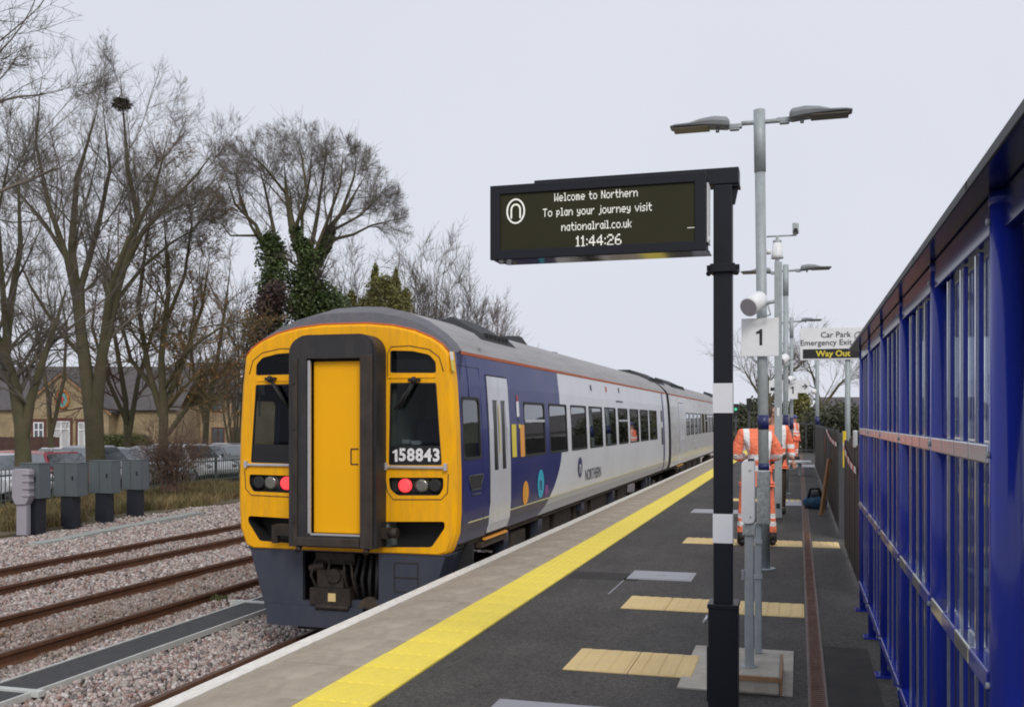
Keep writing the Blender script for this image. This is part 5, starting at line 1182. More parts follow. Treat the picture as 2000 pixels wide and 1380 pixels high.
# a low bench seen far along the platform
c = gt(1562, 905, 29); t = thing('low_bench', 'pale far bench slab on a grey leg past the workers', 'bench', (c.x, c.y, 0))
MB().box((c.x - .32, c.y - .25, .36), (c.x + .32, c.y + .25, .42)).build('seat', M['white_paint'], t, bev=.01); MB().box((c.x - .05, c.y - .1, 0), (c.x + .05, c.y + .1, .36)).build('leg', M['galv'], t)
# signal post with green aspect
c = gt(1437, 800, 75); t = thing('signal', 'distant dark railway signal post showing a green light', 'signal', (c.x, c.y, -1)); MB().box((c.x - .07, c.y, -1), (c.x + .07, c.y + .14, c.z - .3)).build('post', M['fence_grey'], t); MB().box((c.x - .2, c.y - .05, c.z - .35), (c.x + .2, c.y + .2, c.z + .45)).build('signal_head', M['blackm'], t); m = MB(); m.tube([(c.x, c.y - .09, c.z + .05), (c.x, c.y - .06, c.z + .05)], .11, 12); m.build('green_aspect', emis('green_aspect', (.05, .6, .3), .5), t)
c = gt(1463, 790, 55); t = thing('signal', 'dark signal head just left of the nearest lamp column', 'signal', (c.x, c.y, 0)); MB().box((c.x - .06, c.y, 0), (c.x + .06, c.y + .12, c.z)).build('post', M['fence_grey'], t); MB().box((c.x - .14, c.y - .05, c.z - .3), (c.x + .14, c.y + .15, c.z + .35)).build('signal_head', M['blackm'], t)

# ================================================================== PEOPLE
def mat_hivis(name, bands):
    m = bpy.data.materials.new(name); m.use_nodes = True; N = m.node_tree.nodes; L = m.node_tree.links; p = N['Principled BSDF']; p.inputs['Roughness'].default_value = .7
    tc = N.new('ShaderNodeTexCoord'); s = N.new('ShaderNodeSeparateXYZ'); L.new(tc.outputs['Object'], s.inputs[0]); acc = None
    def M_(op, a, b):
        n = N.new('ShaderNodeMath'); n.operation = op
        for i, q in enumerate((a, b)):
            if isinstance(q, (int, float)): n.inputs[i].default_value = q
            elif q is not None: L.new(q, n.inputs[i])
        return n.outputs[0]
    for axis, c, w in bands:
        src = s.outputs[axis] if axis != 0 else M_('ABSOLUTE', s.outputs[0], None)
        b = M_('LESS_THAN', M_('ABSOLUTE', M_('SUBTRACT', src, c), None), w)
        if axis == 0: b = M_('MULTIPLY', b, M_('GREATER_THAN', s.outputs[2], 1.12))
        acc = b if acc is None else M_('MAXIMUM', acc, b)
    mx = N.new('ShaderNodeMixRGB'); L.new(acc, mx.inputs[0]); mx.inputs[1].default_value = (1.0, .235, .12, 1); mx.inputs[2].default_value = (.85, .85, .86, 1); L.new(mx.outputs[0], p.inputs['Base Color'])
    mx2 = N.new('ShaderNodeMath'); mx2.operation = 'MULTIPLY'; L.new(acc, mx2.inputs[0]); mx2.inputs[1].default_value = .25
    nz = N.new('ShaderNodeTexNoise'); nz.inputs['Scale'].default_value = 7; nz.inputs['Distortion'].default_value = 1.5; L.new(tc.outputs['Object'], nz.inputs['Vector']); b = N.new('ShaderNodeBump'); b.inputs['Distance'].default_value = .05; b.inputs['Strength'].default_value = .8; L.new(nz.outputs['Fac'], b.inputs['Height']); L.new(b.outputs[0], p.inputs['Normal'])
    return m
M['jacket'] = mat_hivis('hivis_jacket', [(2, 1.13, .035), (2, .99, .035), (0, .14, .035)])
M['hv_trouser'] = mat_hivis('hivis_trousers', [(2, .38, .03), (2, .28, .03)])
M['trouser_dark'] = pm('dark_brown_trousers', (.05, .032, .025), .85, var=.2); M['skin'] = pm('skin', (.52, .27, .20), .55, var=.06); M['hair'] = pm('brown_hair', (.07, .045, .03), .8, var=.2); M['boot'] = pm('black_boots', (.02, .018, .016), .6); M['hat_blue'] = pm('blue_hat', (.08, .09, .25), .6); M['eye'] = pm('eye_dark', (.03, .02, .02), .3)
def skin_mesh(name, verts, edges, radii, mat, parent, root=0, sub=1):
    me = bpy.data.meshes.new(name); me.from_pydata(verts, edges, []); o = bpy.data.objects.new(name, me); COL.objects.link(o); o.parent = parent
    sk = o.modifiers.new('skin', 'SKIN'); me.skin_vertices[0]  if me.skin_vertices else None
    if not me.skin_vertices:
        bm = __import__('bmesh').new(); bm.from_mesh(me); bm.verts.layers.skin.verify(); bm.to_mesh(me); bm.free()
    lay = me.skin_vertices[0].data
    for i, r in enumerate(radii): lay[i].radius = r if isinstance(r, tuple) else (r, r); lay[i].use_root = (i == root)
    sb = o.modifiers.new('sub', 'SUBSURF'); sb.levels = sub; sb.render_levels = sub
    dg = bpy.context.evaluated_depsgraph_get(); me2 = bpy.data.meshes.new_from_object(o.evaluated_get(dg)); o.modifiers.clear(); o.data = me2; bpy.data.meshes.remove(me)
    me2.name = name; me2.materials.clear(); me2.materials.append(mat)
    me2.polygons.foreach_set('use_smooth', [True] * len(me2.polygons))
    return o
def person(label, loc, rz, arms='down', trousers='hv_trouser', hat=None, lean=0.0, scale=1.0, bend=0.0, stance=0.0, tilt=0.0):
    t = thing('person', label, 'person', loc, rz); t.scale = (scale,) * 3
    L_ = lean
    J = {'pel': (0, 0, .94), 'sp': (0, L_ * .3, 1.12), 'ch': (0, L_ * .7, 1.34), 'nk': (0, L_ * .95, 1.50), 'hd0': (0, L_ * 1.1 - .01, 1.58), 'hd1': (0, L_ * 1.15 - .01, 1.70)}
    for s, n in ((-1, 'l'), (1, 'r')):
        J['sh' + n] = (s * .185, L_ * .8, 1.41)
        if arms == 'down': J['el' + n] = (s * .27, L_ * .8 + .03, 1.13); J['wr' + n] = (s * .29, L_ * .8 - .05, .88)
        elif arms == 'front': J['el' + n] = (s * .28, L_ * .8 + .02, 1.14); J['wr' + n] = (s * .12, L_ * .8 - .24, 1.12)
        elif arms == 'mixed': J['el' + n] = (s * .27, L_ * .8 + .03, 1.14); J['wr' + n] = (s * .12, L_ * .8 - .24, 1.16) if s < 0 else (s * .3, -.08, .9)
        J['hp' + n] = (s * .10, 0, .90); J['kn' + n] = (s * (.12 + stance * .5), -.02, .50); J['an' + n] = (s * (.13 + stance), .02, .09); J['to' + n] = (s * (.14 + stance), -.13, .05)
    for k_, f_ in (('sp', .3), ('ch', .6), ('nk', .9), ('hd0', 1.1), ('hd1', 1.25)): J[k_] = (J[k_][0] + tilt * f_, J[k_][1], J[k_][2])
    names = list(J); ix = {k: i for i, k in enumerate(names)}; V = [J[k] for k in names]
    E = [('pel', 'sp'), ('sp', 'ch'), ('ch', 'nk'), ('nk', 'hd0'), ('hd0', 'hd1')]
    for n in 'lr': E += [('ch', 'sh' + n), ('sh' + n, 'el' + n), ('el' + n, 'wr' + n), ('pel', 'hp' + n), ('hp' + n, 'kn' + n), ('kn' + n, 'an' + n), ('an' + n, 'to' + n)]
    Rr = {'pel': (.14, .10), 'sp': (.13, .095), 'ch': (.15, .11), 'nk': .055, 'hd0': (.068, .075), 'hd1': (.075, .09)}
    for n in 'lr': Rr.update({'sh' + n: .06, 'el' + n: .042, 'wr' + n: .030, 'hp' + n: .085, 'kn' + n: .058, 'an' + n: .04, 'to' + n: .035})
    skin_mesh('body', V, [(ix[a], ix[b]) for a, b in E], [Rr[k] for k in names], M['skin'], t, sub=2)
    def sub(keys, edges, rad, nm, mat):
        ii = {k: i for i, k in enumerate(keys)}; return skin_mesh(nm, [J[k] for k in keys], [(ii[a], ii[b]) for a, b in edges], rad, mat, t, sub=2)
    J['hem'] = (0, 0, .80); J['col'] = (tilt * .9, L_ * .92, 1.475)
    for n in 'lr': J['cf' + n] = tuple(Vector(J['el' + n]).lerp(Vector(J['wr' + n]), .9))
    sub(['pel', 'hem', 'sp', 'ch', 'col', 'shl', 'ell', 'cfl', 'shr', 'elr', 'cfr'], [('pel', 'hem'), ('pel', 'sp'), ('sp', 'ch'), ('ch', 'col'), ('ch', 'shl'), ('shl', 'ell'), ('ell', 'cfl'), ('ch', 'shr'), ('shr', 'elr'), ('elr', 'cfr')],
        [(.21, .15), (.22, .16), (.20, .145), (.205, .15), (.085, .08), .095, .075, .06, .095, .075, .06], 'jacket', M['jacket'])
    sub(['pel', 'hpl', 'knl', 'anl', 'hpr', 'knr', 'anr'], [('pel', 'hpl'), ('hpl', 'knl'), ('knl', 'anl'), ('pel', 'hpr'), ('hpr', 'knr'), ('knr', 'anr')], [(.16, .12), .11, .085, .07, .11, .085, .07], 'trousers', M[trousers])
    for n, s in (('l', -1), ('r', 1)):
        m = MB(); a = J['an' + n]; m.ell((a[0], a[1] - .05, .05), (.055, .15, .055), 12, 8); m.tube([(a[0], a[1] + .02, .05), (a[0], a[1] + .01, .17)], .058, 10); m.build('boot', M['boot'], t, local=True)
        w = Vector(J['wr' + n]); e = Vector(J['el' + n]); d = (w - e).normalized(); sd_ = d.cross(Vector((0, 1, 0)) if abs(d.y) < .8 else Vector((0, 0, 1))).normalized()
        vs = [w, w + d * .05, w + d * .085]; ed = [(0, 1), (1, 2)]; rd = [(.024, .03), (.036, .024), (.036, .02)]
        for k, (o_, l_) in enumerate(((-.027, .06), (-.009, .072), (.009, .068), (.026, .052))):
            b0_ = w + d * .085 + sd_ * o_; vs += [b0_, b0_ + d * l_ * .55, b0_ + d * l_ + Vector((0, -.012, 0))]; q = len(vs) - 3; ed += [(2, q), (q, q + 1), (q + 1, q + 2)]; rd += [.0095, .0085, .007]
        b0_ = w + d * .03 + sd_ * .03 * -s; vs += [b0_ + sd_ * -s * .012, b0_ + sd_ * -s * .03 + d * .045]; q = len(vs) - 2; ed += [(1, q), (q, q + 1)]; rd += [.011, .008]
        skin_mesh('hand', [tuple(v) for v in vs], ed, rd, M['skin'], t, sub=1)
    hc = Vector(J['hd1']) + Vector((0, 0, -.02))
    m = MB(); m.ell(hc, (.078, .095, .115), 20, 14)
    for k, v in enumerate(m.v):   # jaw and face shaping
        q = Vector(v) - hc
        if q.z < -.03: q.x *= .85; q.y = q.y * .9 - .006
        m.v[k] = tuple(hc + q)
    m.ell(hc + Vector((0, -.098, -.015)), (.013, .02, .024), 8, 6); m.ell(hc + Vector((-.08, 0, -.01)), (.01, .02, .032), 8, 6); m.ell(hc + Vector((.08, 0, -.01)), (.01, .02, .032), 8, 6)
    m.build('head', M['skin'], t, local=True)
    m = MB()
    for s in (-1, 1): m.ell(hc + Vector((s * .030, -.085, .008)), (.011, .008, .007), 8, 6); m.box(tuple(hc + Vector((s * .03 - .016, -.093, .022))), tuple(hc + Vector((s * .03 + .016, -.083, .028))))
    m.build('eyes', M['eye'], t, local=True)['kind'] = 'stuff'
    m = MB(); m.box(tuple(hc + Vector((-.022, -.088, -.062))), tuple(hc + Vector((.022, -.078, -.055)))); m.build('mouth', M['tape_red'], t, local=True)
    if hat:
        m = MB(); m.ell(hc + Vector((0, 0, .04)), (.095, .115, .10), 16, 10); m.tube([hc + Vector((0, -.02, .03)), hc + Vector((0, -.02, .042))], .125, 16); m.build('helmet', M[hat], t, local=True)
    else:
        m = MB(); m.ell(hc + Vector((0, .018, .028)), (.085, .092, .102), 16, 10)
        m.build('hair', M['hair'], t, local=True)
    return t
pA = gz(1478, 1064); pB = gz(1512, 1002); pC = gt(1552, 892, 41); 
person('nearest worker in orange hi-vis suit, half hidden behind the near lamp column', (pA.x, pA.y, 0), math.radians(190), 'front', scale=1.0, stance=.06, tilt=-.09)
person('worker in orange hi-vis jacket and dark trousers facing the camera', (pB.x, pB.y, 0), math.radians(12), 'mixed', 'trouser_dark', scale=1.02)
person('distant worker in full orange hi-vis suit and blue helmet', (pC.x, pC.y, 0), math.radians(60), 'down', hat='hat_blue', scale=1.0)
# ================================================================== LINESIDE
# location cabinets
cabs = [(66, 98, 1047, 905, 972), (106, 170, 1033, 904, 968), (174, 235, 1023, 900, 962), (238, 291, 1013, 898, 955)]
GZ = -1.02
labs = ['grey trackside cabinet on black pedestal behind the pale slatted box', 'second grey trackside cabinet from the left on black pedestal', 'third grey trackside cabinet from the left on black pedestal', 'rightmost grey trackside cabinet on black pedestal, beside the brambles']
for (u0, u1, vb, v0, v1), lab in zip(cabs, labs):
    if u0 == 66: u0 = 40
    base = gz((u0 + u1) / 2, vb - 4, GZ); tt = (base.x * -SN + base.y * CS); s = tt / F
    w = (u1 - u0) * s * 1.02; H = CAMH - (v0 - HV) * s; z0 = CAMH - (v1 - HV) * s
    t = thing('trackside_cabinet', lab, 'cabinet', base, PSI * .5 - .12, group='grey cabinets on pedestals beside the track')
    dp = .40; fw = (w - dp * .64) / .77 * .90
    MB().box((-fw / 2, -dp / 2, z0 - GZ), (fw / 2, dp / 2, H - GZ)).build('cabinet_box', M['box_grey'], t, local=True, bev=.012)
    MB().box((-fw / 2 - .01, -dp / 2 - .01, H - GZ + .001), (fw / 2 + .01, dp / 2 + .01, H - GZ + .022)).build('lid', M['box_grey'], t, local=True, bev=.006)
    MB().box((-.17, -.15, 0), (.17, .15, z0 - GZ - .002)).build('pedestal', M['ped_black'], t, local=True, bev=.008)
    MB().box((-.21, -.19, 0), (.21, .19, .025)).build('foot_plate', M['ped_black'], t, local=True)
    m = MB(); m.box((-.01, -dp / 2 - .004, z0 - GZ + .03), (-.004, -dp / 2 - .001, H - GZ - .03)); m.box((fw * .3, -dp / 2 - .02, (z0 + H) / 2 - GZ), (fw * .3 + .03, -dp / 2 - .001, (z0 + H) / 2 - GZ + .1)); m.build('door_latch', M['ped_black'], t, local=True)
base = gz(46, 1046, GZ); tt = (base.x * -SN + base.y * CS); s = tt / F
t = thing('slatted_box', 'pale grey slatted disconnection box on a narrow post, leftmost', 'equipment box', base, .2)
z0, z1 = CAMH - (980 - HV) * s - GZ, CAMH - (915 - HV) * s - GZ
m = MB(); m.prism([(-.2, z0 + .1), (-.12, z0 - .05), (.12, z0 - .05), (.2, z0 + .1), (.2, z1 - .05), (.15, z1), (-.15, z1), (-.2, z1 - .05)], lambda a, b, d: (a, d, b), -.14, .14); m.build('housing', M['pale_box'], t, local=True, bev=.02)
for i in range(4): MB().box((.06, -.17, z0 + .14 + i * .16), (.24, .02, z0 + .19 + i * .16)).build('slat', M['pale_box'], t, local=True, bev=.008)
MB().box((-.12, -.09, 0), (.12, .09, z0 - .05)).build('post', M['pale_box'], t, local=True, bev=.01); MB().box((-.16, -.14, 0), (.16, .14, .03)).build('foot_plate', M['ped_black'], t, local=True)
# palisade fence
PX = -21.6
t = thing('palisade_fence', 'grey-green steel palisade fence in front of the parked cars', 'fence', (PX, 30, -.95))
m = MB(); pw = .035
pw = .024; m.add([(-.01, -pw, 0), (.012, 0, 0), (-.01, pw, 0), (-.01, -pw, 1.12), (.012, 0, 1.12), (-.01, pw, 1.12), (-.01, 0, 1.2)], [(0, 1, 4, 3), (1, 2, 5, 4), (2, 0, 3, 5), (3, 4, 6), (4, 5, 6), (5, 3, 6)])
first = m.build('pale', M['pal_fence'], None); first.parent = t
y = 17.5; first.location = Vector((0, y - 30, 0)); n = 1
far = MB()
while y < 60:
    y += .155
    if n < 295: c = first.copy(); COL.objects.link(c); c.location = (random.uniform(-.004, .004), y - 30, random.uniform(-.01, .01)); n += 1
for z in (.25, .95): MB().box((-.045, 17.3 - 30, z), (-.012, 62 - 30, z + .05)).build('rail', M['pal_fence'], t, local=True)
y = 17.5
while y < 62: MB().box((-.14, y - 30.04, -.1), (-.05, y - 29.96, 1.1)).build('fence_post', M['pal_fence'], t, local=True); y += 2.75
# cars
def car(label, u, v_roof, t_, col, rz, kind='hatch', L=4.1):
    c = gt(u, 820, t_); base = Vector((c.x, c.y, -.92)); h = CAMH - (v_roof - HV) * t_ / F - base.z
    o = thing('parked_car', label, 'car', base, rz, group='cars parked behind the palisade fence')
    paint = pm('car_paint', col, .28, .15, var=.03, coat=.6)
    W2 = .86; hb = .93
    low = [(-L / 2, .38), (-L / 2 - .04, .55), (-L / 2 + .03, .74), (-L / 2 + .35, .84), (-L / 2 + 1.05, hb), (L / 2 - .35, hb + .03), (L / 2 - .03, hb - .08), (L / 2, .6), (L / 2 - .05, .36), (L / 2 - .4, .30), (-L / 2 + .4, .30)]
    m = MB(); m.prism(low, lambda a, b, d: (d * (1 - .06 * max(0, (abs(a) - L * .36))), a, b), -W2, W2); m.build('body', paint, o, local=True, bev=.07)
    r0, r1, f0, f1 = L / 2 - .75 if kind == 'hatch' else L / 2 - .55, L / 2 - .18, -L / 2 + 1.0, -L / 2 + 1.8
    if kind == 'saloon': r0, r1 = L / 2 - 1.1, L / 2 - .6
    def lay(y0, y1, w, z): return [(-w, y0, z), (w, y0, z), (w, y1, z), (-w, y1, z)]
    m = MB(); m.add(lay(f0, r1, .80, hb - .01) + lay(f1, r0, .60, h - .02), [(4, 5, 6, 7), (0, 1, 5, 4), (1, 2, 6, 5), (2, 3, 7, 6), (3, 0, 4, 7)]); m.build('cabin', paint, o, local=True, bev=.05)
    gm = M['car_glass']
    def quad(nm, P): mm = MB(); mm.add(P, [(0, 1, 2, 3)]); mm.build(nm, gm, o, local=True)
    k0, k1 = .12, .86
    def pt(fy0, fy1, w0, w1, k, s, e): # point on slanted plane
        return None
    A = lambda k: (f0 + (f1 - f0) * k, .80 + (.60 - .80) * k, hb + (h - hb) * k)
    B = lambda k: (r1 + (r0 - r1) * k, .80 + (.60 - .80) * k, hb + (h - hb) * k)
    a0, a1 = A(k0), A(k1); quad('windscreen', [(-a0[1] + .07, a0[0] - .025, a0[2]), (a0[1] - .07, a0[0] - .025, a0[2]), (a1[1] - .07, a1[0] - .025, a1[2] + .01), (-a1[1] + .07, a1[0] - .025, a1[2] + .01)])
    a0, a1 = B(.2), B(k1); quad('rear_window', [(a0[1] - .1, a0[0] + .025, a0[2]), (-a0[1] + .1, a0[0] + .025, a0[2]), (-a1[1] + .1, a1[0] + .025, a1[2] + .01), (a1[1] - .1, a1[0] + .025, a1[2] + .01)])
    for s in (-1, 1):
        ya, yb2 = A(k0), B(k0); yc, yd = B(k1), A(k1); ym = (f1 + r0) / 2
        for (p, q, r_, w_) in (((ya[0] + .12), ym - .03, ym - .03, yd[0] + .06), (ym + .03, yb2[0] - .12, yc[0] - .05, ym + .03)):
            quad('side_window', [(s * (ya[1] + .006), p, ya[2]), (s * (ya[1] + .006), q, ya[2]), (s * (yc[1] + .008), r_, yc[2]), (s * (yc[1] + .008), w_, yc[2])])
        for yw in (-L / 2 + .75, L / 2 - .75):
            m = MB(); m.tube([(s * (W2 - .2), yw, .31), (s * (W2 + .01), yw, .31)], .31, 20); wh = m.build('wheel', M['blackm'], o, local=True); m = MB(); m.tube([(s * (W2 + .0), yw, .31), (s * (W2 + .02), yw, .31)], .2, 14); m.build('rim', M['silver'], wh, local=True)
        m = MB(); m.ell((s * .62, -L / 2 + .06, .68), (.17, .10, .08)); m.build('headlight', M['clear_lamp'], o, local=True)
        m = MB(); m.ell((s * .68, L / 2 - .06, .75), (.10, .06, .12)); m.build('tail_light', M['tape_red'], o, local=True)
        m = MB(); m.ell((s * .93, f0 + .35, hb + .06), (.09, .05, .07)); m.build('wing_mirror', paint, o, local=True)
    return o
M['car_glass'] = pm('car_window_glass', (.10, .12, .13), .05, .35, var=.3, scale=2, spec=1, coat=1)
def cr(deg): return math.radians(deg)
WHT = (.72, .73, .75); RED = (.35, .02, .035); SIL = (.38, .40, .43); MAR = (.12, .015, .02); BLU = (.02, .03, .08); LB = (.45, .52, .56)
cars = [('white car at the far left edge nose-on behind the fence', -10, 884, 31.5, WHT, cr(75)),
        ('pale red car behind the white one at the left edge', 42, 879, 37, (.45, .10, .10), cr(80)),
        ('red car just right of the left tree trunk', 112, 881, 33.5, RED, cr(68)),
        ('large silver car left of the thick forked tree trunk', 190, 869, 38, SIL, cr(70)),
        ('maroon car right of the thick forked tree trunk', 262, 876, 42, MAR, cr(72)),
        ('white van-like car behind the bramble bush', 352, 866, 45, WHT, cr(66)),
        ('white car third from the yellow train front', 395, 869, 47, (.62, .64, .66), cr(70)),
        ('bright red car near the train', 428, 870, 50, RED, cr(66)),
        ('silver car directly beside the train front', 462, 864, 52, SIL, cr(66)),
        ('dark blue car parked far behind the silver ones', 310, 869, 50, BLU, cr(60)),
        ('pale blue-grey car beside the maroon car', 232, 874, 47, LB, cr(70))]
cars += [('small silver hatchback just left of the bramble bush', 285, 872, 40, SIL, cr(74)),
         ('second white car behind the fence, between the bramble bush and the train', 372, 866, 41, WHT, cr(70)),
         ('grey car nearest the fence beside the train front', 445, 867, 43, (.30, .31, .33), cr(68)),
         ('white hatchback showing between the two left tree trunks', 140, 873, 45, WHT, cr(76))]
for a in cars: car(*a)

# ================================================================== BUILDINGS
def brickmat(name, c1, c2, mortar, scale):
    m = bpy.data.materials.new(name); m.use_nodes = True; N = m.node_tree.nodes; L = m.node_tree.links; p = N['Principled BSDF']; p.inputs['Roughness'].default_value = .9
    tc = N.new('ShaderNodeTexCoord'); mp = N.new('ShaderNodeMapping'); mp.inputs['Rotation'].default_value = (math.pi / 2, 0, 0); L.new(tc.outputs['Object'], mp.inputs[0])
    b = N.new('ShaderNodeTexBrick'); b.inputs['Color1'].default_value = (*c1, 1); b.inputs['Color2'].default_value = (*c2, 1); b.inputs['Mortar'].default_value = (*mortar, 1); b.inputs['Scale'].default_value = scale; b.inputs['Brick Width'].default_value = .5; b.inputs['Row Height'].default_value = .17; b.inputs['Mortar Size'].default_value = .02
    L.new(mp.outputs[0], b.inputs['Vector']); n = N.new('ShaderNodeTexNoise'); n.inputs['Scale'].default_value = 1.2; n.inputs['Detail'].default_value = 6; L.new(tc.outputs['Object'], n.inputs['Vector'])
    mr = N.new('ShaderNodeMapRange'); mr.inputs[1].default_value = .3; mr.inputs[2].default_value = .7; mr.inputs[3].default_value = .72; mr.inputs[4].default_value = 1.2; L.new(n.outputs['Fac'], mr.inputs[0]); v = N.new('ShaderNodeVectorMath'); v.operation = 'SCALE'; L.new(b.outputs[0], v.inputs[0]); L.new(mr.outputs[0], v.inputs['Scale']); L.new(v.outputs[0], p.inputs['Base Color'])
    return m
M['brick_y'] = brickmat('yellow_brick', (.40, .30, .165), (.33, .245, .13), (.38, .32, .23), 2.2)
M['brick_b'] = brickmat('buff_brick', (.42, .30, .18), (.34, .235, .14), (.38, .31, .22), 2.2)
M['brick_r'] = pm('dark_red_brick', (.13, .055, .04), .9, var=.25, scale=9)
M['slate'] = pm('dark_slate', (.085, .078, .080), .8, var=.3, scale=3, bump=.6, bscale=14, dirt=(.12, .10, .10), dirt_amt=.6)
M['slate_b'] = pm('brown_slate', (.095, .078, .078), .8, var=.3, scale=3, bump=.6, bscale=14, dirt=(.14, .11, .10), dirt_amt=.6)
M['terra'] = pm('terracotta', (.45, .17, .05), .8, var=.15); M['teal'] = pm('teal_plaque', (.13, .34, .33), .6, var=.3, scale=6)
M['house_glass'] = pm('house_window_glass', (.10, .12, .13), .08, var=.2, spec=.8)
M['curtain'] = pm('curtain', (.5, .5, .5), .9, var=.1)
def hframe(label, u, tt, dr=0, name='brick_house'):
    c = gt(u, 820, tt); t = thing(name, label, 'house', (c.x, c.y, -.92), PSI + dr); s = tt / F
    L = lambda uu, vv: ((uu - u) * s, CAMH + .92 - (vv - HV) * s)
    return t, L, s
def hwin(t, x0, z0, x1, z1, y=0, sur=None, bars=1, frame='white_paint', curtain=False):
    if sur:
        m = MB(); m.plate([(x0 - .15, z0 - .0), (x1 + .15, z0 - .0), (x1 + .15, z1 + .2), (x0 - .15, z1 + .2)], [[(x0, z0 + .001), (x1, z0 + .001), (x1, z1), (x0, z1)]], lambda a, b, d: (a, d, b), y - .04, y - .001); m.build('window_surround', M[sur], t, local=True)
    m = MB(); m.plate([(x0, z0), (x1, z0), (x1, z1), (x0, z1)], [[(x0 + .07, z0 + .07), (x1 - .07, z0 + .07), (x1 - .07, z1 - .07), (x0 + .07, z1 - .07)]], lambda a, b, d: (a, d, b), y - .06, y - .0015)
    w = x1 - x0
    for i in range(1, bars + 1): xx = x0 + w * i / (bars + 1); m.box((xx - .04, y - .06, z0 + .07), (xx + .04, y - .03, z1 - .07))
    if bars > 0 and z1 - z0 > 1.4: zz = z1 - (z1 - z0) * .3; m.box((x0 + .07, y - .062, zz - .04), (x1 - .07, y - .03, zz + .04))
    f = m.build('window', M[frame], t, local=True); mm = MB(); mm.box((x0 + .07, y - .02, z0 + .07), (x1 - .07, y - .0018, z1 - .07)); mm.build('pane', M['curtain'] if curtain else M['house_glass'], f, local=True)
# left house with gable
t, L, s = hframe('yellow brick house with pointed gable and round teal plaque', 122, 60)
gx0, ge = L(38, 800); gx1 = L(212, 0)[0]; pk = L(122, 727)
x0w = L(-80, 0)[0]; x1w = L(330, 0)[0]
m = MB(); m.prism([(gx0, 0), (gx1, 0), (gx1, ge), (pk[0], pk[1] - .1), (gx0, ge)], lambda a, b, d: (a, d, b), 0, 5); m.build('gable_wall', M['brick_y'], t, local=True)
m = MB(); m.box((x0w, 1.2, 0), (x1w, 9, ge + .1)); m.build('wall', M['brick_y'], t, local=True)
zr = L(0, 706)[1]
m = MB(); m.add([(x0w - .3, .9, ge + .0), (x1w + .3, .9, ge + .0), (x1w + .3, 5.4, zr), (x0w - .3, 5.4, zr), (x0w - .3, 10, ge), (x1w + .3, 10, ge)], [(0, 1, 2, 3), (3, 2, 5, 4)]); m.build('roof', M['slate'], t, local=True)
m = MB()
for sgn, ex in ((-1, gx0 - .25), (1, gx1 + .25)):
    a = (pk[0], pk[1] + .12); b = (ex, ge - .12); m.add([(a[0], -.2, a[1]), (b[0], -.2, b[1]), (b[0], 5.2, b[1]), (a[0], 5.2, a[1]), (a[0], -.2, a[1] - .1), (b[0], -.2, b[1] - .1), (b[0], 5.2, b[1] - .1), (a[0], 5.2, a[1] - .1)], [(0, 1, 2, 3), (0, 4, 5, 1), (4, 7, 6, 5)])
m.build('gable_roof', M['slate'], t, local=True)
m = MB()
for sgn, ex in ((-1, gx0 - .25), (1, gx1 + .25)):
    a = (pk[0], pk[1] + .0); b = (ex, ge - .24); m.add([(a[0], -.23, a[1]), (b[0], -.23, b[1]), (b[0], -.23, b[1] - .14), (a[0], -.23, a[1] - .14)], [(0, 1, 2, 3)])
m.build('bargeboard', M['wood'], t, local=True)
c = L(122, 780); A = np.linspace(0, 2 * math.pi, 28, endpoint=False)
m = MB(); m.tube([(c[0] + (.38) * math.cos(a), -.04, c[1] + .52 * math.sin(a)) for a in np.linspace(0, 2 * math.pi, 29)], .09, 8); pq = m.build('plaque_ring', M['terra'], t, local=True)
m = MB(); m.add([(c[0] + .36 * math.cos(a), -.03, c[1] + .50 * math.sin(a)) for a in A], [tuple(range(28))]); m.build('plaque', M['teal'], t, local=True)
m = MB(); m.box((c[0] - .04, -.06, c[1] - .25), (c[0] + .05, -.035, c[1] + .2)); m.box((c[0] - .16, -.065, c[1] - .02), (c[0] + .14, -.036, c[1] + .08)); m.build('plaque_figure', M['red_v'], t, local=True)
m = MB(); m.tube([(c[0], -.2, c[1] + .6), (c[0], -.1, c[1] + .9)], .07, 8); m.build('wall_lamp', M['blackm'], t, local=True)
a, b = L(103, 874), L(137, 822); hwin(t, a[0], a[1], b[0], b[1], 0, 'brick_r', 1, curtain=True)
a, b = L(153, 874), L(178, 824); hwin(t, a[0], a[1], b[0], b[1], 0, 'brick_r', 1, curtain=True)
a, b = L(66, 874), L(86, 824); hwin(t, a[0], a[1], b[0], b[1], 0, 'brick_r', 1)
# right house
t, L, s = hframe('two-storey buff brick house with brown slate roof beside the train', 390, 66, .05)
x0, x1 = L(335, 0)[0], L(540, 0)[0]; ze = L(0, 766)[1]; zr = L(0, 700)[1]
m = MB(); m.box((x0, 0, 0), (x1, 9, ze)); m.build('wall', M['brick_b'], t, local=True)
m = MB(); m.add([(x0 - 2.4, -.4, ze - .1), (x1, -.4, ze - .1), (x1, 4.5, zr), (x0 - .8, 4.5, zr), (x0 - 2.4, 9.3, ze - .1), (x1, 9.3, ze - .1)], [(0, 1, 2, 3), (3, 2, 5, 4), (0, 3, 4)]); m.build('roof', M['slate_b'], t, local=True)
m = MB(); m.box((x0 - .2, -.45, ze - .16), (x1, -.35, ze - .02)); m.build('gutter', M['blackm'], t, local=True)
for u in (401,): q = L(u, 0)[0]; m = MB(); m.tube([(q, -.08, 0), (q, -.08, ze)], .05, 8); m.build('downpipe', M['blackm'], t, local=True)
for (u0, v0, u1, v1) in ((413, 866, 438, 834), (413, 804, 438, 769), (345, 853, 357, 833), (452, 866, 474, 834), (452, 804, 474, 769)): a, b = L(u0, v0), L(u1, v1); hwin(t, a[0], a[1], b[0], b[1], 0, None, 1, 'brick_r')
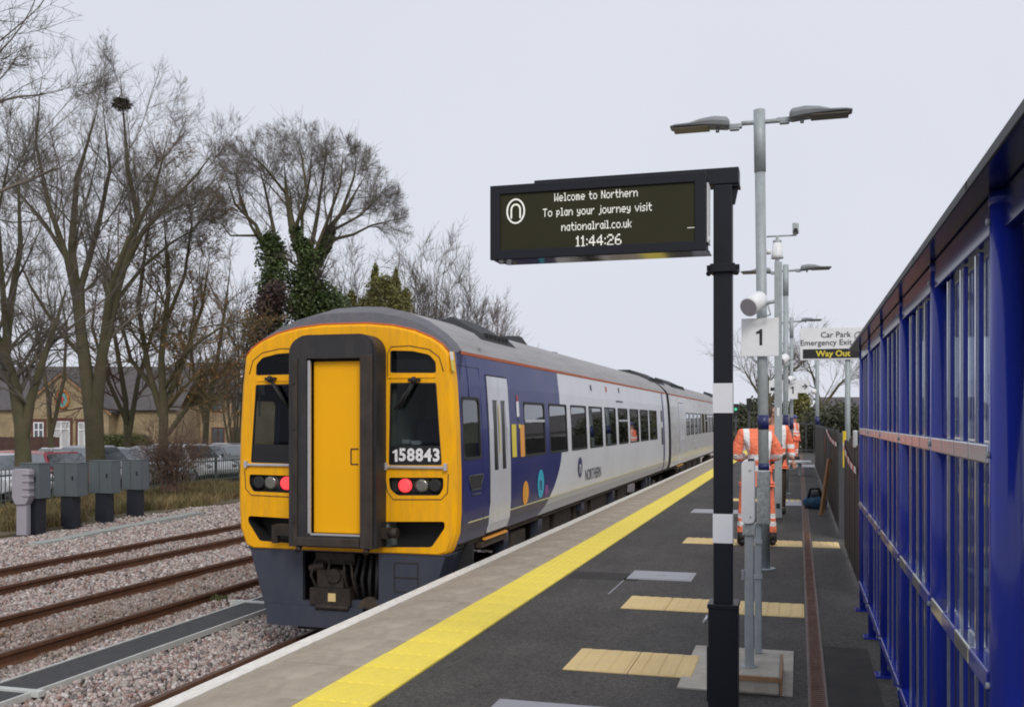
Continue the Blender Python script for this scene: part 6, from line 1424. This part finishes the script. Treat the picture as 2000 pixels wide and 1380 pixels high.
a, b = L(455, 727), L(468, 714); m = MB(); m.add([(a[0], 2.0, L(0, 734)[1]), (b[0], 2.0, L(0, 734)[1]), (b[0] - .2, 3.0, L(0, 716)[1]), (a[0] - .2, 3.0, L(0, 716)[1])], [(0, 1, 2, 3)]); m.build('roof_window', M['white_paint'], t, local=True)
# middle brick wing
t, L, s = hframe('low pinkish brick wing behind the bare trees, between the two houses', 270, 64, .02)
x0, x1 = L(225, 0)[0], L(338, 0)[0]; ze = L(0, 770)[1]; zr = L(0, 722)[1]
m = MB(); m.box((x0, 0, 0), (x1, 6, ze)); m.build('wall', M['brick_b'], t, local=True)
m = MB(); m.add([(x0 - .3, -.3, ze - .05), (x1 + .3, -.3, ze - .05), (x1 + .3, 3, zr), (x0 - .3, 3, zr), (x0 - .3, 6.3, ze - .05), (x1 + .3, 6.3, ze - .05)], [(0, 1, 2, 3), (3, 2, 5, 4), (0, 3, 4), (1, 5, 2)]); m.build('roof', M['slate_b'], t, local=True)
for (u0, v0, u1, v1) in ((245, 858, 258, 826), (285, 858, 300, 826)): a, b = L(u0, v0), L(u1, v1); hwin(t, a[0], a[1], b[0], b[1], 0, None, 1)
# timber fence, left
t = thing('timber_fence', 'brown close-boarded timber fence in front of the gabled house', 'fence', gt(50, 820, 55)); s = 55 / F; t.location.z = -.92; t.rotation_euler = (0, 0, PSI)
for i in range(44): x = (-60 - 50 + i * 4.0) * s; m = MB(); m.box((x, random.uniform(-.02, .0), 0), (x + .105, .03, 1.6 + random.uniform(-.02, .02))); m.build('board', M['wood_dark'] if 'wood_dark' in M else M.setdefault('wood_dark', pm('dark_timber', (.085, .045, .035), .85, var=.3, scale=2)), t, local=True)
# right side: distant low building, roofs
c = gt(1655, 820, 62); t = thing('low_building', 'distant low building with dark roof and white wall behind the fence', 'building', (c.x, c.y, -.3), PSI); s = 62 / F
m = MB(); m.box((-3.0, 0, 0), (9, 6, 1.9 + .4)); m.build('wall', M['curtain'], t, local=True)
m = MB(); m.add([(-2.6, -.4, 2.2), (9.5, -.4, 2.2), (9.5, 3, 3.4), (-.9, 3, 3.4)], [(0, 1, 2, 3)]); m.build('roof', M['slate'], t, local=True)
m = MB(); 
for i in range(6): m.box((-1.8 + i * 1.6, -.03, 1.0), (-.9 + i * 1.6, -.001, 1.9)); 
m.build('window', M['house_glass'], t, local=True)['kind'] = 'stuff'

# ================================================================== VEGETATION
def tubes_np(paths, radii, sides):
    N_, P_, _ = paths.shape
    d = np.gradient(paths, axis=1); d /= np.linalg.norm(d, axis=2, keepdims=True) + 1e-9
    ref = np.where(np.abs(d[..., 2:3]) < .9, np.array([0, 0, 1.0]), np.array([1.0, 0, 0])); ref = np.broadcast_to(ref[:, :1], d.shape)
    e1 = np.cross(d, ref); e1 /= np.linalg.norm(e1, axis=2, keepdims=True) + 1e-9; e2 = np.cross(d, e1)
    a = np.arange(sides) * 2 * np.pi / sides
    V = paths[:, :, None] + radii[:, :, None, None] * (e1[:, :, None] * np.cos(a)[None, None, :, None] + e2[:, :, None] * np.sin(a)[None, None, :, None])
    base = (np.arange(N_) * P_ * sides)[:, None, None] + (np.arange(P_ - 1) * sides)[None, :, None]; k = np.arange(sides)[None, None]; k2 = (k + 1) % sides
    Fq = np.stack(np.broadcast_arrays(base + k, base + k2, base + sides + k2, base + sides + k), -1)
    return V.reshape(-1, 3), Fq.reshape(-1, 4)
def grow(rng, starts, dirs, lens, r0, P_, wander, trop, taper=.35):
    n = len(starts); paths = np.zeros((n, P_, 3)); paths[:, 0] = starts; d = dirs.copy(); w = rng.normal(size=(n, 3)) * wander
    for i in range(1, P_):
        w = .6 * w + .6 * rng.normal(size=(n, 3)) * wander
        d = d + w; d[:, 2] += trop; d /= np.linalg.norm(d, axis=1, keepdims=True); paths[:, i] = paths[:, i - 1] + d * (lens / (P_ - 1))[:, None]
    rad = r0[:, None] * np.linspace(1, taper, P_)[None]
    return paths, rad
def children(rng, paths, rad, k, lo, hi, ang, lratio, rratio, rmin):
    n, P_, _ = paths.shape; s = np.sort(rng.uniform(lo, hi, (n, k)), axis=1); s[:, -1] = .97
    f = s * (P_ - 1); i0 = np.clip(f.astype(int), 0, P_ - 2); fr = f - i0; ii = np.arange(n)[:, None]
    A, B = paths[ii, i0], paths[ii, i0 + 1]; st = A + (B - A) * fr[..., None]; d = (B - A); d /= np.linalg.norm(d, axis=2, keepdims=True) + 1e-9
    r = rad[ii, i0] * (1 - fr) + rad[ii, i0 + 1] * fr; L = np.linalg.norm(paths[:, -1] - paths[:, 0], axis=1)[:, None]
    a = np.radians(rng.normal(ang, 9, (n, k))); a[:, -1] *= .35; rv = rng.normal(size=(n, k, 3)); rv -= (rv * d).sum(-1, keepdims=True) * d; rv /= np.linalg.norm(rv, axis=2, keepdims=True) + 1e-9
    nd = d * np.cos(a)[..., None] + rv * np.sin(a)[..., None]; ln = L * lratio * (1.15 - .45 * s) * rng.uniform(.7, 1.25, (n, k))
    rr = np.maximum(r * rratio, rmin)
    return st.reshape(-1, 3), nd.reshape(-1, 3), ln.reshape(-1), rr.reshape(-1)
def bare_tree(label, limbs, base, levels, seed, bark='bark', twig='twig', name='bare_tree', group=None, clip=None, cat='tree'):
    """limbs: list of (points, r0, r1)"""
    rng = np.random.default_rng(seed); t = thing(name, label, cat, base, group=group)
    m = MB()
    P_ = 7; paths = []; rads = []
    for pts, ra, rb in limbs:
        pts = [Vector(p) for p in pts]; # resample with wobble
        n = len(pts); out = []
        for i in range(P_):
            f = i / (P_ - 1) * (n - 1); k = min(int(f), n - 2); q = pts[k].lerp(pts[k + 1], f - k); out.append(q)
        m.tube(pts, [(ra + (rb - ra) * i / (n - 1)) * (1 if i < n - 1 else .35) for i in range(n)], 10, caps=False)
        paths.append([tuple(q) for q in out]); rads.append([ra + (rb - ra) * i / (P_ - 1) for i in range(P_)])
    m.build('trunk', M[bark], t)
    cur = (np.array(paths), np.array(rads)); VS, FS, off = [], [], 0; allp = []
    for li, lv in enumerate(levels):
        st, nd, ln, rr = children(rng, cur[0], cur[1], lv['k'], lv.get('lo', .3), lv.get('hi', 1), lv.get('ang', 38), lv['lr'], lv.get('rr', .6), lv.get('rmin', .006))
        if 'len' in lv: ln = lv['len'] * rng.uniform(.6, 1.3, len(ln))
        if clip is not None and li < 3:
            kk2 = clip(st); 
            st, nd, ln, rr = st[kk2], nd[kk2], ln[kk2], rr[kk2]; ln0 = ln.copy()
            for q in (.85, .7): ln = np.where(clip(st + nd * ln[:, None] * 1.05), ln, ln0 * q * rng.uniform(.9, 1.15, len(ln)))
        pth, rad = grow(rng, st, nd, ln, rr, lv.get('P', 5), lv.get('w', .10), lv.get('t', .04), lv.get('tp', .4))
        v, f = tubes_np(pth, rad, lv.get('s', 3)); VS.append(v); FS.append(f + off); off += len(v); cur = (pth, rad); allp.append(pth)
    mesh_np('crown', np.concatenate(VS), np.concatenate(FS), M[twig], t)
    return t, allp
def leaves(rng, C, size, flat=.0):
    n = len(C); a = rng.normal(size=(n, 3)); a /= np.linalg.norm(a, axis=1, keepdims=True); b = rng.normal(size=(n, 3)); b -= (b * a).sum(1, keepdims=True) * a; b /= np.linalg.norm(b, axis=1, keepdims=True)
    s = size * rng.uniform(.6, 1.4, (n, 1)); V = np.stack([C - a * s, C - b * s * .6, C + a * s, C + b * s * .6], 1); return V.reshape(-1, 3), (np.arange(n)[:, None] * 4 + np.arange(4)[None])
def clumps(rng, centers, radii, per, noise=.35):
    out = []
    for c, r in zip(centers, radii):
        d = rng.normal(size=(per, 3)); d /= np.linalg.norm(d, axis=1, keepdims=True); k = rng.uniform(.35, 1, (per, 1)) ** .5; out.append(np.array(c)[None] + d * k * np.array(r)[None] * (1 + noise * rng.normal(size=(per, 1)) * .5))
    return np.concatenate(out)
def lp(t_, *pts): return [gt(u, v, t_ + (dt[0] if dt else 0)) for u, v, *dt in pts]
LV = [dict(k=12, lr=.38, len=2.5, lo=.25, ang=34, P=7, w=.08, t=.07, rr=.32, s=5), dict(k=8, lr=.50, lo=.15, ang=36, P=6, w=.11, t=.07, rr=.5, s=4, rmin=.0065), dict(k=6, lr=.55, lo=.1, ang=38, P=5, w=.12, t=.07, rr=.55, s=3, rmin=.005), dict(k=5, lr=.55, lo=.1, ang=36, P=4, w=.12, t=.06, s=3, rmin=.0042)]
# T1: big tree with nest
tt = 33
limbs = [(lp(tt, (186, 905), (180, 820), (165, 700), (152, 600), (140, 480), (150, 350), (190, 215)), 0.292, 0.039),
         (lp(tt, (190, 905), (188, 800), (200, 690), (230, 560), (270, 430), (250, 330), (235, 150)), 0.258, 0.028),
         (lp(tt, (160, 660), (158, 560), (190, 450, .5), (215, 330, 1), (200, 200, 1.5)), 0.146, 0.022),
         (lp(tt, (152, 600), (130, 500, -.5), (95, 400, -1), (70, 280, -1), (80, 160, -1.5)), 0.129, 0.019),
         (lp(tt, (200, 680), (215, 560, -.5), (250, 470, -1), (300, 380, -1.2), (330, 260, -1.5)), 0.138, 0.019),
         (lp(tt, (235, 540), (280, 450), (330, 400, .5), (385, 340, 1), (415, 300, 1.2)), 0.103, 0.017),
         (lp(tt, (140, 520), (90, 440, .6), (40, 380, 1), (10, 330, 1)), 0.086, 0.017),
         (lp(tt, (225, 590), (280, 520, 1), (340, 470, 1.6), (395, 440, 2)), 0.077, 0.014),
         (lp(tt, (165, 700), (110, 640, -.4), (60, 560, -1), (20, 470, -1.3)), 0.086, 0.017)]
cT = np.array(gt(215, 380, tt)); bare_tree('tallest bare olive-barked tree with forked trunk and a nest high up', limbs, gt(186, 905, tt), LV, 11, clip=lambda p: (((p - cT) / np.array([4.6, 4.2, 5.6])) ** 2).sum(1) < .95 + .25 * np.sin(p[:, 0] * 1.9 + p[:, 2]) * np.sin(p[:, 2] * 2.3))
nc = gt(238, 203, tt - .1); rng = np.random.default_rng(5); C = clumps(rng, [nc], [(.17, .17, .17)], 240); d = rng.normal(size=C.shape); d[:, 2] *= .3; d /= np.linalg.norm(d, axis=1, keepdims=True)
pth = np.stack([C - d * .2, C + d * .2], 1); v, f = tubes_np(pth, np.full((len(C), 2), .012), 3); tag(mesh_np('bird_nest', v, f, M['nest']), 'dark round twig nest high in the tallest tree', 'nest')
# T0: left edge tree, reddish trunk, and branches at top-left
tt = 27
limbs = [(lp(tt, (46, 910), (42, 830), (30, 760), (10, 690), (20, 600), (40, 480), (35, 330)), .22, .04),
         (lp(tt, (46, 860), (60, 780), (85, 700), (110, 630), (130, 560, .5)), .15, .03),
         (lp(tt, (15, 720), (-15, 640), (-40, 520), (-50, 400)), .17, .04),
         (lp(tt, (15, 690), (5, 560, -.5), (-5, 420, -.7), (20, 300, -1)), .09, .03)]
LV0 = [dict(k=9, lr=.34, lo=.2, ang=40, P=7, w=.12, t=.05, rr=.42, s=5), dict(k=7, lr=.55, lo=.15, ang=40, P=6, w=.12, t=.05, rr=.5, s=3, rmin=.007), dict(k=5, lr=.5, lo=.1, ang=40, P=5, w=.12, t=.05, s=3, rmin=.006), dict(k=4, lr=.55, lo=.1, P=4, w=.12, s=3, rmin=.005)]
bare_tree('bare tree with forked trunk at the far left edge', limbs, gt(46, 910, tt), LV0, 12)
tt = 22
limbs = [(lp(tt, (-260, 940), (-240, 600), (-190, 350), (-120, 200), (-40, 110)), .28, .04), (lp(tt, (-190, 350), (-150, 250, 1), (-90, 170, 1), (-30, 130, 1.2)), .07, .02), (lp(tt, (-160, 270), (-140, 120), (-100, 0), (-60, -120)), .14, .04), (lp(tt, (-120, 200), (-60, 60, -.5), (-10, -40, -1)), .1, .03)]
bare_tree('near bare tree whose branches reach in at the top left corner', limbs, gt(-260, 940, tt), LV0, 13)
# T2: scrubby trees centre-left
LV2 = [dict(k=10, lr=.36, lo=.15, ang=42, P=6, w=.14, t=.03, rr=.42, s=4), dict(k=8, lr=.5, lo=.1, ang=44, P=5, w=.15, t=.02, s=3, rmin=.008), dict(k=6, lr=.55, lo=.1, ang=42, P=4, w=.16, t=.02, s=3, rmin=.007)]
tt = 36
limbs = [(lp(tt, (318, 900), (320, 800), (315, 700), (330, 560), (320, 420)), .20, .04), (lp(tt, (318, 820), (290, 720), (270, 600), (285, 480), (300, 380)), .13, .03), (lp(tt, (320, 800), (360, 700, 1), (395, 600, 1), (410, 500, 1)), .12, .03), (lp(tt, (318, 860), (370, 790), (420, 740), (470, 700, .5)), .10, .03), (lp(tt, (300, 760), (255, 700, 1), (235, 620, 1), (225, 520, 1)), .09, .03), (lp(tt, (320, 760), (370, 680, -1), (430, 640, -1), (475, 630, -1)), .08, .02), (lp(tt, (320, 640), (360, 540), (375, 440), (365, 370)), .08, .02)]
t_, ap = bare_tree('dense scrubby olive and brown tree between the forked tree and the train', limbs, gt(318, 900, tt), LV2 + [dict(k=4, lr=.55, lo=.1, ang=40, P=4, w=.14, s=3, rmin=.006)], 21, 'bark', 'twig_olive')
rng = np.random.default_rng(9); pt = ap[-1].reshape(-1, 3); pt = pt[rng.random(len(pt)) < .06]; v, f = leaves(rng, pt + rng.normal(size=pt.shape) * .05, .045); mesh_np('dead_leaves', v, f, M['orange_leaf'], t_)['kind'] = 'stuff'
limbs = [(lp(40, (250, 890), (245, 780), (225, 660), (205, 560), (215, 450)), .14, .03), (lp(40, (250, 860), (270, 740), (300, 640), (310, 540)), .12, .03), (lp(40, (250, 830), (210, 740, -1), (180, 640, -1), (190, 560, -1)), .1, .03)]
bare_tree('thin brown bare tree behind the thick forked trunk', limbs, gt(250, 890, 40), LV2, 22, 'bark', 'twig_brown')
limbs = [(lp(42, (400, 880), (405, 790), (425, 700), (440, 600), (450, 520)), .14, .03), (lp(42, (402, 830), (380, 740), (370, 650), (390, 560)), .10, .03), (lp(42, (405, 800), (450, 740, 1), (480, 680, 1), (500, 600, 1)), .09, .02)]
bare_tree('small brown bare tree just left of the train roof', limbs, gt(400, 880, 42), LV2, 23, 'bark', 'twig_brown')
limbs = [(lp(45, (100, 880), (95, 780), (75, 660), (60, 560)), .13, .03), (lp(45, (100, 850), (125, 740), (130, 640), (110, 520)), .10, .03)]
bare_tree('thin bare tree rising before the slate roof at left', limbs, gt(100, 880, 45), LV2, 24, 'bark', 'twig')
# T3: ivy tree
tt = 44
cen = gt(600, 430, tt)
limbs = [(lp(tt, (600, 905), (605, 750), (600, 640), (600, 540), (570, 440), (560, 380), (555, 320)), .46, .02),
         (lp(tt, (600, 620), (610, 520), (640, 450), (680, 400), (715, 340)), .22, .02),
         (lp(tt, (545, 640), (530, 560), (520, 490), (500, 440), (460, 400), (440, 340)), .18, .02),
         (lp(tt, (530, 540), (535, 450), (520, 380), (500, 300)), .12, .02),
         (lp(tt, (605, 500), (620, 420, 1), (630, 350, 1), (640, 280, 1)), .12, .02),
         (lp(tt, (640, 470), (690, 458), (725, 440), (760, 432)), .08, .02),
         (lp(tt, (575, 450), (600, 380, -1), (590, 310, -1), (580, 270, -1)), .09, .02),
         (lp(tt, (665, 420), (690, 350, 1), (700, 300, 1)), .08, .02),
         (lp(tt, (605, 520), (640, 430, -.6), (665, 360, -1), (670, 300, -1.2)), .10, .02), (lp(tt, (590, 500), (590, 420, .6), (605, 350, 1), (610, 285, 1)), .10, .02), (lp(tt, (535, 520), (490, 440, .8), (465, 370, 1.2), (460, 310, 1.2)), .09, .02), (lp(tt, (650, 450), (705, 420, -.8), (745, 380, -1)), .07, .02), (lp(tt, (500, 460), (450, 460, 1), (420, 420, 1)), .06, .02), (lp(tt, (560, 380), (520, 330, -1), (480, 290, -1.3)), .07, .02)]
LV3 = [dict(k=11, lr=.3, len=2.0, lo=.30, ang=40, P=7, w=.07, t=.03, rr=.33, s=4), dict(k=8, lr=.50, lo=.12, ang=36, P=6, w=.09, t=.03, rr=.5, s=3, rmin=.007), dict(k=6, lr=.60, lo=.1, ang=36, P=5, w=.10, t=.03, rr=.55, s=3, rmin=.0055), dict(k=4, lr=.65, lo=.1, ang=34, P=3, w=.10, s=3, rmin=.0045)]
R3 = np.array([4.6, 4.6, 4.7]); c3 = np.array(gt(588, 462, tt))
t3, ap = bare_tree('broad rounded bare tree with ivy-covered forked trunk behind the train', limbs, gt(600, 905, tt), LV3, 31, 'bark', 'twig', clip=lambda p: (((p - c3) / (R3 * 1.05)) ** 2).sum(1) < 1)
rng = np.random.default_rng(3)
def along(pts, tt_, n, rads):
    P = [gt(u, v, tt_) for u, v in pts]; C = []; R_ = []
    for i in range(n): f = i / (n - 1) * (len(P) - 1); k = min(int(f), len(P) - 2); q = P[k].lerp(P[k + 1], f - k); r = rads[0] + (rads[1] - rads[0]) * i / (n - 1); C.append(np.array(q) + rng.normal(size=3) * r * .35); R_.append((r, r, r * 1.3))
    return C, R_
C1, R1 = along([(615, 690), (605, 600), (600, 500)], tt, 26, (1.0, .42)); C2, R2 = along([(520, 690), (530, 600), (530, 500), (525, 470)], tt, 22, (.95, .3)); C3, R3_ = along([(690, 690), (660, 620), (630, 590)], tt, 12, (.8, .5)); C4, R4 = along([(600, 510), (575, 450)], tt, 8, (.35, .2)); C5, R5 = along([(625, 500), (650, 450)], tt, 8, (.3, .2))
pts = clumps(rng, C1 + C2 + C3 + C4 + C5, R1 + R2 + R3_ + R4 + R5, 420); v, f = leaves(rng, pts, .075); mesh_np('ivy', v, f, M['ivy'], t3)['kind'] = 'stuff'
C1, R1 = along([(520, 690), (515, 610), (540, 560)], tt - 1.2, 9, (.7, .4)); pts = clumps(rng, C1, R1, 300); v, f = leaves(rng, pts, .07); mesh_np('brown_leaves', v, f, M['ivy_brown'], t3)['kind'] = 'stuff'
# T4 green conifer-like bush
def leafy(name, label, cat, base, cones, mat, per, size, seed, group=None):
    rng = np.random.default_rng(seed); t = thing(name, label, cat, base, group=group); C = []; R_ = []
    for (u, v0, v1, w0, w1, tt_) in cones:
        for i in range(16):
            f = i / 15; vv = v0 + (v1 - v0) * f; w = (w0 + (w1 - w0) * f) * tt_ / F / 2; q = gt(u + rng.normal() * (w0 + (w1 - w0) * f) * .12, vv, tt_ + rng.normal() * w * .3); C.append(np.array(q)); R_.append((w, w, max(.25, w * .8)))
    pts = clumps(rng, C, R_, per); v, f = leaves(rng, pts, size); mesh_np('foliage', v, f, M[mat], t)
    b = Vector(base); m = MB(); m.tube([b + Vector((0, 0, -.2)), b + Vector((0, 0, 2.5))], .12, 8); m.build('trunk', M['bark'], t); return t
leafy('evergreen_bush', 'yellow-green pointed evergreen behind the cab roof', 'bush', (gt(765, 880, 50).x, gt(765, 880, 50).y, -1), [(755, 560, 720, 70, 150, 50), (733, 522, 600, 6, 40, 50), (772, 532, 600, 6, 46, 50), (752, 548, 600, 30, 80, 49), (790, 572, 660, 20, 60, 50), (688, 575, 700, 14, 46, 50), (708, 590, 700, 20, 60, 51)], 'conifer', 170, .065, 41)
# T5 grey twiggy scrub behind train
LV5 = [dict(k=10, lr=.36, lo=.12, ang=30, P=5, w=.10, t=.05, rr=.55, s=3, rmin=.012), dict(k=8, lr=.5, lo=.1, ang=32, P=4, w=.12, t=.05, s=3, rmin=.010), dict(k=5, lr=.55, lo=.1, ang=32, P=3, w=.12, t=.05, s=3, rmin=.009)]
def scrub(label, u, vb, vt, spread, tt_, n, seed, twig='twig_scrub', lv=LV5):
    rg = random.Random(seed); limbs = []
    for i in range(n):
        f = (i + .5) / n * 2 - 1; top = vt + abs(f) ** 1.6 * (vb - vt) * .45 + rg.uniform(-10, 10)
        limbs.append((lp(tt_, (u + f * spread * .25, vb), (u + f * spread * .6 + rg.uniform(-6, 6), vb - (vb - top) * .45, rg.uniform(-1, 1)), (u + f * spread + rg.uniform(-8, 8), top + 18, rg.uniform(-1.5, 1.5))), .07, .02))
    return bare_tree(label, limbs, gt(u, vb, tt_), lv, seed, 'bark', twig, name='bare_shrub_tree', cat='tree')
scrub('grey bare scrub tree right of the ivy-clad tree', 685, 870, 520, 55, 52, 8, 51)
scrub('slim pale bare tree above the evergreen bush', 800, 870, 505, 45, 54, 8, 52)
scrub('grey bare scrub tree behind the middle of the train roof', 850, 880, 520, 50, 56, 9, 53)
scrub('rounded grey bare tree above the first roof vent', 908, 880, 560, 48, 58, 9, 54)
scrub('small reddish-grey bare tree at the right end of the scrub', 968, 880, 612, 40, 60, 9, 55, 'twig_brown')
scrub('pale scrub behind the ivy tree at left', 460, 870, 540, 60, 52, 6, 56)
# right background tree
limbs = [(lp(58, (1500, 870), (1502, 800), (1500, 740), (1490, 700)), .22, .06), (lp(58, (1502, 790), (1530, 740), (1570, 705), (1610, 690)), .12, .03), (lp(58, (1502, 800), (1470, 750), (1450, 715)), .10, .03), (lp(58, (1502, 770), (1540, 720, 1), (1560, 680, 1)), .10, .03), (lp(58, (1600, 870), (1605, 800), (1590, 740), (1575, 700)), .15, .04), (lp(58, (1603, 800), (1640, 750), (1660, 730)), .1, .03)]
bare_tree('wide bare tree far down the platform behind the number plate', limbs, gt(1500, 870, 58), LV3[:3], 61, 'bark', 'twig')
leafy('ivy_bush', 'olive green ivy bush at the far end of the platform', 'bush', (gt(1570, 870, 55).x, gt(1570, 870, 55).y, -.3), [(1568, 775, 860, 30, 60, 55)], 'conifer', 380, .08, 62)
leafy('dark_hedge', 'dark scrubby hedge beyond the fence, under the pole of the sign', 'hedge', (gt(1640, 860, 48).x, gt(1640, 860, 48).y, -.3), [(1600, 815, 880, 60, 70, 50), (1650, 808, 880, 70, 80, 48), (1700, 812, 880, 70, 80, 48)], 'bush', 380, .08, 63)
# dark far treeline (left of the nearest lamp column) as a hill
rng = np.random.default_rng(70)
m = MB(); n = 60; xs = np.linspace(-420, 260, n); hs = [6 + 5 * math.sin(i * .31) + 3 * math.sin(i * .83 + 1) for i in range(n)]
for i in range(n): hs[i] = max(3, hs[i] * .8 + (4 if xs[i] < -60 else 0))
m.add([(xs[i], 340, -1.3) for i in range(n)] + [(xs[i], 355, hs[i]) for i in range(n)] + [(xs[i], 420, hs[i] * .9) for i in range(n)], [(i, i + 1, n + i + 1, n + i) for i in range(n - 1)] + [(n + i, n + i + 1, 2 * n + i + 1, 2 * n + i) for i in range(n - 1)], 0, True)
tag(m.build('hill', M['bush']), 'low dark wooded rise on the horizon', kind='structure')
leafy('distant_trees', 'dark distant tree clump between the train and the lamp column', 'trees', (gt(1450, 830, 110).x, gt(1450, 830, 110).y, -1), [(1448, 800, 850, 30, 50, 110), (1475, 792, 850, 40, 60, 115), (1420, 812, 850, 40, 50, 118), (1520, 800, 850, 50, 60, 118)], 'bush', 300, .16, 64)
# bramble bush, hedge
limbs = []
for i in range(16):
    a = i * 2.4; c = gt(335 + random.uniform(-28, 28), 960, 31.5); limbs.append(([c, c + Vector((math.cos(a) * .3, math.sin(a) * .3, .9)), c + Vector((math.cos(a) * .7, math.sin(a) * .7, 1.7 + random.uniform(-.5, .5)))], .03, .01))
bare_tree('tangled reddish-brown bramble bush beside the cabinets', limbs, gt(335, 960, 31.5), [dict(k=10, lr=.6, lo=.1, ang=45, P=5, w=.2, t=-.02, s=3, rmin=.008), dict(k=9, lr=.6, lo=.1, ang=50, P=4, w=.2, t=-.03, s=3, rmin=.006)], 71, 'twig_brown', 'twig_brown', name='bramble_bush', cat='bush')
t = thing('clipped_hedge', 'low green clipped hedge behind the parked cars', 'hedge', gt(245, 862, 56)); t.location.z = -.92
rng = np.random.default_rng(8); C = [np.array(gt(u, 866, 56)) for u in range(202, 290, 5)]; pts = clumps(rng, C, [(.35, .4, .55)] * len(C), 500); v, f = leaves(rng, pts, .05); mesh_np('foliage', v, f, M['hedge'], t)
# dry grass on the verge
def grass(n, x0, x1, y0, y1, h, seed, z=-1.0, keep=None):
    rng = np.random.default_rng(seed); x = rng.uniform(x0, x1, n); y = rng.uniform(y0, y1, n)
    cl = np.sin(x * 1.7 + np.sin(y * .9)) * np.sin(y * 1.1 + x * .4) + rng.normal(size=n) * .5; k = cl > -.25
    if keep is not None: k &= keep(x, y)
    x, y, cl = x[k], y[k], cl[k]; n = len(x); hh = h * rng.uniform(.4, 1.15, n) * (.7 + .25 * np.clip(cl, -1, 1.5)); a = rng.uniform(0, 6.28, n); w = .012
    B = np.stack([x, y, np.full(n, z)], 1); dx = np.stack([np.cos(a) * w, np.sin(a) * w, np.zeros(n)], 1); ln = rng.normal(size=(n, 2)) * .35 * hh[:, None]
    Tm = B + np.stack([ln[:, 0] * .4, ln[:, 1] * .4, hh * .6], 1); Tp = B + np.stack([ln[:, 0], ln[:, 1], hh * .95], 1)
    V = np.stack([B - dx, B + dx, Tm + dx * .7, Tm - dx * .7, Tp], 1).reshape(-1, 3); i = np.arange(n) * 5
    F3 = np.concatenate([np.stack([i, i + 1, i + 2], 1), np.stack([i, i + 2, i + 3], 1), np.stack([i + 3, i + 2, i + 4], 1)]); return V, F3
sh_ = lambda x, y: x < -16.2 + .0 * y
V1, F1 = grass(90000, -21.8, -16.9, 19, 46, .45, 1, keep=lambda x, y: (x < -17.6 + .35 * np.sin(y)))
wp = gz(427, 1170, -1.0); V2, F2 = grass(150, wp.x - .09, wp.x + .09, wp.y - .09, wp.y + .09, .07, 77); tag(mesh_np('weed', V2, F2, M['hedge']), 'tiny green weed tuft in the ballast beside the walkway', 'weed', kind='stuff')
tag(mesh_np('dry_grass', V1, F1, M['grass']), 'dry brown and green lineside grass along the fence', 'grass', kind='stuff')
